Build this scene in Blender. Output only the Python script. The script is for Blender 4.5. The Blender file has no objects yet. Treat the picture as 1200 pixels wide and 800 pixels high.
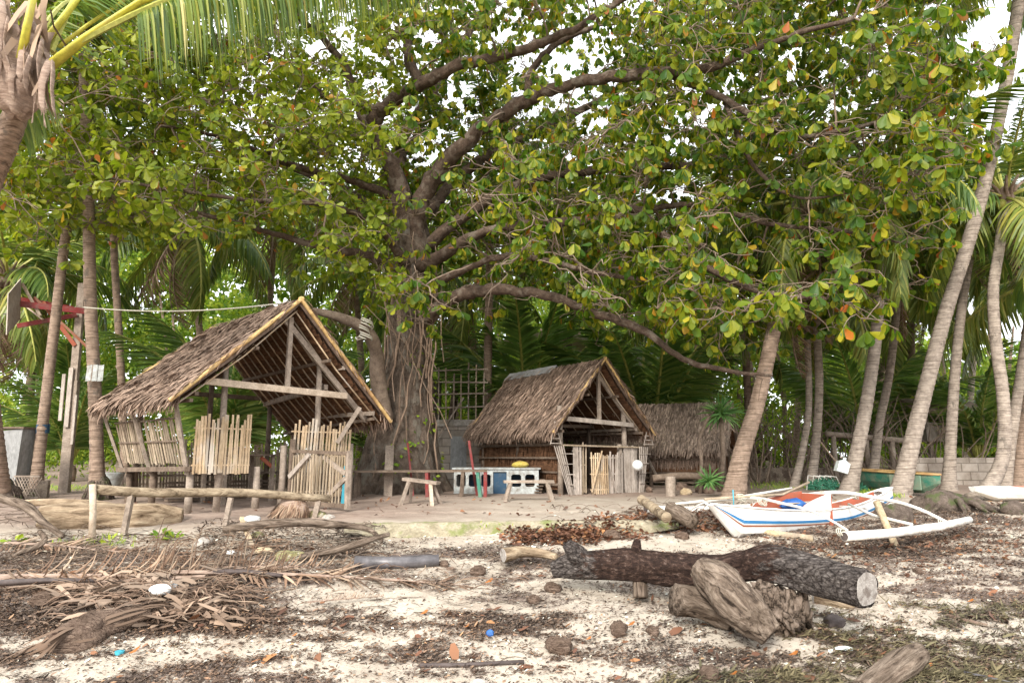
import bpy, math, random
import numpy as np
from mathutils import Vector, Matrix
R = math.radians
random.seed(7)
rng = np.random.default_rng(7)
scene = bpy.context.scene
C = scene.collection

# ---------------------------------------------------------------- camera, light, exposure
PITCH = math.atan(135 / 800.0)
CAM = Vector((0, 0, 1.7))
cam_data = bpy.data.cameras.new('camera')
cam_data.sensor_width = 36.0
cam_data.lens = 24.0
cam_data.clip_start = 0.1
cam_data.clip_end = 2000
cam = bpy.data.objects.new('camera', cam_data)
C.objects.link(cam)
cam.location = CAM
cam.rotation_euler = (math.pi / 2 + PITCH, 0, 0)
scene.camera = cam

SUN_EL, SUN_AZ = R(33), R(200)       # azimuth measured from +Y clockwise: behind the camera, a little to its left
world = bpy.data.worlds.new('World')
scene.world = world
world.use_nodes = True
wn, wl = world.node_tree.nodes, world.node_tree.links
for n in list(wn):
    wn.remove(n)
wout = wn.new('ShaderNodeOutputWorld')
wbg = wn.new('ShaderNodeBackground')
wbg.inputs['Strength'].default_value = 0.12
sky = wn.new('ShaderNodeTexSky')
sky.sky_type = 'NISHITA'
sky.sun_disc = False
sky.sun_elevation = SUN_EL
sky.sun_rotation = SUN_AZ
wtc = wn.new('ShaderNodeTexCoord')
wno = wn.new('ShaderNodeTexNoise')
wno.inputs['Scale'].default_value = 2.2
wno.inputs['Detail'].default_value = 4
wcr = wn.new('ShaderNodeValToRGB')
wcr.color_ramp.elements[0].position = 0.3
wcr.color_ramp.elements[0].color = (0.80, 0.84, 0.90, 1)
wcr.color_ramp.elements[1].position = 0.7
wcr.color_ramp.elements[1].color = (1.0, 1.0, 0.99, 1)
wmul = wn.new('ShaderNodeVectorMath')
wmul.operation = 'SCALE'
wmul.inputs['Scale'].default_value = 10.0      # luminance of the bright cloud deck
wmix = wn.new('ShaderNodeMix')
wmix.data_type = 'RGBA'
wmix.inputs[0].default_value = 0.88
wl.new(wtc.outputs['Generated'], wno.inputs['Vector'])
wl.new(wno.outputs['Fac'], wcr.inputs['Fac'])
wl.new(wcr.outputs['Color'], wmul.inputs[0])
wl.new(sky.outputs['Color'], wmix.inputs[6])
wl.new(wmul.outputs['Vector'], wmix.inputs[7])
wl.new(wmix.outputs[2], wbg.inputs['Color'])
wl.new(wbg.outputs['Background'], wout.inputs['Surface'])

sd = bpy.data.lights.new('sun', 'SUN')
sd.energy = 2.2
sd.angle = R(16)
sd.color = (1.0, 0.95, 0.87)
sun = bpy.data.objects.new('sun', sd)
C.objects.link(sun)
sdir = Vector((math.sin(SUN_AZ) * math.cos(SUN_EL), math.cos(SUN_AZ) * math.cos(SUN_EL), math.sin(SUN_EL)))
sun.rotation_euler = (-sdir).to_track_quat('-Z', 'Y').to_euler()
sun.location = (0, -5, 30)

scene.view_settings.view_transform = 'Standard'
scene.view_settings.look = 'None'
scene.view_settings.exposure = 1.28
scene.view_settings.gamma = 1.0
scene.render.engine = 'CYCLES'
scene.cycles.max_bounces = 10
scene.cycles.diffuse_bounces = 8
scene.cycles.transmission_bounces = 8
scene.cycles.caustics_reflective = False
scene.cycles.caustics_refractive = False

# ---------------------------------------------------------------- noise, terrain, pixel rays
def _hash(ix, iy, seed):
    h = (ix.astype(np.int64) * 374761393 + iy.astype(np.int64) * 668265263 + seed * 982451653) & 0xffffffff
    h = ((h ^ (h >> 13)) * 1274126177) & 0xffffffff
    return ((h ^ (h >> 16)) & 0xffff) / 65535.0

def vnoise(x, y, seed=0):
    x = np.asarray(x, float); y = np.asarray(y, float)
    ix, iy = np.floor(x), np.floor(y)
    fx, fy = x - ix, y - iy
    fx, fy = fx * fx * (3 - 2 * fx), fy * fy * (3 - 2 * fy)
    a, b = _hash(ix, iy, seed), _hash(ix + 1, iy, seed)
    c, d = _hash(ix, iy + 1, seed), _hash(ix + 1, iy + 1, seed)
    return (a * (1 - fx) + b * fx) * (1 - fy) + (c * (1 - fx) + d * fx) * fy

def fbm(x, y, seed=0, oct=4):
    s, a, t = 0, 0.5, 0
    for o in range(oct):
        s = s + a * vnoise(np.asarray(x) * 2 ** o, np.asarray(y) * 2 ** o, seed + o * 17)
        t += a
        a *= 0.5
    return s / t

def sstep(a, b, x):
    t = np.clip((np.asarray(x, float) - a) / (b - a), 0, 1)
    return t * t * (3 - 2 * t)

def ledge_y(x):
    return 9.15 + 0.16 * np.asarray(x, float)

def H(x, y):
    x = np.asarray(x, float); y = np.asarray(y, float)
    z = np.interp(y, [-300, -30, -5, 0, 5, 6.3, 7.5, 8.7, 10.0, 11.5, 14, 20, 34, 400],
                  [-6, -3, -0.6, -0.25, 0.05, 0.32, 0.52, 0.68, 0.88, 0.95, 0.97, 1.05, 1.6, 1.9])
    m = sstep(-2.15, -1.85, x) * (1 - sstep(2.0, 2.6, x))
    stp = sstep(0.02, 0.10, y - ledge_y(x))
    zl = np.where(y < 10.4, np.minimum(z, 0.70) * (1 - stp) + stp * (0.845 + 0.03 * (y - 9.2)), z)
    zl = np.where(y < 8.6, z, zl)
    z = z * (1 - m) + zl * m
    z = z + 0.03 * sstep(3, 7, x) * sstep(10.5, 14, y)
    near = 1 - sstep(9, 12, y)
    z = z + near * ((fbm(x * 1.1, y * 1.6, 3) - 0.5) * 0.07 + (fbm(x * 5, y * 7, 9, 3) - 0.5) * 0.025)
    z = z + (1 - near) * (fbm(x * 0.8, y * 0.8, 5, 3) - 0.5) * 0.05 * (1 - sstep(18, 22, y))
    return z

_GX0, _GY0, _GS = -24.0, 3.0, 0.04
_gx, _gy = np.arange(_GX0, 24.0, _GS), np.arange(_GY0, 26.0, _GS)
_G = H(*np.meshgrid(_gx, _gy))

def Hg(x, y):
    fx = np.clip((np.asarray(x, float) - _GX0) / _GS, 0, len(_gx) - 2)
    fy = np.clip((np.asarray(y, float) - _GY0) / _GS, 0, len(_gy) - 2)
    ix, iy = fx.astype(int), fy.astype(int)
    u, v = fx - ix, fy - iy
    return (_G[iy, ix] * (1 - u) + _G[iy, ix + 1] * u) * (1 - v) + (_G[iy + 1, ix] * (1 - u) + _G[iy + 1, ix + 1] * u) * v

def hz(x, y):
    return float(Hg(x, y)) if -23 < x < 23 and 3.1 < y < 25.5 else float(H(x, y))

_cp, _sp = math.cos(PITCH), math.sin(PITCH)
def ray(px, py):
    u, v = (px - 600) / 800.0, (400 - py) / 800.0
    return Vector((u, _cp - v * _sp, _sp + v * _cp))

def at(px, py, Y):
    d = ray(px, py)
    return CAM + d * (Y / d.y)

_T = np.arange(3.2, 25, 0.01)
def gnd(px, py, lift=0.0):
    d = ray(px, py)
    t = _T / d.y
    xs, ys, zs = d.x * t, d.y * t, CAM.z + d.z * t
    k = np.nonzero(zs <= Hg(xs, ys) + lift)[0]
    i = int(k[0]) if len(k) else len(_T) - 1
    return Vector((xs[i], ys[i], zs[i]))

def on(x, y, dz=0.0):
    return Vector((x, y, hz(x, y) + dz))

# ---------------------------------------------------------------- materials
def new_mat(name):
    m = bpy.data.materials.new(name)
    m.use_nodes = True
    nt = m.node_tree
    for n in list(nt.nodes):
        nt.nodes.remove(n)
    out = nt.nodes.new('ShaderNodeOutputMaterial')
    return m, nt, out

def ramp(nt, stops, interp='LINEAR'):
    r = nt.nodes.new('ShaderNodeValToRGB')
    r.color_ramp.interpolation = interp
    e = r.color_ramp.elements
    e[0].position, e[0].color = stops[0][0], (*stops[0][1], 1)
    e[1].position, e[1].color = stops[-1][0], (*stops[-1][1], 1)
    for p, c in stops[1:-1]:
        n = e.new(p)
        n.color = (*c, 1)
    return r

def noise(nt, vec, scale, detail=5, rough=0.6, dist=0.0):
    n = nt.nodes.new('ShaderNodeTexNoise')
    n.inputs['Scale'].default_value = scale
    n.inputs['Detail'].default_value = detail
    n.inputs['Roughness'].default_value = rough
    n.inputs['Distortion'].default_value = dist
    nt.links.new(vec, n.inputs['Vector'])
    return n

def mapped(nt, scale=(1, 1, 1), coord='Object'):
    tc = nt.nodes.new('ShaderNodeTexCoord')
    mp = nt.nodes.new('ShaderNodeMapping')
    mp.inputs['Scale'].default_value = scale
    nt.links.new(tc.outputs[coord], mp.inputs['Vector'])
    return mp.outputs['Vector']

def mixc(nt, fac, a, b, mode='MIX'):
    m = nt.nodes.new('ShaderNodeMix')
    m.data_type = 'RGBA'
    m.blend_type = mode
    for sock, val in ((0, fac), (6, a), (7, b)):
        if isinstance(val, (int, float)):
            m.inputs[sock].default_value = val
        elif isinstance(val, tuple):
            m.inputs[sock].default_value = (*val, 1)
        else:
            nt.links.new(val, m.inputs[sock])
    return m.outputs[2]

def bump(nt, h, strength, dist=0.02, normal=None):
    b = nt.nodes.new('ShaderNodeBump')
    b.inputs['Strength'].default_value = strength
    b.inputs['Distance'].default_value = dist
    nt.links.new(h, b.inputs['Height'])
    if normal:
        nt.links.new(normal, b.inputs['Normal'])
    return b.outputs['Normal']

def bsdf(nt, out, col, rough=0.8, normal=None, spec=0.3):
    b = nt.nodes.new('ShaderNodeBsdfPrincipled')
    if isinstance(col, tuple):
        b.inputs['Base Color'].default_value = (*col, 1)
    else:
        nt.links.new(col, b.inputs['Base Color'])
    b.inputs['Roughness'].default_value = rough
    b.inputs['Specular IOR Level'].default_value = spec
    if normal:
        nt.links.new(normal, b.inputs['Normal'])
    nt.links.new(b.outputs['BSDF'], out.inputs['Surface'])
    return b

def worn(name, c1, c2, scale=(6, 6, 6), c3=None, bumpy=0.5, rough=0.85, spec=0.25, dist=0.015, island=0.0, fine=30):
    """Weathered surface: two scales of noise between colours c1 and c2, blotches of c3, bump."""
    m, nt, out = new_mat(name)
    v = mapped(nt, scale)
    n1 = noise(nt, v, 1.0, 6, 0.65, 0.3)
    n2 = noise(nt, v, fine / 6.0, 4, 0.7)
    r = ramp(nt, [(0.3, c1), (0.7, c2)])
    nt.links.new(n1.outputs['Fac'], r.inputs['Fac'])
    r2 = ramp(nt, [(0.3, (0.62, 0.62, 0.62)), (0.65, (1.15, 1.15, 1.15))])
    nt.links.new(n2.outputs['Fac'], r2.inputs['Fac'])
    col = mixc(nt, 0.8, r.outputs['Color'], r2.outputs['Color'], 'MULTIPLY')
    if c3:
        v3 = mapped(nt, tuple(s * 0.45 for s in scale))
        n3 = noise(nt, v3, 1.3, 4, 0.6)
        r3 = ramp(nt, [(0.52, (0, 0, 0)), (0.63, (1, 1, 1))])
        nt.links.new(n3.outputs['Fac'], r3.inputs['Fac'])
        col = mixc(nt, r3.outputs['Color'], col, c3)
    if island:
        g = nt.nodes.new('ShaderNodeNewGeometry')
        ri = ramp(nt, [(0, (1 - island,) * 3), (1, (1 + island * 0.6,) * 3)])
        nt.links.new(g.outputs['Random Per Island'], ri.inputs['Fac'])
        col = mixc(nt, 1.0, col, ri.outputs['Color'], 'MULTIPLY')
    add = nt.nodes.new('ShaderNodeMath')
    add.operation = 'ADD'
    nt.links.new(n1.outputs['Fac'], add.inputs[0])
    nt.links.new(n2.outputs['Fac'], add.inputs[1])
    nrm = bump(nt, add.outputs[0], bumpy, dist)
    bsdf(nt, out, col, rough, nrm, spec)
    return m

def leafy(name, stops, rough=0.45, trans=0.35, tint=(1.0, 1.0, 0.6), spec=0.4):
    """Leaves: one colour per leaf (mesh island), light passing through."""
    m, nt, out = new_mat(name)
    g = nt.nodes.new('ShaderNodeNewGeometry')
    r = ramp(nt, stops)
    nt.links.new(g.outputs['Random Per Island'], r.inputs['Fac'])
    v = mapped(nt, (1, 1, 1))
    n = noise(nt, v, 1.1, 3, 0.5)
    r2 = ramp(nt, [(0.3, (0.75, 0.8, 0.8)), (0.7, (1.2, 1.12, 1.0))])
    nt.links.new(n.outputs['Fac'], r2.inputs['Fac'])
    col = mixc(nt, 1.0, r.outputs['Color'], r2.outputs['Color'], 'MULTIPLY')
    b = nt.nodes.new('ShaderNodeBsdfPrincipled')
    nt.links.new(col, b.inputs['Base Color'])
    b.inputs['Roughness'].default_value = rough
    b.inputs['Specular IOR Level'].default_value = spec
    t = nt.nodes.new('ShaderNodeBsdfTranslucent')
    tc = mixc(nt, 1.0, col, tint, 'MULTIPLY')
    nt.links.new(tc, t.inputs['Color'])
    mx = nt.nodes.new('ShaderNodeMixShader')
    mx.inputs[0].default_value = trans
    nt.links.new(b.outputs['BSDF'], mx.inputs[1])
    nt.links.new(t.outputs['BSDF'], mx.inputs[2])
    nt.links.new(mx.outputs[0], out.inputs['Surface'])
    return m

def palm_bark(name, c1, c2, ring=16.0, c3=(0.10, 0.085, 0.07)):
    m, nt, out = new_mat(name)
    v = mapped(nt, (1, 1, 1))
    n1 = noise(nt, v, 9, 5, 0.65)
    vz = mapped(nt, (3, 3, 60))
    n2 = noise(nt, vz, 1.0, 4, 0.7, 0.4)
    r = ramp(nt, [(0.3, c1), (0.68, c2)])
    nt.links.new(n1.outputs['Fac'], r.inputs['Fac'])
    r2 = ramp(nt, [(0.36, (0.32, 0.28, 0.25)), (0.50, (0.95, 0.95, 0.95)), (0.75, (1.3, 1.28, 1.25))])
    nt.links.new(n2.outputs['Fac'], r2.inputs['Fac'])
    col = mixc(nt, 0.85, r.outputs['Color'], r2.outputs['Color'], 'MULTIPLY')
    v3 = mapped(nt, (5, 5, 3))
    n3 = noise(nt, v3, 1.0, 4, 0.7)
    r3 = ramp(nt, [(0.58, (0, 0, 0)), (0.68, (0.8, 0.8, 0.8))])
    nt.links.new(n3.outputs['Fac'], r3.inputs['Fac'])
    col = mixc(nt, r3.outputs['Color'], col, c3)
    nrm = bump(nt, n2.outputs['Fac'], 0.7, 0.02)
    nrm = bump(nt, n1.outputs['Fac'], 0.5, 0.02, nrm)
    bsdf(nt, out, col, 0.9, nrm, 0.2)
    return m

def paint(name, col, dirt=(0.35, 0.3, 0.24), amount=0.35, rough=0.5, scale=4.0):
    m, nt, out = new_mat(name)
    v = mapped(nt, (scale, scale, scale))
    n = noise(nt, v, 1.0, 7, 0.72, 0.2)
    r = ramp(nt, [(0.62 - amount * 0.35, (0, 0, 0)), (0.80 - amount * 0.2, (0.85, 0.85, 0.85))])
    nt.links.new(n.outputs['Fac'], r.inputs['Fac'])
    c = mixc(nt, r.outputs['Color'], col, dirt)
    n2 = noise(nt, v, 12, 3, 0.6)
    nrm = bump(nt, n2.outputs['Fac'], 0.15, 0.01)
    bsdf(nt, out, c, rough, nrm, 0.35)
    return m

M = {}
M['bark'] = worn('sea_almond_bark', (0.085, 0.06, 0.045), (0.31, 0.235, 0.18), (9, 9, 6.0), (0.27, 0.235, 0.19), 1.0, 0.95, 0.15, 0.09)
M['limb'] = worn('limb_bark', (0.06, 0.04, 0.03), (0.18, 0.125, 0.092), (9, 9, 9), (0.20, 0.16, 0.125), 1.0, 0.95, 0.15, 0.04)
M['twig'] = worn('pale_twig', (0.12, 0.085, 0.062), (0.29, 0.22, 0.165), (7, 7, 7), None, 0.4)
M['vine'] = worn('dry_vine', (0.19, 0.125, 0.085), (0.36, 0.26, 0.19), (7, 7, 7), None, 0.4)
M['palm_tan'] = palm_bark('palm_bark_tan', (0.19, 0.135, 0.10), (0.36, 0.265, 0.20))
M['palm_grey'] = palm_bark('palm_bark_grey', (0.21, 0.17, 0.14), (0.41, 0.345, 0.285))
M['palm_dark'] = palm_bark('palm_bark_dark', (0.13, 0.09, 0.07), (0.26, 0.185, 0.14))
M['root'] = worn('palm_root_mat', (0.10, 0.075, 0.06), (0.27, 0.21, 0.17), (10, 10, 10), (0.12, 0.14, 0.06), 1.0, 0.95, 0.1, 0.05)
M['leaf_main'] = leafy('sea_almond_leaf', [(0.0, (0.055, 0.14, 0.014)), (0.36, (0.135, 0.225, 0.018)), (0.68, (0.26, 0.315, 0.022)),
                       (0.93, (0.44, 0.43, 0.035)), (0.968, (0.56, 0.50, 0.06)), (0.983, (0.52, 0.32, 0.035)), (0.994, (0.55, 0.13, 0.03)), (1.0, (0.35, 0.17, 0.06))], trans=.6)
M['leaf_small'] = leafy('light_leaf', [(0.0, (0.10, 0.165, 0.012)), (0.5, (0.24, 0.31, 0.018)), (0.96, (0.42, 0.45, 0.05)), (0.988, (0.5, 0.25, 0.04)), (1.0, (0.5, 0.15, 0.05))], trans=.55)
M['forest'] = leafy('forest_leaf', [(0.0, (0.08, 0.17, 0.02)), (0.5, (0.20, 0.32, 0.04)), (1.0, (0.42, 0.48, 0.07))], 0.6, 0.55)
M['bush'] = leafy('bush_leaf', [(0.0, (0.09, 0.19, 0.02)), (0.5, (0.24, 0.37, 0.03)), (1.0, (0.45, 0.52, 0.07))], 0.6, 0.4)
M['frond'] = leafy('coconut_leaflet', [(0.0, (0.07, 0.14, 0.03)), (0.6, (0.17, 0.26, 0.05)), (1.0, (0.36, 0.40, 0.09))], 0.38, 0.4, (1, 1, 0.6), 0.5)
M['frond_yellow'] = leafy('yellow_leaflet', [(0.0, (0.10, 0.155, 0.03)), (0.6, (0.21, 0.27, 0.05)), (1.0, (0.40, 0.38, 0.10))], 0.4, 0.35)
M['frond_dry'] = leafy('dry_leaflet', [(0.0, (0.14, 0.085, 0.06)), (0.6, (0.27, 0.18, 0.13)), (1.0, (0.44, 0.34, 0.26))], 0.8, 0.15, (1, 1, 1), 0.2)
M['rachis'] = worn('frond_rib', (0.28, 0.30, 0.06), (0.46, 0.44, 0.12), (4, 4, 4), None, 0.1, 0.5)
M['petiole'] = worn('yellow_petiole', (0.44, 0.40, 0.04), (0.62, 0.56, 0.08), (3, 3, 3), (0.42, 0.36, 0.08), 0.1, 0.45, 0.4)
M['fibre'] = worn('palm_fibre', (0.20, 0.13, 0.095), (0.44, 0.33, 0.26), (3, 3, 14), None, 0.8, 0.95)
M['coconut'] = worn('green_coconut', (0.18, 0.20, 0.03), (0.36, 0.32, 0.06), (5, 5, 5), None, 0.1, 0.5)
M['husk'] = worn('dry_husk', (0.13, 0.085, 0.062), (0.34, 0.245, 0.185), (12, 12, 12), None, 0.9, 0.95, 0.1, 0.03)
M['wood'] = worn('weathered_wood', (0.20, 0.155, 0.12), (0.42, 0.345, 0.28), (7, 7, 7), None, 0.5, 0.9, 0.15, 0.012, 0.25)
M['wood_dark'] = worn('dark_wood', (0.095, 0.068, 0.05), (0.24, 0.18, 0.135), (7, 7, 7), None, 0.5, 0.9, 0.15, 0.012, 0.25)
M['wood_pale'] = worn('pale_wood', (0.38, 0.29, 0.21), (0.60, 0.49, 0.38), (7, 7, 7), None, 0.3, 0.85, 0.2, 0.01, 0.2)
M['bamboo'] = worn('yellow_bamboo', (0.52, 0.33, 0.13), (0.72, 0.50, 0.22), (2, 2, 2), (0.42, 0.25, 0.11), 0.15, 0.5, 0.4)
M['picket'] = worn('bamboo_picket', (0.42, 0.28, 0.155), (0.68, 0.53, 0.36), (5, 5, 2), (0.52, 0.45, 0.37), 0.2, 0.7, 0.3, 0.01, 0.3)
M['picket_old'] = worn('old_bamboo_slat', (0.24, 0.18, 0.12), (0.46, 0.37, 0.27), (5, 5, 2), None, 0.3, 0.85, 0.2, 0.01, 0.35)
M['slat_grey'] = worn('grey_bamboo_slat', (0.30, 0.25, 0.21), (0.52, 0.45, 0.39), (5, 5, 2), None, 0.3, 0.85, 0.2, 0.01, 0.3)
M['thatch'] = worn('nipa_thatch', (0.20, 0.135, 0.098), (0.38, 0.275, 0.21), (5, 5, 5), None, 0.4, 0.95, 0.1, 0.01, 0.5)
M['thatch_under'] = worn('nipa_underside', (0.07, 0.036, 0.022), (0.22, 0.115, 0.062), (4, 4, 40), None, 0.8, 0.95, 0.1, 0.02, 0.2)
M['thatch_grey'] = worn('grey_thatch', (0.24, 0.175, 0.135), (0.46, 0.355, 0.28), (5, 5, 5), None, 0.4, 0.95, 0.1, 0.01, 0.5)
M['red'] = paint('red_paint', (0.21, 0.022, 0.02), (0.16, 0.10, 0.08), 0.45, 0.5, 9)
M['orange_wood'] = paint('faded_red_paint', (0.26, 0.09, 0.045), (0.25, 0.17, 0.12), 0.5, 0.7, 9)
M['green_paint'] = paint('green_paint', (0.045, 0.19, 0.13), (0.30, 0.28, 0.20), 0.55, 0.6, 5)
M['green_pale'] = paint('pale_green_paint', (0.22, 0.33, 0.24), (0.33, 0.30, 0.22), 0.5, 0.6, 5)
M['white'] = paint('white_paint', (0.80, 0.79, 0.75), (0.50, 0.45, 0.38), 0.22, 0.45, 5)
M['hull'] = paint('hull_white_paint', (0.80, 0.79, 0.755), (0.56, 0.50, 0.42), 0.30, 0.35, 3)
M['white_old'] = paint('old_white_paint', (0.50, 0.54, 0.53), (0.16, 0.13, 0.10), 0.75, 0.6, 7)
M['white_pole'] = paint('painted_bamboo', (0.80, 0.77, 0.71), (0.36, 0.28, 0.21), 0.42, 0.6, 8)
M['blue_stripe'] = paint('blue_stripe_paint', (0.03, 0.17, 0.37), (0.2, 0.3, 0.4), 0.2, 0.4, 8)
M['brown_stripe'] = paint('brown_stripe_paint', (0.30, 0.10, 0.05), (0.3, 0.2, 0.14), 0.2, 0.4, 8)
M['red_brown'] = paint('red_brown_paint', (0.36, 0.095, 0.05), (0.20, 0.11, 0.07), 0.4, 0.6, 6)
M['blue_cloth'] = worn('blue_tarp', (0.015, 0.07, 0.26), (0.04, 0.16, 0.42), (6, 6, 6), None, 0.5, 0.5, 0.4)
M['blue_door'] = paint('blue_door_paint', (0.02, 0.06, 0.11), (0.10, 0.11, 0.11), 0.4, 0.6, 6)
M['teal'] = paint('teal_board_paint', (0.05, 0.33, 0.42), (0.1, 0.2, 0.2), 0.3, 0.6, 6)
M['yellow'] = worn('yellow_cloth', (0.42, 0.30, 0.05), (0.62, 0.50, 0.14), (8, 8, 8), None, 0.4, 0.8)
M['concrete'] = worn('concrete', (0.24, 0.215, 0.185), (0.44, 0.40, 0.355), (4, 4, 4), (0.24, 0.20, 0.15), 0.5, 0.95, 0.1, 0.02)
def grain(name, dark, mid, light, along=2.0, across=22.0, bumpy=1.0, patch=None):
    """split, sun-bleached wood: streaks and dark cracks along the local X axis"""
    m, nt, out = new_mat(name)
    n1 = noise(nt, mapped(nt, (along, across, across)), 1.0, 8, 0.72, 0.6)
    n2 = noise(nt, mapped(nt, (5, 7, 7)), 1.0, 4, 0.6)
    r = ramp(nt, [(.36, dark), (.47, mid), (.68, light)])
    nt.links.new(n1.outputs['Fac'], r.inputs['Fac'])
    r2 = ramp(nt, [(.3, (.6, .56, .52)), (.65, (1.15, 1.12, 1.1))]); nt.links.new(n2.outputs['Fac'], r2.inputs['Fac'])
    col = mixc(nt, .9, r.outputs['Color'], r2.outputs['Color'], 'MULTIPLY')
    bsdf(nt, out, col, .95, bump(nt, n1.outputs['Fac'], bumpy, .06, bump(nt, n2.outputs['Fac'], .6, .05)), .1)
    return m
M['drift_grain'] = grain('split_driftwood', (.035, .026, .02), (.17, .13, .10), (.42, .345, .275))
M['pale_grain'] = grain('bleached_driftwood', (.12, .085, .055), (.33, .25, .17), (.55, .45, .32), 2, 12)
M['fibre_streak'] = grain('coconut_husk_fibre', (.07, .045, .034), (.21, .15, .115), (.38, .285, .22), 5, 60, 1.0)
M['sheet_metal'] = worn('grey_sheet', (0.22, 0.22, 0.215), (0.38, 0.38, 0.37), (4, 4, 2), None, 0.2, 0.7, 0.3)
M['roof_sheet'] = worn('tan_roof_sheet', (0.36, 0.29, 0.22), (0.56, 0.48, 0.38), (3, 3, 3), None, 0.2, 0.7, 0.3)
M['ridge_sheet'] = worn('ridge_felt', (0.20, 0.20, 0.20), (0.34, 0.33, 0.32), (5, 5, 5), None, 0.4, 0.7, 0.3)
M['styro'] = worn('white_foam', (0.74, 0.76, 0.74), (0.86, 0.88, 0.86), (8, 8, 8), None, 0.2, 0.7, 0.2)
M['plastic_white'] = worn('white_plastic', (0.60, 0.66, 0.64), (0.78, 0.82, 0.80), (6, 6, 6), None, 0.1, 0.35, 0.4)
M['net'] = leafy('green_net', [(0, (0.03, 0.17, 0.11)), (1, (0.08, 0.30, 0.20))], 0.7, 0.2)
M['pipe'] = worn('dark_pipe', (0.055, 0.05, 0.052), (0.19, 0.175, 0.18), (3, 3, 3), None, 0.2, 0.4, 0.5)
M['char'] = worn('dark_spathe', (0.05, 0.038, 0.034), (0.13, 0.10, 0.09), (3, 3, 3), None, 0.3, 0.6, 0.3)
M['orange_leaf'] = leafy('orange_leaf', [(0, (0.26, 0.085, 0.03)), (1, (0.46, 0.18, 0.04))], 0.6, 0.2)
M['drift'] = worn('driftwood', (0.17, 0.13, 0.10), (0.42, 0.345, 0.27), (9, 9, 9), (0.15, 0.11, 0.085), 1.0, 0.95, 0.1, 0.04)
M['drift_pale'] = worn('pale_driftwood', (0.40, 0.29, 0.17), (0.66, 0.54, 0.37), (5, 5, 5), (0.30, 0.24, 0.18), 0.8, 0.9, 0.15, 0.03)
M['cut'] = worn('sawn_wood', (0.26, 0.23, 0.205), (0.50, 0.46, 0.42), (16, 16, 16), (0.17, 0.14, 0.12), 0.8, 0.9)
M['stone'] = worn('pale_stone', (0.32, 0.28, 0.24), (0.55, 0.50, 0.44), (6, 6, 6), None, 0.7, 0.95)
M['moss_stone'] = worn('mossy_stone', (0.24, 0.22, 0.09), (0.50, 0.47, 0.24), (14, 14, 14), (0.52, 0.46, 0.36), 0.9, 0.95, 0.1, 0.04)
M['ledge'] = worn('mossy_ledge_mat', (0.23, 0.195, 0.125), (0.46, 0.405, 0.30), (5, 5, 8), (0.20, 0.215, 0.085), 0.8, 0.95, 0.1, 0.03)
M['rope'] = worn('pale_rope', (0.45, 0.42, 0.34), (0.66, 0.62, 0.52), (30, 30, 30), None, 0.5, 0.9)
M['spiky'] = leafy('pandanus_leaf', [(0, (0.07, 0.19, 0.06)), (1, (0.24, 0.42, 0.14))], 0.4, 0.25)
M['litter'] = leafy('seaweed_flake', [(0.0, (0.038, 0.028, 0.024)), (0.5, (0.10, 0.07, 0.055)), (0.85, (0.20, 0.14, 0.105)), (0.97, (0.28, 0.18, 0.13)), (1.0, (0.45, 0.28, 0.16))], 0.85, 0.08, (1, 1, 1), 0.2)
M['olive_weed'] = leafy('olive_seaweed', [(0, (0.06, 0.052, 0.03)), (1, (0.20, 0.17, 0.10))], 0.85, 0.08, (1, 1, 1), 0.2)
M['red_leaf'] = leafy('fallen_red_leaf', [(0, (0.08, 0.042, 0.03)), (0.6, (0.17, 0.078, 0.048)), (0.92, (0.27, 0.13, 0.07)), (1, (0.40, 0.20, 0.09))], 0.7, 0.1, (1, 1, 1), 0.3)
M['chips'] = leafy('pale_chip', [(0, (0.5, 0.46, 0.38)), (1, (0.78, 0.76, 0.70))], 0.7, 0.05, (1, 1, 1), 0.3)

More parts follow.
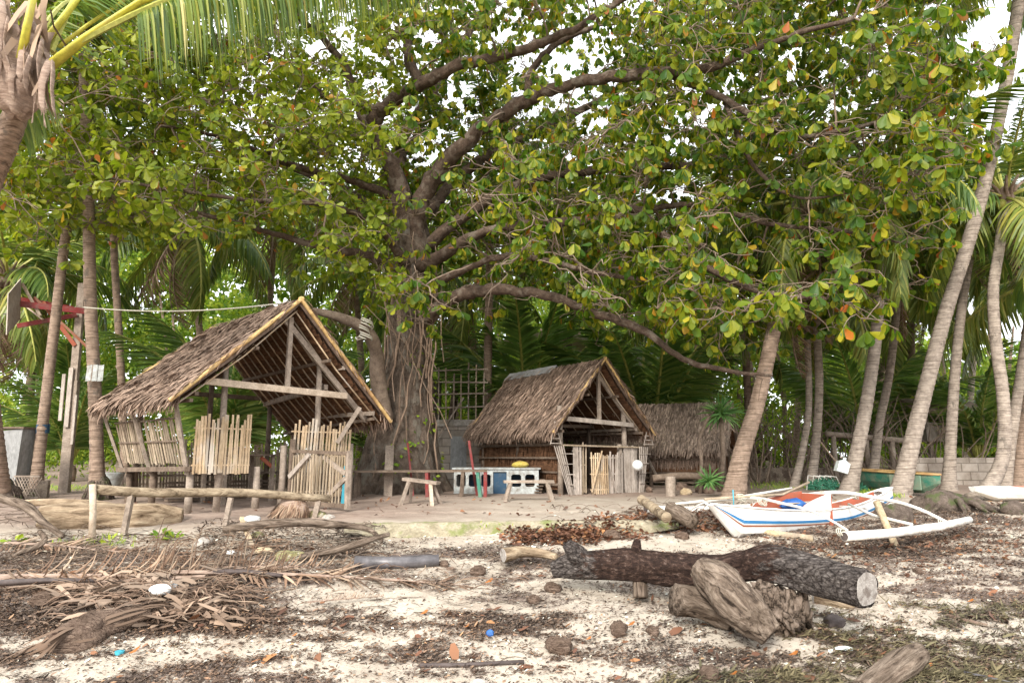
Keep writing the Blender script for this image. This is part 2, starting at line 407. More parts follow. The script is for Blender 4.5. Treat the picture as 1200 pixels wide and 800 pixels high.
# ---------------------------------------------------------------- mesh building
class MB:
    def __init__(s):
        s.v, s.f = [], []

    def add(s, vs, fs):
        b = len(s.v)
        s.v.extend(Vector(v) for v in vs)
        s.f.extend(tuple(b + i for i in f) for f in fs)
        return s

    def box(s, x0, x1, y0, y1, z0, z1):
        vs = [(x, y, z) for z in (z0, z1) for y in (y0, y1) for x in (x0, x1)]
        return s.add(vs, [(0, 2, 3, 1), (4, 5, 7, 6), (0, 1, 5, 4), (2, 6, 7, 3), (0, 4, 6, 2), (1, 3, 7, 5)])

    def bar(s, a, b, w, h=None, up=(0, 0, 1), jit=0.0):
        """rectangular bar from a to b, w wide and h thick (h along up)"""
        a, b = Vector(a), Vector(b)
        h = w if h is None else h
        d = (b - a).normalized()
        up = Vector(up)
        if abs(d.dot(up)) > 0.98:
            up = Vector((0, 1, 0)) if abs(d.y) < 0.9 else Vector((1, 0, 0))
        sx = d.cross(up).normalized()
        sz = sx.cross(d).normalized()
        vs = []
        for p in (a, b):
            for i, j in ((-1, -1), (1, -1), (1, 1), (-1, 1)):
                q = p + sx * (i * w / 2) + sz * (j * h / 2)
                if jit:
                    q += Vector((random.uniform(-jit, jit), random.uniform(-jit, jit), random.uniform(-jit, jit)))
                vs.append(q)
        return s.add(vs, [(3, 2, 1, 0), (4, 5, 6, 7), (0, 1, 5, 4), (1, 2, 6, 5), (2, 3, 7, 6), (3, 0, 4, 7)])

    def tube(s, pts, rad, n=8, rough=0.0, freq=6.0, seed=0, nodes=0.0, flat=1.0, lobes=0.0, octs=3):
        P = np.array([tuple(p) for p in pts], float)
        m = len(P)
        rad = np.array([rad] * m if isinstance(rad, (int, float)) else list(rad), float)
        T = np.empty_like(P)
        T[1:-1] = P[2:] - P[:-2]; T[0] = P[1] - P[0]; T[-1] = P[-1] - P[-2]
        T = unit(T)
        ref = np.array([0, 0, 1.0]) if abs(T[0, 2]) < 0.9 else np.array([1.0, 0, 0])
        u = np.cross(T[0], ref); u /= np.linalg.norm(u)
        Us = []
        for i in range(m):
            u = u - T[i] * u.dot(T[i]); u = u / max(np.linalg.norm(u), 1e-9)
            Us.append(u)
        U = np.array(Us); W = np.cross(T, U)
        acc = np.concatenate([[0], np.cumsum(np.linalg.norm(P[1:] - P[:-1], axis=1))])[:, None]
        a = (2 * math.pi * np.arange(n) / n)[None, :]
        r = np.repeat(rad[:, None], n, 1)
        if rough:
            r = r * (1 + rough * 2 * (fbm(np.cos(a) * 1.6 + 5 + acc * freq * 0.35, np.sin(a) * 1.6 + 9 + acc * freq * 0.2, seed, octs) - 0.5))
        if lobes:
            r = r * (1 + lobes * np.sin(a * 5 + seed + acc * 0.6))
        V = P[:, None, :] + U[:, None, :] * (np.cos(a) * r)[:, :, None] + W[:, None, :] * (np.sin(a) * r * flat)[:, :, None]
        base = len(s.v)
        s.v.extend(Vector(v) for v in V.reshape(-1, 3).tolist())
        for i in range(m - 1):
            q = base + i * n
            for k in range(n):
                k2 = (k + 1) % n
                s.f.append((q + k, q + k2, q + n + k2, q + n + k))
        s.f.append(tuple(base + k for k in reversed(range(n))))
        s.f.append(tuple(base + (m - 1) * n + k for k in range(n)))
        return s

    def bamboo(s, a, b, r, n=8, gap=0.35, bend=0.0):
        a, b = Vector(a), Vector(b)
        L = (b - a).length
        k = max(2, int(L / gap))
        pts, rad = [], []
        mid = Vector((0, 0, bend))
        for i in range(k + 1):
            t = i / k
            p = a.lerp(b, t) + mid * (4 * t * (1 - t))
            e = 0.012 / L
            for dt, q in ((-e, 1.0), (0, 1.12), (e, 1.0)):
                tt = min(max(t + dt, 0), 1)
                pts.append(a.lerp(b, t) + mid * (4 * t * (1 - t)) + (b - a) * dt)
                rad.append(r * q)
        return s.tube(pts, rad, n)

    def blob(s, c, r, seed=0, amp=0.25, nu=14, nv=10, squash=(1, 1, 1), rot=0.0, freq=1.5):
        base = len(s.v)
        cr, sr = math.cos(rot), math.sin(rot)
        th = (math.pi * np.arange(nv + 1) / nv)[:, None]; ph = (2 * math.pi * np.arange(nu) / nu)[None, :]
        dx, dy, dz_ = np.sin(th) * np.cos(ph), np.sin(th) * np.sin(ph), np.cos(th) + 0 * ph
        q = r * (1 + amp * 2 * (fbm(dx * freq + 7 + dz_ * freq * .8, dy * freq + 3 - dz_ * freq * .6, seed, 4) - 0.5))
        x, y, z = dx * q * squash[0], dy * q * squash[1], dz_ * q * squash[2]
        V = np.stack([c[0] + x * cr - y * sr, c[1] + x * sr + y * cr, c[2] + z], 2)
        s.v.extend(Vector(v) for v in V.reshape(-1, 3).tolist())
        for i in range(nv):
            for k in range(nu):
                k2 = (k + 1) % nu
                s.f.append((base + i * nu + k, base + (i + 1) * nu + k, base + (i + 1) * nu + k2, base + i * nu + k2))
        return s

    def build(s, name, mat, parent=None, smooth=False, local=False):
        me = bpy.data.meshes.new(name)
        off = Matrix.Identity(4)
        if parent is not None and not local:
            off = wm(parent).inverted()
        me.from_pydata([tuple(off @ v) for v in s.v], [], s.f)
        me.materials.append(M[mat] if isinstance(mat, str) else mat)
        if smooth:
            me.shade_smooth()
        me.update()
        o = bpy.data.objects.new(name, me)
        C.objects.link(o)
        if parent is not None:
            o.parent = parent
        return o

    def single(s, name, label, cat, mat, group=None, kind=None, smooth=False):
        """a thing that is one mesh, its origin at the middle of its underside"""
        c = Vector((sum(v.x for v in s.v) / len(s.v), sum(v.y for v in s.v) / len(s.v), min(v.z for v in s.v)))
        s.v = [v - c for v in s.v]
        o = s.build(name, mat, None, smooth)
        o.location = c
        tag(o, label, cat, group, kind)
        return o

def wm(o):
    m = Matrix.LocRotScale(o.location, o.rotation_euler, o.scale)
    return (wm(o.parent) @ m) if o.parent else m

def tag(o, label=None, cat=None, group=None, kind=None):
    if label: o['label'] = label
    if cat: o['category'] = cat
    if group: o['group'] = group
    if kind: o['kind'] = kind
    return o

def thing(name, label, cat, loc=(0, 0, 0), rotz=0.0, group=None):
    o = bpy.data.objects.new(name, None)
    C.objects.link(o)
    o.location = loc
    o.rotation_euler = (0, 0, rotz)
    o.empty_display_size = 0.2
    return tag(o, label, cat, group)

def npmesh(name, V, Fc, mat, parent=None, smooth=False):
    """mesh from arrays: V (n,3), Fc (m,k) all faces with k corners"""
    me = bpy.data.meshes.new(name)
    V = np.asarray(V, np.float32)
    Fc = np.asarray(Fc, np.int32)
    k = Fc.shape[1]
    me.vertices.add(len(V))
    me.vertices.foreach_set('co', V.ravel())
    me.loops.add(Fc.size)
    me.loops.foreach_set('vertex_index', Fc.ravel())
    me.polygons.add(len(Fc))
    me.polygons.foreach_set('loop_start', np.arange(0, Fc.size, k, dtype=np.int32))
    me.polygons.foreach_set('loop_total', np.full(len(Fc), k, np.int32))
    me.update(calc_edges=True)
    me.validate()
    if smooth:
        me.shade_smooth()
    me.materials.append(M[mat] if isinstance(mat, str) else mat)
    o = bpy.data.objects.new(name, me)
    C.objects.link(o)
    if parent is not None:
        o.parent = parent
    return o

def unit(a):
    return a / np.maximum(np.linalg.norm(a, axis=1, keepdims=True), 1e-9)

# leaf templates: (along, across, lift) rows and triangles
T_OBOVATE = (np.array([(0, 0, 0), (.32, -.24, .02), (.34, 0, -.05), (.32, .24, .02), (.74, -.5, .0), (.76, 0, -.07), (.74, .5, .0), (.95, -.25, -.03), (1.0, 0, -.07), (.95, .25, -.03)], float),
             np.array([(0, 2, 1), (0, 3, 2), (1, 2, 5), (1, 5, 4), (2, 3, 6), (2, 6, 5), (4, 5, 8), (4, 8, 7), (5, 6, 9), (5, 9, 8)]))
T_LEAF = (np.array([(0, 0, 0), (.5, -.5, 0.03), (.5, .5, 0.03), (1, 0, -.08)], float), np.array([(0, 2, 1), (1, 2, 3)]))
T_FLAKE = (np.array([(0, -.3, 0), (0, .3, 0), (.5, -.5, .09), (.5, .5, .09), (1, -.2, 0), (1, .2, .02)], float), np.array([(0, 2, 3), (0, 3, 1), (2, 4, 5), (2, 5, 3)]))
T_STRIP = (np.array([(0, -.5, 0), (0, .5, 0), (.4, -.45, .02), (.4, .45, .02), (.8, -.4, -.02), (.8, .4, -.02), (1, -.1, -.07), (1, .1, -.07)], float),
           np.array([(0, 2, 3), (0, 3, 1), (2, 4, 5), (2, 5, 3), (4, 6, 7), (4, 7, 5)]))

def leaves(P, D, U, L, W, T, curl=0.0):
    """many leaves: bases P, directions D, rough upward normals U, lengths L, widths W -> V, F"""
    P, D, U = np.asarray(P, float), unit(np.asarray(D, float)), np.asarray(U, float)
    S = unit(np.cross(D, U))
    N = unit(np.cross(S, D))
    tv, tf = T
    n, k = len(P), len(tv)
    L = np.broadcast_to(L, n)[:, None, None]
    W = np.broadcast_to(W, n)[:, None, None]
    a, b, c = tv[:, 0][None, :, None], tv[:, 1][None, :, None], tv[:, 2][None, :, None]
    curl = np.broadcast_to(curl, n)[:, None, None]
    V = P[:, None, :] + D[:, None, :] * a * L + S[:, None, :] * b * W + N[:, None, :] * (c * L - curl * L * a * a)
    Fc = tf[None] + (np.arange(n) * k)[:, None, None]
    return V.reshape(-1, 3), Fc.reshape(-1, 3)

def rnd_dirs(n, zlo=-1.0, zhi=1.0):
    z = rng.uniform(zlo, zhi, n)
    a = rng.uniform(0, 2 * math.pi, n)
    r = np.sqrt(np.maximum(0, 1 - z * z))
    return np.stack([r * np.cos(a), r * np.sin(a), z], 1)

def smooth_path(pts, sub=5):
    """Catmull-Rom through tuples (x, y, z, r)"""
    P = [np.array(p, float) for p in pts]
    P = [2 * P[0] - P[1]] + P + [2 * P[-1] - P[-2]]
    out = []
    for i in range(1, len(P) - 2):
        for j in range(sub):
            t = j / sub
            out.append(0.5 * ((2 * P[i]) + (P[i + 1] - P[i - 1]) * t + (2 * P[i - 1] - 5 * P[i] + 4 * P[i + 1] - P[i + 2]) * t * t + (3 * P[i] - P[i - 1] - 3 * P[i + 1] + P[i + 2]) * t ** 3))
    out.append(P[-2])
    return out
# ---------------------------------------------------------------- ground: one sheet to the horizon
def litter_density(x, y):
    """how thick the wrack and leaf litter lies on the sand, 0..1"""
    x = np.asarray(x, float); y = np.asarray(y, float)
    a = fbm(x * 0.9 + y * 0.35, y * 2.6, 21, 4)
    b = fbm(x * 3.1 + y * 0.9, y * 7.0, 33, 3)
    c = fbm(x * 11 + y * 3, y * 22.0, 41, 3)
    d = sstep(0.41, 0.60, a * 0.42 + b * 0.33 + c * 0.25)
    d = d * (1 - sstep(8.2, 9.0, y) * (1 - sstep(1.5, 3.5, x)))
    d = d * (1 - sstep(10.5, 12.0, y))
    d = d * (1 - 0.5 * sstep(0.2, 1.0, x) * (1 - sstep(1.6, 2.4, x)) * sstep(5.4, 6.0, y) * (1 - sstep(6.7, 7.2, y)))
    d = d + 0.45 * sstep(5.8, 6.5, y) * (1 - sstep(7.8, 8.6, y)) * (1 - sstep(-2.6, -1.0, x))
    d = d + 0.30 * sstep(2.4, 3.6, x) * sstep(6.6, 7.6, y) * (1 - sstep(9.5, 10.5, y))
    return np.clip(d, 0, 1)

m, nt, out = new_mat('beach_sand')
attr = nt.nodes.new('ShaderNodeAttribute')
attr.attribute_name = 'wrack'
attr2 = nt.nodes.new('ShaderNodeAttribute')
attr2.attribute_name = 'packed'
v = mapped(nt, (1, 1, 1))
n1 = noise(nt, v, 2.2, 6, 0.6)
r1 = ramp(nt, [(0.3, (0.37, 0.305, 0.24)), (0.7, (0.54, 0.475, 0.39))])
nt.links.new(n1.outputs['Fac'], r1.inputs['Fac'])
n2 = noise(nt, mapped(nt, (1, 2.2, 1)), 3.0, 6, 0.65)
r2 = ramp(nt, [(0.3, (0.23, 0.165, 0.13)), (0.7, (0.40, 0.31, 0.25))])
nt.links.new(n2.outputs['Fac'], r2.inputs['Fac'])
col = mixc(nt, attr2.outputs['Fac'], r1.outputs['Color'], r2.outputs['Color'])
n3 = noise(nt, mapped(nt, (26, 60, 26)), 1.0, 7, 0.85, 0.5)
mm = nt.nodes.new('ShaderNodeMath'); mm.operation = 'MULTIPLY_ADD'
nt.links.new(attr.outputs['Fac'], mm.inputs[0]); mm.inputs[1].default_value = 0.19
nt.links.new(n3.outputs['Fac'], mm.inputs[2])
r3 = ramp(nt, [(0.60, (0, 0, 0)), (0.65, (1, 1, 1))])
nt.links.new(mm.outputs[0], r3.inputs['Fac'])
r3b = ramp(nt, [(0.0, (0.07, 0.052, 0.045)), (1.0, (0.26, 0.195, 0.16))])
n4 = noise(nt, v, 60, 3, 0.7)
nt.links.new(n4.outputs['Fac'], r3b.inputs['Fac'])
col = mixc(nt, r3.outputs['Color'], col, r3b.outputs['Color'])
n5 = noise(nt, v, 220, 2, 0.6)
r5 = ramp(nt, [(0.3, (0.78, 0.78, 0.78)), (0.7, (1.1, 1.1, 1.1))])
nt.links.new(n5.outputs['Fac'], r5.inputs['Fac'])
col = mixc(nt, 0.7, col, r5.outputs['Color'], 'MULTIPLY')
nb = bump(nt, noise(nt, v, 11, 6, 0.7).outputs['Fac'], 0.8, 0.035)
nb = bump(nt, n5.outputs['Fac'], 0.5, 0.004, nb)
bsdf(nt, out, col, 0.95, nb, 0.15)
M['sand'] = m

def graded(lo, hi, step, far, grow=1.22):
    c = list(np.arange(lo, hi, step))
    s, x = step, hi
    up = []
    while x < far:
        up.append(x); s *= grow; x += s
    s, x, dn = step, lo, []
    while x > -far:
        s *= grow; x -= s; dn.append(x)
    return np.array(dn[::-1] + c + up)

xs = graded(-8.0, 9.5, 0.055, 420)
ys = graded(3.4, 12.0, 0.055, 420)
X, Y = np.meshgrid(xs, ys)
Z = H(X, Y)
V = np.stack([X.ravel(), Y.ravel(), Z.ravel()], 1)
ny, nx = X.shape
idx = np.arange(nx * ny).reshape(ny, nx)
Fc = np.stack([idx[:-1, :-1].ravel(), idx[:-1, 1:].ravel(), idx[1:, 1:].ravel(), idx[1:, :-1].ravel()], 1)
ground = npmesh('beach_ground', V, Fc, 'sand', None, True)
tag(ground, kind='structure')
at1 = ground.data.attributes.new('wrack', 'FLOAT', 'POINT')
at1.data.foreach_set('value', litter_density(X, Y).ravel().astype(np.float32))
pk = sstep(8.9, 9.9, Y + 0.5 * (fbm(X, Y, 71) - 0.5)) * (1 - 0.75 * sstep(-2.2, 0.5, X) * (1 - sstep(12, 14, Y)))
pk = np.clip(pk + 0.6 * sstep(13, 16, Y), 0, 1)
at2 = ground.data.attributes.new('packed', 'FLOAT', 'POINT')
at2.data.foreach_set('value', pk.ravel().astype(np.float32))

# mossy ledge where the trodden terrace drops to the beach
mb = MB()
nxl = 90
prof = [(0.16, 0.012), (0.02, 0.014), (-0.02, 0.0), (-0.045, -0.06), (-0.075, -0.13), (-0.11, -0.24)]
for i in range(nxl + 1):
    x = -2.1 + 4.35 * i / nxl
    e = min(1, 4 * i / nxl, 4 * (1 - i / nxl))
    yl = float(ledge_y(x)) + (float(fbm(x * 3, 1, 5)) - 0.5) * 0.12
    for j, (dy, dz) in enumerate(prof):
        w = (float(fbm(x * 8, j * 0.9, 8)) - 0.5) * 0.05
        mb.v.append(Vector((x, yl + 0.07 + dy + w, 0.852 + dz * (0.4 + 0.6 * e) + w * 0.4)))
k = len(prof)
for i in range(nxl):
    for j in range(k - 1):
        mb.f.append((i * k + j, i * k + j + 1, (i + 1) * k + j + 1, (i + 1) * k + j))
o = mb.build('terrace_ledge', 'ledge', None, True)
tag(o, kind='structure')

# ---------------------------------------------------------------- coconut palms
def frond_mesh(name, curve, mat, n=64, L=3.0, wid=0.042, leaf=0.78, seed=0, dry=False, droop=0.9):
    """Frond along +X from the origin. curve: pitch at the start and how far it bends down (radians)."""
    rg = np.random.default_rng(seed)
    p0, bend = curve
    K = 26
    pos = [np.zeros(3)]
    dirs = []
    for i in range(K):
        t = i / (K - 1)
        a = p0 - bend * t ** 1.35
        dirs.append(np.array([math.cos(a), 0.06 * math.sin(3 * t + seed), math.sin(a)]))
        pos.append(pos[-1] + dirs[-1] * L / K)
    pos = np.array(pos)
    dirs.append(dirs[-1]); dirs = np.array(dirs)
    mb = MB()
    mb.tube([Vector(p) for p in pos[::2]], [0.034 * (1 - 0.9 * (i / (K / 2))) ** 0.8 + 0.004 for i in range(len(pos[::2]))], 5)
    nr = len(mb.f)
    P, D, U, LL = [], [], [], []
    for i in range(n):
        t = 0.17 + 0.83 * (i + 0.5) / n
        f = t * K
        a = int(min(f, K - 1)); fr = f - a
        p = pos[a] * (1 - fr) + pos[a + 1] * fr
        d = dirs[a]
        side = np.cross(d, [0, 0, 1.0]); side /= max(np.linalg.norm(side), 1e-6)
        upv = np.cross(side, d)
        for s in (-1, 1):
            if rg.random() < (0.42 if dry else 0.04):
                continue
            g = 0.45 + 0.9 * t
            dd = side * s * 1.0 + d * g + upv * (0.25 - 0.5 * rg.random()) + rg.normal(0, 0.07 + 0.20 * dry, 3)
            P.append(p); D.append(dd)
            U.append(upv + 0.5 * rg.normal(0, 0.5, 3))
            LL.append(leaf * (0.35 + 0.65 * math.sin(math.pi * min(1, 0.12 + 0.88 * t)) ** 0.7) * rg.uniform(0.85, 1.12))
    P, D, U, LL = np.array(P), unit(np.array(D)), np.array(U), np.array(LL)
    S = unit(np.cross(D, U))
    rows = []
    nseg = 4
    cur = P.copy(); dirc = D.copy()
    dr = droop * rg.uniform(0.7, 1.35, len(P))
    prof = [0.5, 1.0, 0.95, 0.7, 0.08]
    V = []
    for j in range(nseg + 1):
        w = wid * prof[j] / 2
        V.append(cur - S * w); V.append(cur + S * w)
        g = np.zeros_like(dirc); g[:, 2] = -1
        dirc = unit(dirc + g * (dr * 0.45)[:, None])
        cur = cur + dirc * (LL / nseg)[:, None]
    V = np.stack(V, 1).reshape(-1, 3)
    k = 2 * (nseg + 1)
    b = (np.arange(len(P)) * k)[:, None]
    F = []
    for j in range(nseg):
        F.append(np.concatenate([b + 2 * j, b + 2 * j + 1, b + 2 * j + 3, b + 2 * j + 2], 1))
    F = np.concatenate(F, 0)
    off = len(mb.v)
    me = bpy.data.meshes.new(name)
    me.from_pydata([tuple(v) for v in mb.v] + V.tolist(), [], list(mb.f) + (F + off).tolist())
    me.materials.append(M[mat])
    me.materials.append(M['fibre'] if dry else M['rachis'])
    mi = np.zeros(len(me.polygons), np.int32)
    mi[:nr] = 1
    me.polygons.foreach_set('material_index', mi)
    me.update()
    return me

M['frond_young'] = leafy('young_leaflet', [(0.0, (0.09, 0.18, 0.05)), (0.6, (0.20, 0.32, 0.09)), (1.0, (0.42, 0.50, 0.18))], 0.4, 0.5)
M['frond_near'] = leafy('near_leaflet', [(0.0, (0.05, 0.10, 0.02)), (0.55, (0.13, 0.20, 0.035)), (0.9, (0.30, 0.33, 0.07)), (1.0, (0.55, 0.50, 0.22))], 0.35, 0.35, (1, 1, 0.6), 0.5)
FR = {
    'up': [frond_mesh('frond_upright', (0.1, 0.85), 'frond', seed=1), frond_mesh('frond_upright', (0.15, 1.15), 'frond', seed=2)],
    'mid': [frond_mesh('frond_arched', (0.05, 1.25), 'frond', seed=3, droop=1.2), frond_mesh('frond_arched', (0.1, 1.5), 'frond', seed=4, droop=1.3)],
    'young': [frond_mesh('frond_young', (0.1, 0.8), 'frond_young', seed=8), frond_mesh('frond_young', (0.15, 1.1), 'frond_young', seed=9, wid=.05)],
    'yel': [frond_mesh('frond_yellowing', (0.0, 1.1), 'frond_yellow', seed=5, droop=1.4)],
    'dry': [frond_mesh('frond_dry', (0.0, 0.9), 'frond_dry', seed=6, dry=True, droop=1.6, wid=0.03)],
}

def put_frond(parent, me, loc, az, pitch, roll=0.0, scale=1.0, name='frond'):
    o = bpy.data.objects.new(name, me)
    C.objects.link(o)
    o.parent = parent
    o.location = loc
    o.rotation_euler = (roll, -pitch, az)
    o.scale = (scale,) * 3
    return o

def palm_trunk(path, seed=0, n=14):
    """path: smooth (x,y,z,r) list; rings of leaf scars as real steps"""
    pts, rad = [], []
    rg = random.Random(seed)
    acc, last, nxt = 0, None, 0.0
    dense = []
    for a, b in zip(path[:-1], path[1:]):
        L = np.linalg.norm(b[:3] - a[:3])
        k = max(1, int(L / 0.035))
        for j in range(k):
            dense.append(a + (b - a) * j / k)
    dense.append(path[-1])
    for i, q in enumerate(dense):
        ringy = 1 + (0.035 if i % 3 == 0 else -0.015) + rg.uniform(-0.012, 0.012)
        pts.append(q[:3]); rad.append(q[3] * ringy)
    mb = MB()
    mb.tube([Vector(p) for p in pts], rad, n, rough=0.05, freq=3, seed=seed)
    return mb

def palm(label, pix, rb, rt, mat='palm_grey', fronds=15, scale=1.0, dead=2, seed=0, group='coconut palms along the shore', yellow=3, nuts=4, root=0.35, flare=1.55, crown=True):
    """pix: (px, py, Y) from base to top"""
    rg = random.Random(seed * 13 + 5)
    rb *= 0.80; rt *= 0.85
    b = at(*pix[0])
    b.z = hz(b.x, b.y) - 0.08
    P = [b] + [at(*q) for q in pix[1:]]
    n = len(P)
    ctl = []
    tot = sum((P[i + 1] - P[i]).length for i in range(n - 1))
    s = 0
    for i, p in enumerate(P):
        if i: s += (p - P[i - 1]).length
        r = rb + (rt - rb) * (s / tot) ** 0.6
        ctl.append((p.x, p.y, p.z, r))
    path = smooth_path(ctl, 8)
    t = thing('coconut_palm', label, 'palm tree', b, 0, group)
    # flared foot
    base = np.array(b)
    for q in path:
        h = np.linalg.norm(q[:3] - base)
        q[3] *= 1 + (flare - 1) * math.exp(-h / 0.30)
    palm_trunk(path, seed).build('trunk', mat, t, True)
    if root:
        mb = MB()
        mb.blob((b.x, b.y, b.z + 0.05), rb * 1.9, seed, 0.35, 22, 14, (1, 1, root / (rb * 1.9)), rg.uniform(0, 3), 2.6)
        for k in range(26):
            a = rg.uniform(0, 6.28)
            r0, r1 = rb * 1.25, rb * rg.uniform(1.9, 2.7)
            mb.tube([(b.x + math.cos(a) * r0, b.y + math.sin(a) * r0, b.z + root * 0.9), (b.x + math.cos(a + .1) * (r0 + r1) / 2, b.y + math.sin(a + .1) * (r0 + r1) / 2, b.z + root * 0.55),
                     (b.x + math.cos(a) * r1, b.y + math.sin(a) * r1, b.z + 0.02)], [0.014, 0.016, 0.01], 5)
        mb.build('root_mass', 'root', t, True)
    top = P[-1]
    tl = top - b
    if not crown:
        return t
    mb = MB()
    for k in range(9):                                       # old leaf sheaths round the growing point
        a = k * 2.4
        d = Vector((math.cos(a), math.sin(a), 0.9))
        mb.tube([top - Vector((0, 0, 0.25)) + d * 0.06, top + d * 0.18, top + d * 0.38], [0.05, 0.06, 0.03], 6, flat=0.5)
    mb.blob(top, rt * 1.7, seed, 0.3, 12, 8, (1, 1, 1.6))
    mb.build('leaf_sheath', 'fibre', t, True)
    for k in range(fronds):
        az = k * 2.39996 + rg.uniform(-0.25, 0.25) + seed
        f = k / max(1, fronds - 1)
        pitch = 1.25 - 1.75 * f + rg.uniform(-0.12, 0.12)
        me = rg.choice(FR['up']) if f < 0.45 else rg.choice(FR['mid'])
        if k >= fronds - yellow:
            me = FR['yel'][0]
        put_frond(t, me, tl, az, pitch, rg.uniform(-0.3, 0.3), scale * rg.uniform(0.88, 1.1))
    for k in range(dead):
        put_frond(t, FR['dry'][0], tl, rg.uniform(0, 6.28), -0.75 - rg.uniform(0, 0.5), rg.uniform(-0.4, 0.4), scale * rg.uniform(0.7, 0.9), 'dead_frond')
    for k in range(nuts):
        a = rg.uniform(0, 6.28)
        mb = MB()
        mb.blob(top + Vector((math.cos(a) * 0.24, math.sin(a) * 0.24, -0.16 - rg.uniform(0, 0.15))), 0.095, k, 0.05, 12, 8, (1, 1, 1.2))
        mb.build('coconut', 'coconut', t, True)
    return t

# near palm whose head fills the top left corner
b = at(6, 566, 12.3)
t = palm('tall near palm with shaggy fibre head and yellow leaf stalks, top left corner',
         [(6, 566, 12.3), (-14, 450, 11.3), (-30, 330, 9.8), (-18, 235, 8.4), (8, 165, 7.5), (28, 105, 7.0)], 0.17, 0.15, 'palm_tan', 7, 1.1, 1, 31, nuts=0, yellow=0, crown=False)
top = at(28, 95, 7.0)
tl = top - t.location
mb = MB()
rg = random.Random(3)
mb.blob(at(24, 85, 7.02), 0.24, 4, 0.35, 20, 14, (1.1, 1, 2.4), 0, 2.5)
mb.build('leaf_sheath', 'fibre', t, True)
M['sheath'] = leafy('dry_sheath', [(0, (.16, .115, .09)), (1, (.42, .31, .24))], .9, .05, (1, 1, 1), .1)
nsh = 60
shP = np.array([tuple(at(rg.uniform(-14, 62), rg.uniform(-15, 90), 6.95 + rg.uniform(-.2, .15))) for _ in range(nsh)])
V, F = leaves(shP, np.stack([rng.normal(0, .25, nsh), rng.normal(-.1, .15, nsh), -np.ones(nsh)], 1), np.stack([rng.normal(0, .6, nsh), -np.ones(nsh), np.zeros(nsh)], 1), rng.uniform(.25, .55, nsh), rng.uniform(.04, .12, nsh), T_STRIP, rng.uniform(-.2, .5, nsh))
o_ = npmesh('torn_fibre', V, F, 'sheath', t); o_.location = -t.location; o_['kind'] = 'stuff'
for k in range(12):                                          # hanging strips of torn sheath
    x0 = rg.uniform(-16, 66); y0 = rg.uniform(-5, 78)
    a = at(x0, y0, 6.85 + rg.uniform(-.15, .1)); b2 = at(x0 + rg.uniform(-6, 8), y0 + rg.uniform(35, 75), 6.75 + rg.uniform(-.1, .1))
    mid = a.lerp(b2, 0.5) + Vector((rg.uniform(-.04, .04), -0.05, 0))
    mb = MB(); mb.tube([a, a.lerp(mid, .5) + Vector((.02, -.02, 0)), mid, mid.lerp(b2, .6) + Vector((-.015, 0, 0)), b2], [0.03, .05 * rg.uniform(.6, 1.1), 0.045 * rg.uniform(.5, 1.1), .03, 0.008], 8, flat=0.3, rough=.2, seed=k)
    mb.build('sheath_strip', 'fibre', t, True)
for pts, r in (([(58, 78, 6.9), (100, 45, 6.85), (165, 2, 6.8), (215, -14, 6.8)], .055), ([(25, 70, 6.8), (32, 30, 6.7), (45, -30, 6.6)], .05), ([(45, 60, 7.2), (75, 20, 7.3), (110, -25, 7.4)], .045), ([(0, 80, 6.8), (-25, 40, 6.7), (-50, -10, 6.6)], .05),
               ([(60, 62, 7.4), (105, 28, 7.6), (150, -2, 7.8)], .035)):
    P = [at(*q) for q in pts]
    mb = MB(); mb.tube(P, [r * 1.3, r, r * .8, r * .6][:len(P)], 8, flat=0.6)
    mb.build('petiole', 'petiole', t, True)
big = frond_mesh('frond_near', (0.42, 0.62), 'frond_near', n=190, L=4.1, wid=0.026, leaf=0.95, seed=11, droop=3.2)
big2 = frond_mesh('frond_near', (0.55, 0.9), 'frond', n=100, L=4.0, wid=0.042, leaf=0.75, seed=12, droop=2.0)
put_frond(t, big, at(95, 48, 6.85) - t.location, R(3), R(5), 0.1, 0.98)
put_frond(t, big2, at(60, 60, 7.3) - t.location, R(40), R(48), -0.1, 1.0)
for az, pi_ in ((125, 25), (170, 35), (-140, 40), (100, 65)):
    put_frond(t, FR['up'][0], tl, R(az), R(pi_), 0, 1.05)
# dry flower stalk under the head
mb = MB()
for k in range(16):
    a = at(44 + rg.uniform(-3, 3), 70, 6.9); c = at(48 + rg.uniform(-12, 12), 130 + rg.uniform(-10, 22), 6.85 + rg.uniform(-.1, .1))
    mb.tube([a, a.lerp(c, .5) + Vector((rg.uniform(-.03, .03), 0, 0)), c], [0.006, 0.005, 0.004], 4)
mb.build('flower_stalk', 'fibre', t)

G = 'coconut palms along the shore'
palm('straight tan palm behind the plank post, rusty tin plate on its trunk', [(118, 556, 12.2), (112, 480, 12.2), (106, 350, 12.2), (103, 200, 12.2), (98, 60, 12.1), (95, -60, 12)], 0.145, 0.11, 'palm_tan', 14, 1.1, 2, 1, root=0.45, flare=1.7)
palm('tan palm leaning left with a dark blue band painted round it', [(44, 558, 13.3), (50, 500, 13.3), (62, 400, 13.4), (75, 290, 13.5), (88, 200, 13.6), (96, 130, 13.7)], 0.13, 0.1, 'palm_tan', 14, 1.0, 2, 2, root=0.25)
palm('slim palm rising behind the left corner of the large hut', [(150, 545, 16.5), (142, 440, 16.5), (134, 300, 16.5), (130, 180, 16.4)], 0.12, 0.095, 'palm_tan', 14, 1.0, 3, 3)
palm('slender dark palm far behind the grey metal bin', [(32, 560, 19), (36, 480, 19), (40, 390, 18.8), (46, 310, 18.6)], 0.11, 0.09, 'palm_dark', 16, 1.05, 4, 4)
palm('straight pale palm behind the back end of the middle hut', [(570, 555, 18), (571, 470, 18), (573, 360, 18), (574, 290, 18), (573, 200, 18)], 0.145, 0.13, 'palm_tan', 15, 1.1, 3, 5, root=0.2)
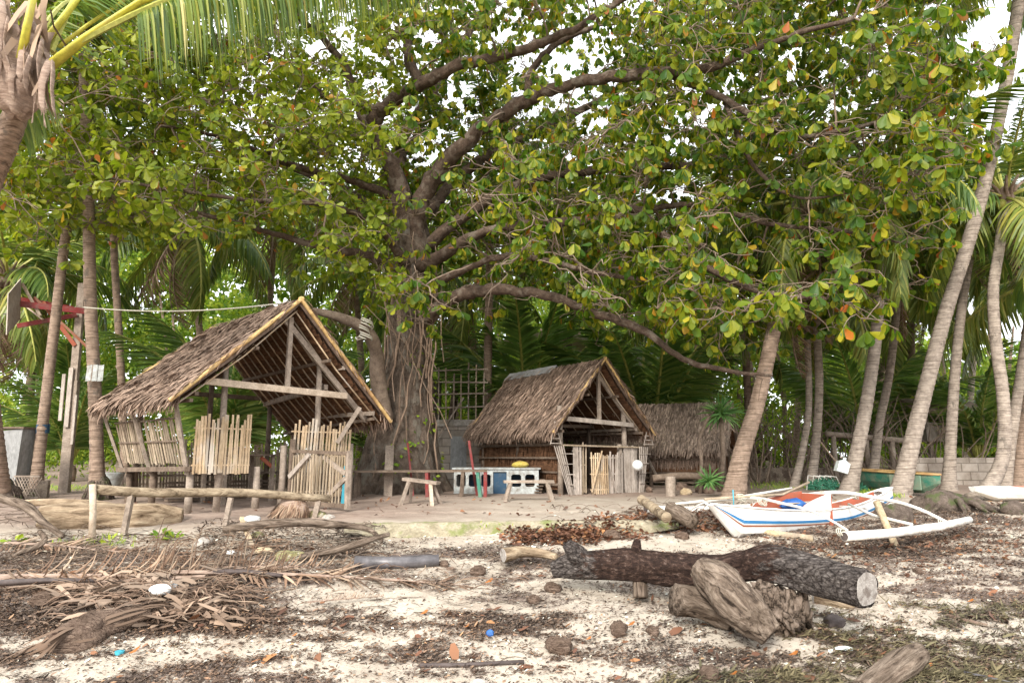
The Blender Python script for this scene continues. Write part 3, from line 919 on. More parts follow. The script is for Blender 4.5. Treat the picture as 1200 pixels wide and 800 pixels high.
palm('dark slim palm behind the ridge of the middle hut, the more upright one', [(652, 556, 21), (662, 440, 21), (672, 370, 21), (680, 290, 21)], 0.14, 0.12, 'palm_dark', 14, 1.0, 2, 6, root=0.2)
palm('brown slim palm just left of the middle hut gable tip, leaning right', [(684, 556, 20), (694, 430, 20), (705, 365, 20), (716, 280, 20)], 0.16, 0.13, 'palm_dark', 14, 1.0, 2, 7, root=0.2)
palm('thick ridged palm leaning right beside the small pandanus and boat bow', [(858, 562, 12.6), (868, 535, 12.6), (888, 470, 12.7), (906, 390, 12.8), (926, 300, 13), (934, 262, 13.1), (938, 235, 13.2)], 0.215, 0.13, 'palm_tan', 15, 1.0, 3, 8, root=0, flare=1.6)
palm('slender grey palm, twin stem curving up behind the bamboo rail', [(948, 556, 15.6), (956, 520, 15.6), (960, 450, 15.6), (957, 380, 15.7), (954, 300, 15.8)], 0.125, 0.1, 'palm_grey', 15, 1.0, 3, 9, root=0)
palm('thin palm bending left at its foot beside its grey twin', [(928, 560, 15.3), (942, 520, 15.5), (948, 470, 15.6), (946, 400, 15.7), (942, 330, 15.8)], 0.1, 0.08, 'palm_grey', 13, 0.9, 2, 10, root=0)
palm('stout palm beside the white jug, green net at its foot', [(992, 572, 13.2), (1002, 540, 13.2), (1014, 480, 13.3), (1026, 400, 13.4), (1031, 320, 13.5), (1036, 240, 13.6)], 0.175, 0.115, 'palm_grey', 15, 1.0, 2, 11, root=0)
palm('slim palm leaning right between the white jug palm and the big leaning one', [(1020, 556, 16.5), (1030, 500, 16.6), (1042, 440, 16.7), (1050, 370, 16.8), (1054, 300, 17)], 0.14, 0.1, 'palm_grey', 14, 0.95, 2, 12, root=0)
palm('longest palm, leaning far right across the open sky', [(1052, 572, 12.7), (1066, 530, 12.7), (1086, 450, 12.8), (1110, 360, 12.8), (1136, 280, 12.7), (1160, 190, 12.5), (1180, 90, 12.2), (1194, 0, 12), (1204, -80, 11.8)], 0.19, 0.12, 'palm_grey', 15, 1.1, 2, 13, root=0, flare=1.5)
palm('upright pale palm in front of the grey block wall', [(1111, 573, 14.6), (1114, 520, 14.6), (1119, 440, 14.6), (1127, 360, 14.6), (1138, 290, 14.7), (1146, 240, 14.8)], 0.15, 0.1, 'palm_grey', 15, 0.85, 5, 14, root=0, flare=1.7)
palm('curved palm rising from a knotted root mound by the outrigger tip', [(1142, 590, 12.4), (1162, 566, 12.5), (1176, 530, 12.6), (1176, 470, 12.7), (1167, 400, 12.8), (1164, 340, 12.9), (1172, 285, 13), (1178, 232, 13.2)], 0.155, 0.105, 'palm_grey', 17, 0.9, 2, 15, root=0, flare=1.6)
palm('short palm leaning right at the right edge beside the curved one', [(1174, 566, 14.2), (1184, 520, 14.2), (1196, 440, 14.2), (1212, 330, 14.2)], 0.14, 0.1, 'palm_grey', 13, 0.9, 2, 16, root=0)
palm('reddish palm cut off by the right edge of the view', [(1192, 562, 16), (1197, 500, 16), (1206, 420, 16), (1220, 330, 16)], 0.13, 0.1, 'palm_tan', 13, 0.9, 1, 17, root=0)
palm('thin dark palm behind the raised grey hut, half hidden', [(1072, 548, 21), (1073, 480, 21), (1068, 410, 21), (1066, 330, 21)], 0.15, 0.12, 'palm_dark', 14, 1.0, 3, 18, root=0.1)
palm('pale straight palm between the slim palm and the big leaning one, far back', [(1045, 548, 20), (1046, 490, 20), (1048, 420, 20), (1052, 360, 20)], 0.1, 0.09, 'palm_grey', 13, 1.0, 2, 19, root=0.1)
# palms of the grove behind, their heads seen above the huts
GB = 'palms of the grove behind the huts'
palm('grove palm whose head hangs over the large hut roof', [(232, 548, 20), (236, 430, 20), (228, 330, 20), (222, 262, 20)], 0.14, 0.11, 'palm_tan', 18, 1.25, 5, 21, GB, root=0.1)
palm('short grove palm between the large hut ridge and the big tree', [(300, 548, 22), (312, 420, 22), (318, 330, 22), (322, 250, 22)], 0.14, 0.11, 'palm_tan', 17, 1.2, 3, 22, GB, root=0.1)
palm('grove palm with head behind the tan roof edges', [(520, 550, 20), (532, 470, 20), (540, 400, 20), (545, 345, 20)], 0.14, 0.11, 'palm_dark', 17, 1.05, 4, 23, GB, root=0.1)
palm('grove palm with head above the low grey hut', [(800, 550, 20), (812, 470, 20), (818, 400, 20), (824, 345, 20)], 0.14, 0.11, 'palm_tan', 18, 1.2, 3, 24, GB, root=0.1)
palm('tall grove palm with dark head behind the right side of the crown', [(880, 548, 19), (874, 420, 19), (868, 320, 19), (864, 240, 19)], 0.14, 0.11, 'palm_dark', 18, 1.15, 3, 25, GB, root=0.1)
palm('grove palm at far left with drooping straw coloured fronds', [(-60, 555, 18), (-50, 450, 18), (-20, 380, 17.5), (10, 325, 17)], 0.14, 0.11, 'palm_dark', 17, 1.1, 5, 26, GB, root=0.1)
palm('grove palm with head between the stout palm and the big leaning one', [(1010, 548, 23), (1030, 450, 23), (1055, 370, 23), (1078, 300, 23)], 0.14, 0.11, 'palm_tan', 17, 1.2, 3, 27, GB, root=0.1)
palm('far palm with small head against the white sky at the right', [(1130, 540, 24), (1140, 430, 24), (1150, 330, 24), (1155, 262, 24)], 0.14, 0.11, 'palm_grey', 16, 1.0, 2, 28, GB, root=0.1)
palm('grove palm behind the block house, its head low', [(420, 550, 21), (424, 450, 21), (420, 380, 21), (416, 318, 21)], 0.14, 0.11, 'palm_tan', 16, 1.1, 3, 29, GB, root=0.1)
palm('grove palm with head over the bare thicket right of centre', [(930, 545, 24), (936, 450, 24), (930, 380, 24), (926, 330, 24)], 0.14, 0.11, 'palm_tan', 16, 1.2, 3, 30, GB, root=0.1)
palm('outermost grove palm past the right edge of the block wall', [(1230, 545, 19), (1222, 450, 19), (1205, 370, 19), (1200, 320, 19)], 0.14, 0.11, 'palm_grey', 16, 1.0, 2, 32, GB, root=0.1)

def young_palm(label, x, y, n, scale, seed):
    rg = random.Random(seed)
    b = on(x, y)
    t = thing('young_coconut_palm', label, 'palm tree', b, 0, 'young palms without a trunk')
    mb = MB(); mb.blob((b.x, b.y, b.z + .15), 0.22, seed, .3, 12, 8, (1, 1, 1.6)); mb.build('leaf_sheath', 'fibre', t, True)
    for k in range(n):
        put_frond(t, rg.choice(FR['young']), (0, 0, 0.35), k * 2.4 + seed, 1.42 - 0.45 * (k / n) + rg.uniform(-.1, .1), rg.uniform(-.3, .3), scale * rg.uniform(.85, 1.1))
    return t
def gx(px, Y): return (px - 600) / 800.0 * Y / 1.0
young_palm('young stemless palm behind the large hut roof, fronds fanning up', gx(262, 16.5), 16.8, 13, 1.35, 1)
young_palm('young stemless palm with broad pale fronds behind the middle hut ridge', gx(612, 19.6), 19.6, 15, 1.75, 2)
young_palm('young stemless palm arching over the low grey hut', gx(760, 18.8), 19.2, 15, 1.7, 3)
young_palm('young stemless palm left of the block house', gx(395, 18), 18, 11, 1.2, 4)
young_palm('young stemless palm at far left behind the metal bin', gx(60, 18), 19, 11, 1.15, 5)
young_palm('young stemless palm behind the block wall at the right edge', gx(1165, 17.5), 18.4, 11, 1.2, 6)
young_palm('young stemless palm between the bare thicket and the raised grey hut', gx(1000, 20), 19.8, 11, 1.4, 7)

# ---------------------------------------------------------------- the wood behind
def clumps(n, xr, yr, zfun, per, size, rad, seed):
    rg = np.random.default_rng(seed)
    P, D, U, L = [], [], [], []
    for i in range(n):
        x = rg.uniform(*xr); y = rg.uniform(*yr)
        z = zfun(rg, x, y)
        if z is None: continue
        r = rg.uniform(*rad)
        k = int(per * r * r)
        d = rg.normal(0, 1, (k, 3)); d /= np.linalg.norm(d, axis=1)[:, None]
        rr = r * rg.uniform(0.55, 1.0, k)[:, None]
        p = np.array([x, y, z]) + d * rr * np.array([1, 1, 0.7])
        P.append(p)
        D.append(d + rg.normal(0, 0.6, (k, 3)) + [0, 0, -0.3])
        U.append(np.tile([0, 0, 1.0], (k, 1)) + rg.normal(0, 0.5, (k, 3)))
        L.append(rg.uniform(*size, k))
    return np.concatenate(P), np.concatenate(D), np.concatenate(U), np.concatenate(L)

def zf_forest(rg, x, y):
    px = 600 + 800 * x / y
    top = np.interp(px, [-200, 200, 600, 900, 1000, 1100, 1300], [12.5, 12.5, 13, 11, 7.8, 5.6, 4.8])
    return 1.4 + (top - 1.0) * rg.uniform(0, 1) ** 0.95
P, D, U, L = clumps(560, (-30, 32), (26.5, 34), zf_forest, 150, (0.16, 0.32), (0.7, 1.5), 4)
V, F = leaves(P, D, U, L, L * 0.5, T_LEAF, 0.2)
def zf_far(rg, x, y):
    px = 600 + 800 * x / y
    top = np.interp(px, [-200, 200, 600, 900, 1000, 1100, 1300], [16, 16, 16, 13.5, 9.4, 6.6, 5.5])
    return 1.5 + (top - 1.0) * rg.uniform(0, 1)
P2, D2, U2, L2 = clumps(560, (-36, 38), (34, 40), zf_far, 60, (0.35, 0.6), (1.0, 2.0), 14)
V2, F2 = leaves(P2, D2, U2, L2, L2 * 0.6, T_LEAF, 0.2)
F2 = F2 + len(V)
o = npmesh('forest_foliage', np.concatenate([V, V2]), np.concatenate([F, F2]), 'forest')
tag(o, 'green wood of broadleaf trees closing the view behind the huts', 'wood', kind='stuff')
# trunks of that wood, thin and dark
mb = MB()
rg = random.Random(9)
for k in range(46):
    x = rg.uniform(-25, 27); y = rg.uniform(26, 32)
    z0 = hz(x, y); h = rg.uniform(3.5, 8)
    mb.tube([(x, y, z0 - .1), (x + rg.uniform(-.3, .3), y, z0 + h * .5), (x + rg.uniform(-.8, .8), y, z0 + h)], [rg.uniform(.08, .18), .09, .04], 7)
o = mb.build('forest_stems', 'palm_dark', None, True)
tag(o, 'dim trunks inside the wood behind the huts', 'wood', kind='stuff')
def zf_low(rg, x, y):
    return hz(x, y) + 0.15 + 2.6 * rg.uniform(0, 1) ** 1.2
P, D, U, L = clumps(380, (-21, 25), (18.8, 26), zf_low, 240, (0.08, 0.2), (0.4, 0.85), 5)
px = 600 + 800 * P[:, 0] / P[:, 1]
keep = ~((px > 470) & (px < 600) & (P[:, 1] < 19.5))
V, F = leaves(P[keep], D[keep], U[keep], L[keep], L[keep] * 0.45, T_LEAF, 0.2)
o = npmesh('undergrowth', V, F, 'bush')
tag(o, 'bright green undergrowth between the trunks behind the huts', 'undergrowth', kind='stuff')
# bare brown thicket at the right
mb = MB()
for k in range(170):
    x = rg.uniform(4.8, 11.5); y = rg.uniform(16.8, 19.5)
    z0 = hz(x, y)
    p = Vector((x, y, z0)); pts = [p.copy()]
    d = Vector((rg.uniform(-.5, .5), rg.uniform(-.2, .2), 1))
    for j in range(6):
        d += Vector((rg.uniform(-.35, .35), rg.uniform(-.2, .2), rg.uniform(-.25, .1)))
        p = p + d.normalized() * rg.uniform(.25, .5)
        pts.append(p.copy())
    mb.tube(pts, [rg.uniform(.012, .03) * (1 - j * .12) for j in range(7)], 5)
o = mb.build('bare_thicket', 'twig')
tag(o, 'tangle of bare brown stems between the palms at the right', 'thicket', kind='stuff')
# ---------------------------------------------------------------- the great sea almond tree
TY = 14.6
tb = at(470, 572, TY); tb.z = hz(tb.x, tb.y)
tree = thing('sea_almond_tree', 'huge old spreading tree with vine-hung trunk, its crown over the whole camp', 'tree', tb)
def pr(px, Y): return px * Y / 800.0
ctl = []
for (px, py, r) in ((466, 585, 54), (467, 560, 44), (469, 530, 38), (472, 495, 34), (475, 455, 30), (478, 415, 27), (481, 375, 26), (484, 340, 25), (484, 305, 23), (483, 275, 21), (480, 250, 17)):
    p = at(px, py, TY)
    ctl.append((p.x, p.y, p.z, pr(r, TY)))
path = smooth_path(ctl, 12)
mb = MB()
n = 90
u0 = len(mb.v)
for i, q in enumerate(path):
    hgt = q[2] - tb.z
    for k in range(n):
        a = 2 * math.pi * k / n
        butt = 0.28 * math.exp(-max(hgt, 0) / 0.9) * abs(math.sin(a * 3.5 + 0.7)) ** 1.2
        ridge = 0.16 * (float(fbm(math.cos(a) * 2.8 + 9, math.sin(a) * 2.8 + hgt * 0.55 + 4, 61, 5)) - 0.5) * 2
        knob = 0.22 * max(0, float(fbm(math.cos(a) * 2 + 3, math.sin(a) * 2 + hgt * 1.1, 62, 3)) - 0.55) * 2 * math.exp(-abs(hgt - 1.5) / 1.2) * 2
        r = q[3] * (1 + butt + ridge + knob)
        mb.v.append(Vector((q[0] + math.cos(a) * r, q[1] + math.sin(a) * r * 0.95, q[2])))
for i in range(len(path) - 1):
    for k in range(n):
        k2 = (k + 1) % n
        mb.f.append((i * n + k, i * n + k2, (i + 1) * n + k2, (i + 1) * n + k))
mb.f.append(tuple((len(path) - 1) * n + k for k in range(n)))
mb.build('trunk', 'bark', tree, True)

LIMBS = [  # (px, py, Y, radius px)
    [(478, 285, 14.6, 20), (466, 215, 14.3, 17), (436, 155, 14, 14), (452, 125, 13.6, 13), (495, 98, 13, 12), (535, 78, 12.5, 10), (600, 62, 12, 9), (650, 45, 11.6, 8), (700, 18, 11, 6), (760, -20, 10.6, 5)],
    [(484, 300, 14.5, 18), (500, 222, 14.2, 16), (545, 168, 13.6, 14), (592, 132, 13, 13), (645, 106, 12.4, 12), (705, 93, 11.8, 11), (775, 85, 11.2, 10), (835, 78, 10.6, 8), (910, 48, 10, 6), (1000, 22, 9.4, 4)],
    [(440, 165, 14.1, 11), (418, 120, 14.3, 9), (405, 80, 14.3, 8), (372, 40, 14, 6), (330, 5, 13.6, 4)],
    [(492, 98, 13.2, 9), (478, 60, 13.4, 8), (484, 20, 13.6, 7), (490, -30, 13.8, 6)],
    [(478, 330, 14.4, 12), (440, 302, 14, 8), (390, 292, 13.6, 7), (330, 276, 13.2, 5), (260, 256, 12.6, 4), (180, 240, 12, 3)],
    [(474, 240, 14.4, 9), (420, 214, 14, 7), (350, 196, 13.4, 6), (290, 172, 12.8, 5), (235, 155, 12.2, 3.5), (188, 147, 11.8, 2.5)],
    [(486, 385, 14.4, 14), (530, 350, 13.8, 11), (582, 340, 13.3, 10), (640, 347, 12.8, 9), (700, 368, 12.3, 8), (750, 385, 12, 7), (800, 420, 11.6, 5), (850, 434, 11.3, 4), (905, 440, 11, 2.5)],
    [(486, 300, 14.6, 12), (560, 242, 14.3, 9), (640, 206, 14, 8), (740, 198, 13.6, 7), (860, 188, 13, 5), (940, 165, 12.6, 3)],
    [(490, 315, 14.2, 12), (560, 275, 13.6, 9), (630, 262, 13, 8), (690, 258, 12.6, 8), (742, 246, 12.2, 8), (790, 285, 11.8, 7), (850, 325, 11.4, 6), (905, 345, 11, 4), (968, 350, 10.6, 3)],
    [(618, 118, 12.7, 8), (622, 85, 12.8, 7), (652, 52, 12.9, 6), (700, 30, 13, 4)],
    [(780, 85, 11.2, 7), (850, 118, 10.8, 6), (925, 158, 10.3, 5), (1000, 150, 9.9, 4), (1075, 128, 9.6, 2.5)],
    [(446, 130, 13.8, 8), (380, 112, 13.4, 6), (310, 62, 12.8, 4), (240, 50, 12.3, 3)],
    [(484, 345, 14.3, 10), (540, 318, 13.4, 7), (590, 300, 12.8, 6), (640, 305, 12.2, 5), (700, 320, 11.6, 4), (770, 330, 11.2, 3)],
    [(745, 246, 12.2, 6), (820, 240, 11.8, 5), (900, 262, 11.3, 4), (980, 270, 10.8, 3), (1060, 285, 10.4, 2)],
    [(850, 120, 10.9, 5), (880, 190, 10.6, 4), (930, 230, 10.3, 3), (1000, 225, 10, 2), (1070, 210, 9.8, 2)],
    [(470, 250, 15, 14), (470, 170, 15.6, 11), (520, 90, 16.2, 8), (560, 20, 16.8, 6)],
    [(484, 270, 15, 12), (560, 190, 16, 9), (680, 130, 16.6, 7), (800, 60, 17, 5)],
    [(470, 270, 15, 10), (400, 220, 16, 7), (300, 180, 16.6, 5), (200, 120, 17, 4)],
    [(476, 310, 14.2, 9), (440, 262, 13.3, 6), (380, 240, 12.4, 5), (300, 235, 11.6, 4), (200, 222, 11, 3), (110, 205, 10.6, 2)],
]
nodes_p, nodes_r = [], []
for li, lb in enumerate(LIMBS):
    ctl = []
    for (px, py, Y, r) in lb:
        p = at(px, py, Y)
        ctl.append((p.x, p.y, p.z, pr(r, Y) * 0.68))
    path = smooth_path(ctl, 7)
    rg = random.Random(li)
    for i, q in enumerate(path):
        if i > 2:
            q[:3] += np.array([rg.uniform(-1, 1), rg.uniform(-1, 1), rg.uniform(-1, 1)]) * q[3] * 0.28
        if i > 5 or li > 2:
            nodes_p.append(q[:3].copy()); nodes_r.append(q[3])
    mb = MB()
    mb.tube([Vector(q[:3]) for q in path], [q[3] for q in path], 12, rough=0.28, freq=4, seed=li)
    mb.build('limb', 'limb' , tree, True)
mb = MB()                                                    # dead bent limb beside the large hut
P = [(452, 492, 13.9, 9), (444, 450, 13.7, 9), (440, 412, 13.4, 8), (430, 388, 13.1, 7), (404, 374, 12.8, 6), (366, 364, 12.4, 4)]
ctl = [(*at(a, b, c), pr(r, c)) for a, b, c, r in P]
path = smooth_path(ctl, 6)
mb.tube([Vector(q[:3]) for q in path], [q[3] for q in path], 12, rough=0.3, freq=5, seed=44)
mb.build('dead_limb', 'twig', tree, True)
mb = MB()
for k in range(5):
    t0 = random.random()
    p = at(430 + random.uniform(-6, 6), 388, 13.0)
    pts = [p + Vector((0.12 * math.cos(a * 1.1 + k), 0.12 * math.sin(a * 1.1 + k), -0.05 * a + 0.25)) for a in np.arange(0, 9, 0.5)]
    mb.tube(pts, 0.014, 5)
mb.build('rope_tie', 'rope', tree, True)

# leaf rosettes: targets spread through the crown, each joined by twigs to the nearest limb
def crown_density(px, py):
    low = np.interp(px, [-100, 0, 120, 250, 330, 420, 470, 520, 600, 700, 800, 860, 920, 1000, 1060, 1120, 1180, 1230],
                    [250, 300, 300, 320, 300, 345, 385, 395, 380, 395, 425, 430, 425, 405, 375, 310, 130, 60])
    d = np.clip((low - py) / 70.0, 0, 1) ** 1.1
    d = d * np.interp(px, [-50, 100, 300, 420, 520, 1080, 1140, 1200], [0.8, 1.15, 1.15, 1.1, 0.95, 0.85, 0.4, 0.15])
    return d
clus = []
SHOW = [(q[0], q[1], q[2]) for lb in (LIMBS[0], LIMBS[1], LIMBS[2], LIMBS[3]) for a_, b_ in zip(lb[:-1], lb[1:]) for t_ in (0, .33, .66) for q in [[a_[i] + (b_[i] - a_[i]) * t_ for i in range(3)]]]
SHOW += [(99 + k * .8, 60 + 20 * k, 12.2) for k in range(14)] + [(935 - 2.2 * k, 240 + 12 * k, 13) for k in range(16)] + [(1185 - 5 * k, 60 + 20 * k, 12.3) for k in range(12)]
SHOW = np.array(SHOW)
while len(clus) < 1850:
    px, py = rng.uniform(-60, 1225), rng.uniform(-130, 470)
    if rng.random() > crown_density(px, py): continue
    if float(fbm(px / 85.0, py / 60.0, 77, 3)) < (0.37 if not (850 < px < 1110 and py < 230) else 0.2): continue
    for gxp, gyp, gr in ((235, 158, 20), (360, 240, 12), (205, 88, 14), (540, 90, 13), (435, 150, 10), (820, 375, 16), (580, 372, 18), (300, 130, 14), (1170, 250, 60), (1160, 120, 12), (455, 255, 8)):
        if (px - gxp) ** 2 + (py - gyp) ** 2 < gr * gr: break
    else:
        yb = np.interp(px, [-60, 470, 1200], [11.5, 12.8, 10.2])
        Yd = yb + rng.uniform(-1.9, 2.4) + (2.2 if rng.random() < 0.25 else 0)
        if 385 < px < 660 and 50 < py < 345 and rng.random() < 0.5:
            Yd = rng.uniform(15.0, 17.2)                     # the fork of the great limbs stays open to view
        near_ = np.min(np.hypot(SHOW[:, 0] - px, SHOW[:, 1] - py) + np.where(Yd < SHOW[:, 2] + .3, 0, 99))
        if near_ < 23 and rng.random() < 0.62: continue
        if px > 850 and py > 235 and rng.random() < 0.55:
            Yd = rng.uniform(13.6, 16.5)
        clus.append((px, py, Yd))
for k in range(330):                                        # the far side of the crown, behind the great limbs
    clus.append((rng.uniform(400, 1120), rng.uniform(-60, 300), rng.uniform(15.6, 18.6)))
CP = np.array([list(at(*c)) for c in clus])
NP = np.array(nodes_p); NR = np.array(nodes_r)
order = np.argsort([np.min(np.linalg.norm(NP - c, axis=1)) for c in CP])
small = MB(); fine = MB()
rg = random.Random(5)
RP, RD = [], []          # rosette positions and twig directions
def wig(a, b, k, amp):
    d = (b - a)
    L = np.linalg.norm(d)
    out = []
    off = np.zeros(3)
    for j in range(k + 1):
        t = j / k
        off = off + rng.normal(0, amp * L, 3) * (1 if 0 < j < k else 0)
        out.append(a + d * t + off * math.sin(math.pi * t) + np.array([0, 0, 0.10 * L * math.sin(math.pi * t)]))
    return out
for ci in order:
    c = CP[ci]
    dist = np.linalg.norm(NP - c, axis=1)
    j = int(np.argmin(dist + np.where(NR < 0.012, 0.3, 0)))
    L = dist[j]
    r0 = min(NR[j] * 0.7, 0.012 + 0.014 * L)
    pts = wig(NP[j], c, max(4, int(L / 0.22)), 0.045)
    rad = [r0 + (0.008 - r0) * (i / (len(pts) - 1)) for i in range(len(pts))]
    small.tube([Vector(p) for p in pts], rad, 6)
    NP = np.concatenate([NP, np.array(pts[2:])]); NR = np.concatenate([NR, np.array(rad[2:])])
    for k in range(rg.randint(5, 7)):
        d = rnd_dirs(1, -0.7, 0.8)[0]
        e = c + d * np.array([1, 1, 0.8]) * rng.uniform(0.25, 0.75)
        s = pts[rg.randint(len(pts) // 2, len(pts) - 1)]
        q = wig(s, e, 5, 0.06)
        fine.tube([Vector(p) for p in q], [0.0085, 0.0075, 0.007, 0.006, 0.006, 0.006], 4)
        RP.append(q[-1]); RD.append(q[-1] - q[-2] + np.array([0, 0, 0.0]))
for k in range(70):                                        # leafless crooked twigs, mostly low on the right side
    pxk = rng.uniform(480, 1060); pyk = rng.uniform(150, 430)
    c = np.array(at(pxk, pyk, rng.uniform(9.8, 12.5)))
    j = int(np.argmin(np.linalg.norm(NP - c, axis=1)))
    e = NP[j] + rnd_dirs(1, -.8, .6)[0] * rng.uniform(.5, 1.3)
    q = wig(NP[j], e, 9, 0.05)
    small.tube([Vector(p) for p in q], [0.015, .014, .013, .012, .011, .010, .009, .008, .006, .004], 5)
small.build('branches', 'twig', tree, True)['kind'] = 'stuff'
fine.build('twigs', 'twig', tree, False)['kind'] = 'stuff'
RP = np.array(RP); RD = unit(np.array(RD))
left = RP[:, 0] / RP[:, 1] < -0.17
def rosettes(P, D, per, size, wr, T, droop):
    n = len(P)
    cnt = rng.integers(per[0], per[1] + 1, n)
    I = np.repeat(np.arange(n), cnt)
    k = np.concatenate([np.arange(c) for c in cnt])
    a = k * 2.4 + rng.uniform(0, 6.28, n)[I]
    Dk = D[I]
    ref = np.tile([0, 0, 1.0], (len(I), 1))
    S = unit(np.cross(Dk, ref) + 1e-4); T2 = np.cross(S, Dk)
    rad = S * np.cos(a)[:, None] + T2 * np.sin(a)[:, None]
    dd = rad * 0.9 + Dk * rng.uniform(0.0, 0.5, len(I))[:, None]
    dd[:, 2] -= droop * rng.uniform(0.3, 1.3, len(I))
    L = rng.uniform(size[0], size[1], len(I)) * rng.uniform(0.75, 1.1, n)[I]
    base = P[I] - Dk * (rng.uniform(0, 0.09, len(I)))[:, None]
    U = Dk + np.array([0, 0, 0.8]) + rng.normal(0, 0.2, (len(I), 3))
    return leaves(base + unit(dd) * 0.02, dd, U, L, L * wr * rng.uniform(.85, 1.15, len(I)), T, rng.uniform(0.0, 0.3, len(I)))
V, F = rosettes(RP[~left], RD[~left], (6, 11), (0.13, 0.225), 0.56, T_OBOVATE, 1.9)
npmesh('crown', V, F, 'leaf_main', tree, True).location = -tree.location
V, F = rosettes(RP[left], RD[left], (7, 12), (0.12, 0.20), 0.55, T_OBOVATE, 0.35)
o = npmesh('crown', V, F, 'leaf_small', tree, True); o.location = -tree.location
o['label'] = 'lighter yellow green leafage on the left side of the crown'
print('rosettes', len(RP))

# vines and aerial roots clinging to the trunk
for k in range(13):
    rg = random.Random(100 + k)
    a0 = rg.uniform(-math.pi, 0.0)              # camera side of the trunk
    x0 = rg.uniform(-1, 1)
    pts = []
    top = rg.uniform(3.0, 5.6); lo = rg.uniform(1.1, 2.4) if k % 3 else 0.1
    for j in range(12):
        t = j / 11
        h = lo + (top - lo) * t
        w = np.interp(h, [0, 1, 2, 3, 4.5, 6], [0.78, .66, .56, .49, .45, .40])
        a = a0 + 0.35 * math.sin(3 * t + k) + 0.12 * rg.uniform(-1, 1)
        cx = at(470 + 12 * min(1, h / 4), 500, TY).x
        r = w * (1.04 + 0.10 * rg.random()) + (0.12 * t if k % 4 == 0 else 0)
        pts.append((cx + math.cos(a) * r, TY + math.sin(a) * r, tb.z + h))
    mb = MB()
    mb.tube(pts, [rg.uniform(0.010, 0.024)] * 6 + [0.010] * 6, 6)
    mb.build('vine', 'vine', tree, True)
mb = MB()
for k in range(12):
    rg = random.Random(300 + k)
    p = at(rg.uniform(425, 520), rg.uniform(290, 360), TY - rg.uniform(0.4, 1.4))
    q = at(rg.uniform(435, 530), rg.uniform(400, 520), TY - rg.uniform(0.6, 1.1))
    pts = wig(np.array(p), np.array(q), 7, 0.03)
    mb.tube([Vector(z) for z in pts], 0.009, 4)
mb.build('hanging_vines', 'vine', tree)['kind'] = 'stuff'
n = 700
a = rng.uniform(-3.3, 0.2, n); h = rng.uniform(0.3, 5.2, n)
w = np.interp(h, [0, 1, 2, 3, 4.5, 6], [.85, .7, .6, .52, .47, .42])
msk = vnoise(a * 1.7, h * 1.5, 91) > 0.55
P = np.stack([tb.x + 0.08 + np.cos(a) * w, TY + np.sin(a) * w, tb.z + h], 1)[msk]
D = np.stack([np.cos(a), np.sin(a), -0.6 + 0 * a], 1)[msk] + rng.normal(0, 0.5, (msk.sum(), 3))
V, F = leaves(P, D, rnd_dirs(len(P), 0.2, 1), 0.1, 0.07, T_LEAF)
o = npmesh('climbing_leaves', V, F, 'bush', tree); o.location = -tree.location; o['kind'] = 'stuff'
# ---------------------------------------------------------------- huts
def quadslab(mb, a, b, c, d, th):
    """slab under the quad a b c d (counter-clockwise from above), th thick downwards"""
    a, b, c, d = map(Vector, (a, b, c, d))
    n = (b - a).cross(d - a).normalized()
    lo = [p - n * th for p in (a, b, c, d)]
    return mb.add([a, b, c, d] + lo, [(0, 1, 2, 3), (7, 6, 5, 4), (0, 4, 5, 1), (1, 5, 6, 2), (2, 6, 7, 3), (3, 7, 4, 0)])

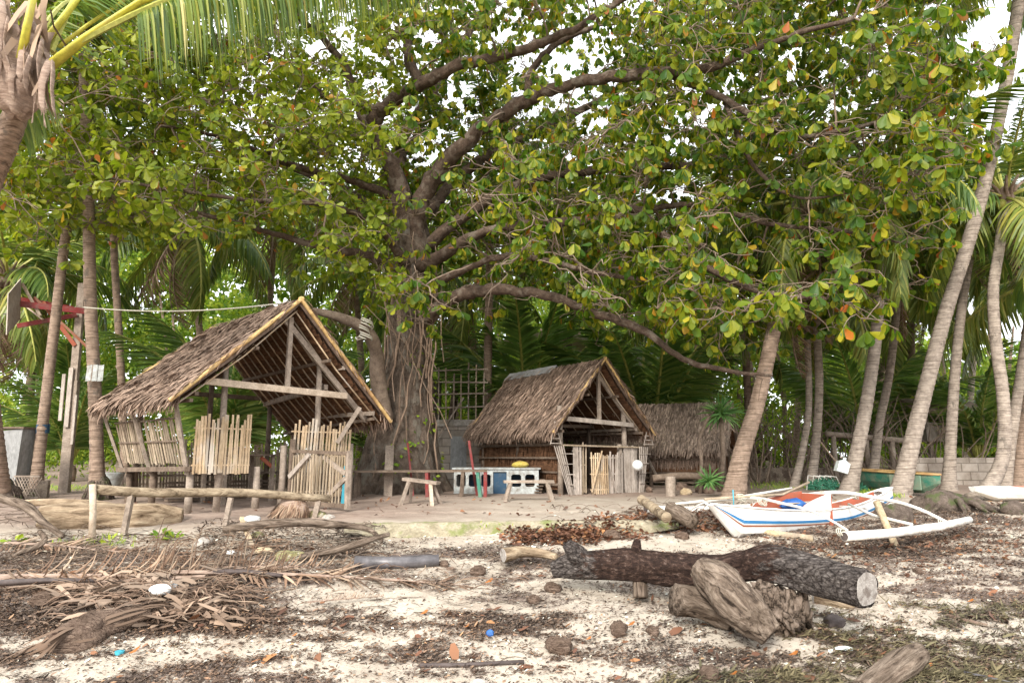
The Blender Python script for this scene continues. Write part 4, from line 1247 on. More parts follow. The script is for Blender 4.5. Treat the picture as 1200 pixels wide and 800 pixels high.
def thatch_side(t, sgn, hw, y0, y1, zr, ze, mat, seed, dens=620, sag=0.05):
    """one thatched slope: base mat plus thousands of overlapping leaf strips with a ragged eave"""
    rgn = np.random.default_rng(seed)
    S = math.hypot(hw, zr - ze)
    n = int(1.55 * dens * S * (y1 - y0))
    u = rgn.uniform(-0.02, 1.02, n)
    s = rgn.uniform(0, 1, n)
    s = (np.floor(s * 15) + rgn.uniform(0, 0.55, n)) / 15.0           # rows of shingles
    down = np.array([sgn * hw, 0, ze - zr]) / S
    nrm = np.array([sgn * (zr - ze), 0, hw]) / S
    def P(u, s):
        y = y0 + (y1 - y0) * u
        sg = -sag * np.sin(np.pi * s) * (0.5 + np.sin(np.pi * u)) + 0.05 * (fbm(u * 5 + seed, s * 4, 12, 3) - 0.5)
        return np.stack([sgn * hw * s, y, zr + (ze - zr) * s], 1) + nrm * (sg)[:, None]
    base = P(u, s) + nrm * rgn.uniform(0.012, 0.055, n)[:, None]
    D = np.tile(down, (n, 1)) + rgn.normal(0, 0.13, (n, 3)) + nrm * rgn.uniform(-0.02, 0.13, n)[:, None]
    U = np.tile(nrm, (n, 1)) + rgn.normal(0, 0.35, (n, 3))
    L = rgn.uniform(0.13, 0.30, n)
    # fringe
    nf = int(240 * (y1 - y0))
    uf = rgn.uniform(0, 1, nf)
    bf = P(uf, rgn.uniform(0.93, 1.0, nf)) + nrm * rgn.uniform(-0.05, 0.04, nf)[:, None]
    Df = np.tile(down, (nf, 1)) * 0.8 + np.array([0, 0, -0.5]) + rgn.normal(0, 0.2, (nf, 3))
    Lf = rgn.uniform(0.12, 0.3, nf)
    V, F = leaves(np.concatenate([base, bf]), np.concatenate([D, Df]), np.concatenate([U, rgn.normal(0, 1, (nf, 3)) + nrm * 2]),
                  np.concatenate([L, Lf]), rgn.uniform(0.014, 0.036, n + nf), T_STRIP, 0.12)
    # base mat
    ku, ks = 24, 12
    uu, ss = np.meshgrid(np.linspace(0, 1, ku), np.linspace(0, 1, ks))
    B = P(uu.ravel(), ss.ravel())
    B2 = B - nrm * 0.055
    off = len(V)
    id_ = np.arange(ku * ks).reshape(ks, ku)
    tri = []
    a, b, c, d = id_[:-1, :-1].ravel(), id_[:-1, 1:].ravel(), id_[1:, 1:].ravel(), id_[1:, :-1].ravel()
    tri += [np.stack([a, b, c], 1), np.stack([a, c, d], 1), np.stack([a, c, b], 1) + ku * ks, np.stack([a, d, c], 1) + ku * ks]
    ring = np.concatenate([id_[0, :], id_[1:, -1], id_[-1, -2::-1], id_[-2:0:-1, 0]])
    r2 = np.roll(ring, -1)
    tri += [np.stack([ring, r2, r2 + ku * ks], 1), np.stack([ring, r2 + ku * ks, ring + ku * ks], 1)]
    F = np.concatenate([F, np.concatenate(tri) + off])
    V = np.concatenate([V, B, B2])
    npmesh('thatch', V, F, mat, t)
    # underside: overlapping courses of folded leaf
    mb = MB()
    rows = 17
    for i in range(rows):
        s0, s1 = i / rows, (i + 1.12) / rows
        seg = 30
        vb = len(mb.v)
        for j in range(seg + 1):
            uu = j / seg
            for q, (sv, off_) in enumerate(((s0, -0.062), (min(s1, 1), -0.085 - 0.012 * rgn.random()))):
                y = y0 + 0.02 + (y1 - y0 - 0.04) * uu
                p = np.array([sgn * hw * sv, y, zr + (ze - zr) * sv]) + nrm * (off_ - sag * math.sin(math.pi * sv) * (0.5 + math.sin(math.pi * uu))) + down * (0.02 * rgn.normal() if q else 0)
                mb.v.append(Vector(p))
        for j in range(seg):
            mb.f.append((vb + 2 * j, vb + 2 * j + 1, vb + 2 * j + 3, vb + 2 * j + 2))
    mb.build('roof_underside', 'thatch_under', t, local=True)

def roof(t, hw, y0, y1, zr, ze, mat='thatch', seed=1, dens=620, rafters=14, pole=0.032, polemat='bamboo', tails=(0.12, 0.12), sagback=0.0):
    had = set(C.objects)
    for sgn in (-1, 1):
        thatch_side(t, sgn, hw, y0, y1, zr, ze if not isinstance(ze, tuple) else ze[(sgn + 1) // 2], mat, seed + sgn, dens)
        z1 = ze if not isinstance(ze, tuple) else ze[(sgn + 1) // 2]
        S = math.hypot(hw, zr - z1)
        dn = Vector((sgn * hw, 0, z1 - zr)) / S
        up = Vector((sgn * (zr - z1), 0, hw)) / S
        for y, nm in ((y0 - 0.03, 'barge_pole'), (y1 + 0.03, 'barge_pole')):
            mb = MB()
            a = Vector((0, y, zr)) - dn * 0.04 + up * 0.01
            mb.bamboo(a, a + dn * (S + tails[0]), pole, 10, 0.3)
            mb.build(nm, polemat, t, True, True)
        for k in range(rafters):
            y = y0 + (y1 - y0) * (k + 0.5) / rafters
            mb = MB()
            a = Vector((0, y, zr)) - up * 0.115
            mb.tube([a, a + dn * (S * .5) - up * .055, a + dn * S], 0.013, 6)
            mb.build('rafter', 'picket_old' if k % 3 else 'picket', t, True, True)
        for f in (0.42, 0.93):
            mb = MB()
            a = Vector((0, y0 + .05, zr)) + dn * (S * f) - up * 0.19
            mb.bar(a, a + Vector((0, y1 - y0 - 0.1, 0.02)), 0.05, 0.05)
            mb.build('purlin', 'wood_dark', t, local=True)
    for o in set(C.objects) - had:                          # an old roof: its back end has sunk
        for v in o.data.vertices:
            v.co.z -= sagback * (v.co.y - y0) / (y1 - y0) * (0.5 + 0.5 * v.co.x / hw)

def pickets(t, a, b, z0, z1, n, mat, name='picket_panel', w=0.028, rails=(0.12, 0.75), zvar=0.08, lean=0.0, seed=0, outward=0.0, railmat=None, skip=0.0, gap=None):
    """row of split bamboo slats between the local points a and b (x, y), with rails"""
    rg = random.Random(seed)
    ax, ay = a; bx, by = b
    dx, dy = bx - ax, by - ay
    L = math.hypot(dx, dy)
    nx_, ny_ = dy / L, -dx / L
    mb = MB()
    for i in range(n):
        if rg.random() < skip: continue
        f = (i + 0.5) / n + rg.uniform(-0.12, 0.12) / n
        x, y = ax + dx * f, ay + dy * f
        zz = z1 + rg.uniform(-zvar, zvar)
        l = lean + rg.uniform(-0.02, 0.02)
        p0 = Vector((x, y, z0 + rg.uniform(-0.02, 0.02)))
        p1 = Vector((x + dx / L * l + nx_ * outward, y + dy / L * l + ny_ * outward, zz))
        mb.bar(p0, p1, w * rg.uniform(0.8, 1.15), 0.012, up=(nx_, ny_, 0.001))
    mb.build(name, mat, t, local=True)
    for f in rails:
        mb = MB()
        z = z0 + (z1 - z0) * f
        o = outward * f + 0.016
        mb.bar((ax + nx_ * -o * (-1 if outward else 1), ay + ny_ * -o * (-1 if outward else 1), z), (bx + nx_ * -o * (-1 if outward else 1), by + ny_ * -o * (-1 if outward else 1), z + rg.uniform(-.01, .01)), 0.035, 0.022, up=(0, 0, 1))
        mb.build('rail', railmat or mat, t, local=True)

def post(t, x, y, z0, z1, r=0.045, mat='wood', name='post', x2=None, y2=None, seed=0):
    mb = MB()
    x2 = x if x2 is None else x2; y2 = y if y2 is None else y2
    mb.tube([(x, y, z0), ((x + x2) / 2 + 0.01, (y + y2) / 2, (z0 + z1) / 2), (x2, y2, z1)], [r * 1.08, r, r * 0.9], 8, rough=0.12, seed=int(x * 50) + seed)
    mb.build(name, mat, t, True, True)

def beam(t, a, b, w, h=None, mat='wood', name='beam', up=(0, 0, 1)):
    MB().bar(a, b, w, h, up, 0.004).build(name, mat, t, local=True)

# the large open hut at the left
gz = 0.93
h1 = thing('nipa_hut', 'large open gabled hut with yellow bamboo roof edges, left of the big tree', 'hut', (-4.66, 11.84, gz), math.atan2(.76, .65), 'thatched huts')
roof(h1, 1.86, -1.62, 1.32, 3.26, (1.58, 1.44), 'thatch', 3, 640, 14, sagback=0.24)
for x, y, z in ((-.95, -1.2, 2.35), (.7, -1.2, 2.5), (-1.2, 1.2, 2.1), (1.2, 1.2, 2.05), (-1.35, -1.15, .62), (-.35, -1.22, .62), (-1.35, 0.1, .62), (0.1, -1.2, .95), (1.4, -1.2, 1.0), (-1.3, 1.15, .6), (0, 1.2, 2.9)):
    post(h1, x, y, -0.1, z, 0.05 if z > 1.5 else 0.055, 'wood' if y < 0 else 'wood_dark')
beam(h1, (-1.42, -1.42, 1.86), (1.12, -1.42, 1.80), 0.06, 0.10, 'wood_pale')
beam(h1, (0.0, -1.38, 1.86), (0.0, -1.38, 3.02), 0.075, 0.05, 'wood', 'king_post')
beam(h1, (-.12, -1.34, 3.0), (1.62, -1.34, 1.40), 0.05, 0.09, 'wood', 'brace')
beam(h1, (1.05, -1.3, 1.0), (1.35, -1.5, 1.62), 0.05, 0.07, 'wood', 'brace')
beam(h1, (-1.1, 1.25, 1.9), (1.2, 1.25, 1.9), 0.06, 0.08, 'wood_dark')
beam(h1, (-.95, -1.2, 2.0), (-1.15, 1.3, 1.95), 0.06, 0.08, 'wood_dark')
beam(h1, (.85, -1.2, 1.95), (1.15, 1.3, 1.8), 0.07, 0.09, 'wood')
beam(h1, (1.55, -1.62, 1.52), (1.55, 1.5, 1.52), 0.05, 0.07, 'wood')
beam(h1, (.9, -1.62, 2.25), (.9, 1.5, 2.25), 0.05, 0.06, 'wood')
beam(h1, (-1.5, -1.5, 1.66), (-1.5, 1.5, 1.62), 0.05, 0.06, 'wood_dark')
for ya, yb in ((-1.4, -1.18), (1.35, 1.15), (0.15, 0.1)):
    beam(h1, (-1.74, ya, 1.52), (-1.40, yb, .52), 0.055, 0.045, 'wood', 'leaning_stud')
# backrest of the left bench, seat and crossbars
for y0_, y1_, sd_ in ((-1.1, 0.05, 1), (0.15, 1.1, 2)):
    pickets(h1, (-1.42, y1_), (-1.42, y0_), .66, 1.33, 13, 'picket_old', 'backrest', 0.045, (0.5, 0.97), 0.05, 0, sd_, 0.18, 'wood_dark')
beam(h1, (-1.45, -1.28, .60), (-1.45, 1.25, .56), 0.07, 0.07, 'wood_dark')
for k in range(5):
    beam(h1, (-1.36 + .09 * k, -1.2, .57), (-1.36 + .09 * k, 1.2, .55), 0.075, 0.022, 'wood_dark', 'seat_board')
beam(h1, (-1.4, -1.2, .25), (-1.4, 1.2, .2), 0.03, 0.03, 'wood')
pickets(h1, (-1.40, -1.30), (-.52, -1.30), .52, 1.33, 19, 'picket', 'picket_panel', 0.034, (0.16, 0.82), 0.09, 0.0, 3)
pickets(h1, (.18, -1.30), (1.30, -1.30), .12, 1.32, 19, 'picket', 'picket_panel', 0.034, (0.08, 0.55, 0.88), 0.09, 0.05, 4)
# gate standing open towards the beach
hx, hy, ex, ey = .16, -1.36, .34, -2.62
beam(h1, (hx, hy, 0.02), (hx, hy, 1.05), 0.06, 0.06, 'wood_dark', 'gate_stile')
beam(h1, (ex, ey, 0.0), (ex, ey, 0.86), 0.06, 0.06, 'wood', 'gate_stile')
beam(h1, (hx, hy, .86), (ex, ey, .82), 0.05, 0.05, 'wood_dark', 'gate_rail')
beam(h1, (hx, hy, .06), (ex, ey, .05), 0.05, 0.06, 'wood_dark', 'gate_rail')
beam(h1, (hx - .03, hy, .45), (hx + .02, hy - .45, .80), 0.03, 0.07, 'slat_grey', 'gate_brace')
beam(h1, (.30, -2.0, .06), (ex - .02, ey + .04, .45), 0.03, 0.07, 'wood', 'gate_brace')
beam(h1, (.28, -1.9, .84), (ex - .02, ey + .04, .52), 0.03, 0.07, 'wood', 'gate_brace')
pickets(h1, (hx, hy), (ex, ey), .08, .80, 18, 'picket_old', 'gate_slats', 0.026, (), 0.01, 0, 9, skip=0.1)
# back wall, table and benches inside
pickets(h1, (1.25, 1.25), (-1.2, 1.25), .15, .98, 46, 'picket_old', 'back_wall', 0.035, (0.2, 0.85), 0.12, 0.05, 12)
pickets(h1, (1.42, -1.1), (1.42, 1.2), .15, .98, 40, 'picket_old', 'side_wall', 0.035, (0.2, 0.85), 0.10, 0.03, 13)
for yy in (-.35, .35):
    for xx in (-.42, .42):
        beam(h1, (xx, yy, 0), (xx, yy, .78), 0.06, 0.06, 'wood', 'table_leg')
for k in range(5):
    beam(h1, (-.55, -.36 + .18 * k, .80), (.55, -.36 + .18 * k, .80), 0.165, 0.03, 'wood_dark', 'table_board')
beam(h1, (.42, -.35, .60), (.2, -.35, .76), 0.03, 0.06, 'red_brown', 'table_brace')
for k in range(4):
    beam(h1, (1.0 + .09 * k, -1.0, .48), (1.0 + .09 * k, 1.1, .48), 0.08, 0.025, 'wood_dark', 'seat_board')
    beam(h1, (-1.1, .78 + .09 * k, .46), (.9, .78 + .09 * k, .46), 0.08, 0.025, 'wood_dark', 'seat_board')
for k in range(5):
    beam(h1, (-.9, .62, .06 + .07 * k), (1.0, .66, .05 + .07 * k), 0.14, 0.035, 'wood_dark', 'stacked_board')

# the middle hut
h2 = thing('nipa_hut', 'middle gabled hut with brown thatch and grey slat front fence', 'hut', (.96, 15.48, .96), math.atan2(.53, .845), 'thatched huts')
roof(h2, 1.27, -1.78, 1.8, 2.72, 1.26, 'thatch', 13, 760, 10, 0.026, 'orange_wood' if False else 'bamboo')
for x, y, z in ((-.95, -1.5, 1.75), (.72, -1.5, 1.9), (-.98, 0, 1.4), (-.98, 1.5, 1.5), (.98, 1.5, 1.5), (.98, 0, 1.4), (.55, -1.55, 1.0), (-.45, 0.2, 1.1)):
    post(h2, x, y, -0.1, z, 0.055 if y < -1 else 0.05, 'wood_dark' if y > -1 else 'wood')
beam(h2, (-1.0, -1.62, 1.50), (.88, -1.62, 1.40), 0.06, 0.09, 'slat_grey')
beam(h2, (0, -1.58, 1.5), (0, -1.58, 2.5), 0.07, 0.05, 'wood', 'king_post')
beam(h2, (.0, -1.54, 2.45), (1.1, -1.54, 1.24), 0.05, 0.08, 'wood', 'brace')
beam(h2, (-.95, 1.4, 1.5), (.95, 1.4, 1.5), 0.05, 0.07, 'wood_dark')
beam(h2, (-.95, -.2, 1.42), (.95, -.2, 1.42), 0.05, 0.07, 'wood_dark')
beam(h2, (-1.05, -1.6, 1.32), (-1.05, 1.6, 1.32), 0.05, 0.06, 'wood_dark')
beam(h2, (1.0, -1.6, 1.32), (1.0, 1.6, 1.32), 0.05, 0.06, 'wood')
pickets(h2, (-.72, -1.62), (-.52, -1.62), .02, .95, 4, 'slat_grey', 'slat_panel', 0.05, (.1, .9), 0.02, 0, 21)
pickets(h2, (-.50, -1.60), (-.38, -1.60), .02, .95, 3, 'picket_old', 'slat_panel', 0.03, (.15, .6), 0.1, 0, 22)
pickets(h2, (-.34, -1.70), (.12, -1.70), .0, .80, 9, 'picket', 'gate_panel', 0.026, (.12, .5, .9), 0.04, 0, 23)
beam(h2, (-.36, -1.74, 0.05), (-.08, -1.74, .86), 0.03, 0.02, 'picket', 'gate_brace')
pickets(h2, (.12, -1.62), (.56, -1.62), .0, .80, 11, 'slat_grey', 'gate_panel', 0.03, (.12, .5, .9), 0.05, 0.03, 24)
beam(h2, (.14, -1.66, .6), (.36, -1.66, .02), 0.035, 0.02, 'slat_grey', 'gate_brace')
pickets(h2, (.62, -1.60), (.98, -1.60), .0, .96, 9, 'slat_grey', 'slat_panel', 0.04, (.1, .9), 0.02, 0, 25)
beam(h2, (-1.0, -1.64, .97), (1.05, -1.64, .94), 0.04, 0.03, 'picket_old', 'rail')
for sx, tx in ((-1, -.74), (1, .96)):                      # flared slat wings and little ladder brackets
    for k in range(5):
        f = k / 4
        beam(h2, (tx + sx * .03 * k, -1.66, 0.0), (sx * (1.0 + .22 * f) if sx < 0 else 1.0 + .22 * f, -1.68, .95), 0.018, 0.014, 'slat_grey', 'wing_slat', (0, 1, 0))
    for k in range(4):
        z = .2 + .2 * k
        beam(h2, (tx, -1.69, z), (tx + sx * (.12 + .07 * k), -1.69, z), 0.014, 0.012, 'slat_grey', 'wing_slat', (0, 1, 0))
    xo = sx * 1.30
    for q in ((xo - sx * .02, xo + sx * .04), (xo - sx * .20 , xo - sx * .22)):
        beam(h2, (sx * 1.22, -1.72, 1.42), (q[1], -1.72, .98), 0.016, 0.014, 'slat_grey', 'bracket_slat', (0, 1, 0))
    for k in range(4):
        z = 1.0 + .09 * k; w = .13 - .03 * k
        beam(h2, (sx * 1.22 - w + 0.01, -1.73, z), (sx * 1.22 + w, -1.73, z), 0.014, 0.012, 'slat_grey', 'bracket_slat', (0, 1, 0))
# left side: rails and ragged nipa wall
for z, r in ((.98, .05), (.72, .035), (.44, .03), (.2, .04), (1.08, .04)):
    beam(h2, (-1.03, -1.5, z), (-1.05, 1.65, z), r, r, 'wood_dark', 'rail')
rgn = np.random.default_rng(8)
n = 900
P = np.stack([np.full(n, -1.0), rgn.uniform(-1.45, 1.65, n), np.where(rgn.random(n) < .55, rgn.uniform(.78, .98, n), rgn.uniform(.4, .52, n))], 1)
V, F = leaves(P, np.array([0, 0, -1]) + rgn.normal(0, .13, (n, 3)), np.array([-1, 0, 0]) + rgn.normal(0, .3, (n, 3)), rgn.uniform(.15, .3, n), rgn.uniform(.02, .045, n), T_STRIP, .05)
npmesh('nipa_wall', V, F, 'thatch_under', h2)
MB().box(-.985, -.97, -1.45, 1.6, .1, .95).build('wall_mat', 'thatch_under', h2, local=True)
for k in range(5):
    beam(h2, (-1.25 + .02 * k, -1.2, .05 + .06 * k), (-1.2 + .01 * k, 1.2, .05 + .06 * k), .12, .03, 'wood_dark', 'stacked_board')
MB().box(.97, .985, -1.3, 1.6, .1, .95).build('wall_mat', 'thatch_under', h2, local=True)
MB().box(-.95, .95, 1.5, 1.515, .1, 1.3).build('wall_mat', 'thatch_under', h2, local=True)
mb = MB()
for k in range(5):
    y = -0.1 + .4 * k
    quadslab(mb, (0, y, 2.79), (0, y + .42, 2.80), (-.17, y + .42, 2.63), (-.17, y, 2.61), .012)
    quadslab(mb, (.17, y, 2.61), (.17, y + .42, 2.63), (0, y + .42, 2.803), (0, y, 2.793), .012)
mb.build('ridge_cover', 'ridge_sheet', h2, local=True)

# the low grey hut behind
h3 = thing('nipa_hut', 'low grey thatched hut half hidden between the middle hut and leaning palm', 'hut', (3.62, 17.1, .98), R(66), 'thatched huts')
roof(h3, 1.22, -1.75, 1.75, 2.0, .95, 'thatch_grey', 23, 700, 8, 0.022, 'wood')
for x, y, z in ((-.9, -1.55, 1.2), (-.9, 0, 1.2), (-.9, 1.55, 1.2), (.9, -1.55, 1.2), (.9, 1.55, 1.2), (0, -1.55, 1.75)):
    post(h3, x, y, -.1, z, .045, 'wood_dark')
rgn = np.random.default_rng(18)
n = 1500
P = np.stack([np.full(n, -.93), rgn.uniform(-1.6, 1.6, n), rgn.uniform(.55, .98, n)], 1)
V, F = leaves(P, np.array([0, 0, -1]) + rgn.normal(0, .08, (n, 3)), np.array([-1, 0, 0]) + rgn.normal(0, .3, (n, 3)), rgn.uniform(.1, .2, n), rgn.uniform(.015, .03, n), T_STRIP, .03)
npmesh('woven_wall', V, F, 'thatch', h3)
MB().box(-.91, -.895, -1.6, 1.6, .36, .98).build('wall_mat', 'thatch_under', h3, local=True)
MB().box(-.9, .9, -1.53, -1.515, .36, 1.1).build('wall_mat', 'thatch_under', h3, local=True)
for z in (.66, .36):
    beam(h3, (-.97, -1.6, z), (-.97, 1.6, z), .03, .03, 'wood_dark', 'rail')
for z in (.05, .14, .24, .33):
    beam(h3, (-.75, -1.5, z), (-.75, 1.5, z), .3, .03, 'wood_dark', 'floor_board')
beam(h3, (-1.2, -.2, .30), (-1.1, .1, .86), .04, .04, 'wood', 'leaning_stud')

# block house shell with bamboo framing, and the tan roof further back
m, nt, out = new_mat('concrete_block')
br = nt.nodes.new('ShaderNodeTexBrick')
br.inputs['Scale'].default_value = 1.0
br.inputs['Brick Width'].default_value = 0.40
br.inputs['Row Height'].default_value = 0.20
br.inputs['Mortar Size'].default_value = 0.012
br.inputs['Color1'].default_value = (0.31, 0.27, 0.23, 1)
br.inputs['Color2'].default_value = (0.42, 0.37, 0.32, 1)
br.inputs['Mortar'].default_value = (0.20, 0.17, 0.14, 1)
tc = nt.nodes.new('ShaderNodeTexCoord'); mp = nt.nodes.new('ShaderNodeMapping')
mp.inputs['Rotation'].default_value = (R(90), 0, 0)
nt.links.new(tc.outputs['Object'], mp.inputs['Vector']); nt.links.new(mp.outputs['Vector'], br.inputs['Vector'])
nn = noise(nt, tc.outputs['Object'], 4, 6, .7)
rr = ramp(nt, [(.3, (.55, .5, .45)), (.7, (1.1, 1.1, 1.1))]); nt.links.new(nn.outputs['Fac'], rr.inputs['Fac'])
bsdf(nt, out, mixc(nt, .9, br.outputs['Color'], rr.outputs['Color'], 'MULTIPLY'), .95, bump(nt, nn.outputs['Fac'], .5, .02, bump(nt, br.outputs['Fac'], -.6, .01)))
M['block'] = m
bx, by = gx(528, 17.2), 17.2
bh = thing('block_house', 'unfinished grey block house with open bamboo framing, behind the big tree', 'building', on(bx, by, -.05), R(-6))
MB().box(-.62, .85, 0, .15, 0, 1.50).build('wall', 'block', bh, local=True)
MB().box(-.85, -.62, -.05, .18, 0, 3.0).build('corner_column', 'block', bh, local=True)
MB().box(-.85, -.7, .18, 2.2, 0, 2.9).build('wall', 'block', bh, local=True)
MB().box(.72, .85, .15, 2.2, 0, 1.5).build('wall', 'block', bh, local=True)
MB().box(-.42, .8, -.06, .21, 1.50, 1.66).build('lintel', 'concrete', bh, local=True)
MB().box(.02, .42, -.012, .0, .45, 1.25).build('shutter', 'sheet_metal', bh, local=True)
for k in range(8):
    x = -.5 + .19 * k
    MB().bar((x, .05, 1.66), (x + random.uniform(-.03, .03), .05, 3.0 + random.uniform(-.2, .15)), .035, .03).build('framing_pole', 'wood' if k % 2 else 'picket_old', bh, local=True)
for z in (1.95, 2.3, 2.62, 2.9):
    MB().bar((-.65, .01, z), (.95, .01, z + random.uniform(-.04, .04)), .03, .035).build('framing_pole', 'wood', bh, local=True)
MB().bar((-.5, -.1, .9), (.35, -.1, 2.2), .04, .04).build('framing_pole', 'wood', bh, local=True)
for z in (2.0, 2.4, 2.8):
    MB().bar((-.9, -.08, z), (-.9, 2.1, z), .04, .04).build('framing_pole', 'wood_dark', bh, local=True)
fb = thing('far_house', 'house with pale tan roof edges seen through fronds above the middle hut', 'building', on(gx(640, 23), 23.4), R(8))
for x in (-2.4, -.8, .8, 2.4):
    MB().box(x - .08, x + .08, -.08, .08, -.1, 4.1).build('post', 'wood', fb, local=True)
MB().box(-2.4, 2.4, .3, .4, 0, 3.2).build('wall', 'thatch_under', fb, local=True)
mb = MB(); quadslab(mb, (-3.0, -.9, 4.0), (0.3, -.9, 4.75), (0.3, 2.4, 4.75), (-3.0, 2.4, 4.0), .06); mb.build('roof', 'roof_sheet', fb, local=True)
mb = MB(); quadslab(mb, (0.3, -.9, 4.75), (3.0, -.9, 4.0), (3.0, 2.4, 4.0), (0.3, 2.4, 4.75), .06); mb.build('roof', 'roof_sheet', fb, local=True)
for (x0, z0, x1, z1) in ((-3.0, 3.93, .3, 4.68), (.3, 4.68, 3.0, 3.93)):
    MB().bar((x0, -.93, z0), (x1, -.93, z1), .03, .16).build('fascia', 'wood_pale', fb, local=True)

# ---------------------------------------------------------------- boats
def hull_pts(Lh, wmax, zk, zt, u):
    """half width, keel height and top height at u in 0..1"""
    w = wmax * (math.sin(math.pi * min(1, 0.03 + u * 0.97)) ** 0.55) * (1 - 0.25 * u)
    return w, zk(u), zt(u)

def make_hull(t, Lh, wmax, zk, zt, mat, n=34, deck=True, stripes=True, cockpit=(0.30, 0.93)):
    secs = []
    for i in range(n + 1):
        u = i / n
        w, k, tp = hull_pts(Lh, wmax, zk, zt, u)
        # bow and stern rake: the foot of each end section is drawn inwards
        sec = []
        for f, wf in ((0.0, 0.10), (0.18, 0.62), (0.5, 0.86), (0.8, 0.96), (1.0, 1.0)):
            sec.append((u * Lh, w * wf, k + (tp - k) * f))
        secs.append(sec)
    mb = MB()
    m_ = len(secs[0])
    def ring(sec):
        return [Vector((x, -y, z)) for x, y, z in reversed(sec)] + [Vector((x, y, z)) for x, y, z in sec]
    for s_ in secs:
        mb.v.extend(ring(s_))
    k = 2 * m_
    for i in range(n):
        for j in range(k - 1):
            mb.f.append((i * k + j, (i + 1) * k + j, (i + 1) * k + j + 1, i * k + j + 1))
    mb.f.append(tuple(range(k)))
    mb.f.append(tuple(n * k + j for j in reversed(range(k))))
    mb.build('hull', mat, t, False, True)
    if deck:
        for nm, lo_, hi_ in (('fore_deck', 0, int(cockpit[0] * n)), ('after_deck', int(cockpit[1] * n) + 1, n)):
            if hi_ <= lo_: continue
            mb = MB()
            for i in range(lo_, hi_ + 1):
                u = i / n
                w, kk, tp = hull_pts(Lh, wmax, zk, zt, u)
                mb.v.extend([Vector((u * Lh, -w + .004, tp - 0.012)), Vector((u * Lh, 0, tp + 0.012)), Vector((u * Lh, w - .004, tp - 0.012))])
            for i in range(hi_ - lo_):
                for j in range(2):
                    mb.f.append((i * 3 + j, (i + 1) * 3 + j, (i + 1) * 3 + j + 1, i * 3 + j + 1))
            mb.build(nm, mat, t, False, True)
        mb = MB()                                           # inner skin and floor of the open well
        i0, i1 = int(cockpit[0] * n), int(cockpit[1] * n) + 1
        for i in range(i0, i1 + 1):
            u = i / n
            w, kk, tp = hull_pts(Lh, wmax, zk, zt, u)
            fl = kk + (tp - kk) * .45
            mb.v.extend([Vector((u * Lh, -w + .02, tp)), Vector((u * Lh, -w * .8 + .02, fl)), Vector((u * Lh, w * .8 - .02, fl)), Vector((u * Lh, w - .02, tp))])
        for i in range(i1 - i0):
            for j in range(3):
                mb.f.append((i * 4 + j, i * 4 + j + 1, (i + 1) * 4 + j + 1, (i + 1) * 4 + j))
        mb.build('inner_planking', 'red_brown', t, False, True)
    if stripes:
        for nm, f0, f1 in (('blue_stripe', .50, .60), ('brown_stripe', .395, .45)):
            for sg in (-1, 1):
                mb = MB()
                for i in range(n + 1):
                    u = i / n
                    w, kk, tp = hull_pts(Lh, wmax, zk, zt, u)
                    for f in (f0, f1):
                        wf = np.interp(f, [0, .18, .5, .8, 1], [.10, .62, .86, .96, 1.0])
                        mb.v.append(Vector((u * Lh, sg * (w * wf + 0.004), kk + (tp - kk) * f)))
                for i in range(n):
                    mb.f.append((2 * i, 2 * i + 2, 2 * i + 3, 2 * i + 1))
                mb.build(nm, nm, t, False, True)
        for sg in (-1, 1):
            mb = MB()
            pts = []
            for i in range(n + 1):
                w, kk, tp = hull_pts(Lh, wmax, zk, zt, i / n)
                pts.append((i / n * Lh, sg * (w + .004), tp))
            mb.tube(pts, 0.012, 6)
            mb.build('gunwale', 'white_pole', t, True, True)

bow = at(838, 622, 8.75)
A = math.atan2(.49, .87)
Lb = 3.78
boat = thing('outrigger_boat', 'white outrigger boat with blue and brown side stripes drawn up on the sand', 'boat', (2.44, 8.66, .67), A)
boat.rotation_euler = (0, R(0.2), A)
zk = lambda u: 0.42 * max(0, 1 - u / .11) ** 1.0 * 1.0 + 0.015 + .30 * max(0, (u - .60) / .40) ** 1.6
zt = lambda u: .46 - .12 * math.sin(math.pi * min(1, u * 1.05)) + .13 * max(0, (u - .62) / .38) ** 1.5
make_hull(boat, Lb, .27, zk, zt, 'hull', 44, cockpit=(0.33, 0.90))
def dz(u): return zt(u)
# cabin: curved side boards, closing board, red brown inside
def side_board(y, u0, u1, ztop, mats):
    for off, nm, mt in mats:
        mb = MB(); n = 12
        for i in range(n + 1):
            f = i / n; u = u0 + (u1 - u0) * f
            zb = dz(u) - .02; z2 = zb + .02 + ztop * min(1, (f * 1.15)) ** .55
            for yy in (y + off, y + off + .008):
                mb.v.extend([Vector((u * Lb, yy, zb)), Vector((u * Lb, yy, z2))])
        for i in range(n):
            a = 4 * i
            mb.f += [(a, a + 4, a + 5, a + 1), (a + 2, a + 3, a + 7, a + 6), (a + 1, a + 5, a + 7, a + 3), (a, a + 2, a + 6, a + 4)]
        mb.f += [(0, 1, 3, 2), (4 * n, 4 * n + 2, 4 * n + 3, 4 * n + 1)]
        mb.build(nm, mt, boat, False, True)
side_board(.215, .26, .53, .22, ((.009, 'cabin_side', 'hull'), (0, 'cabin_lining', 'red_brown')))
side_board(-.235, .37, .53, .20, ((-.009, 'cabin_side', 'hull'), (0, 'cabin_lining', 'red_brown')))
MB().box(.53 * Lb, .53 * Lb + .012, -.24, .23, .10, .54).build('cabin_bulkhead', 'hull', boat, local=True)
MB().box(.53 * Lb - .011, .53 * Lb - .002, -.25, .24, .10, .535).build('cabin_lining', 'red_brown', boat, local=True)
MB().box(.56 * Lb, .57 * Lb + .15, -.21, .21, .30, .315).build('thwart', 'white_pole', boat, local=True)
MB().box(.72 * Lb, .72 * Lb + .12, -.19, .19, .33, .345).build('thwart', 'white_pole', boat, local=True)
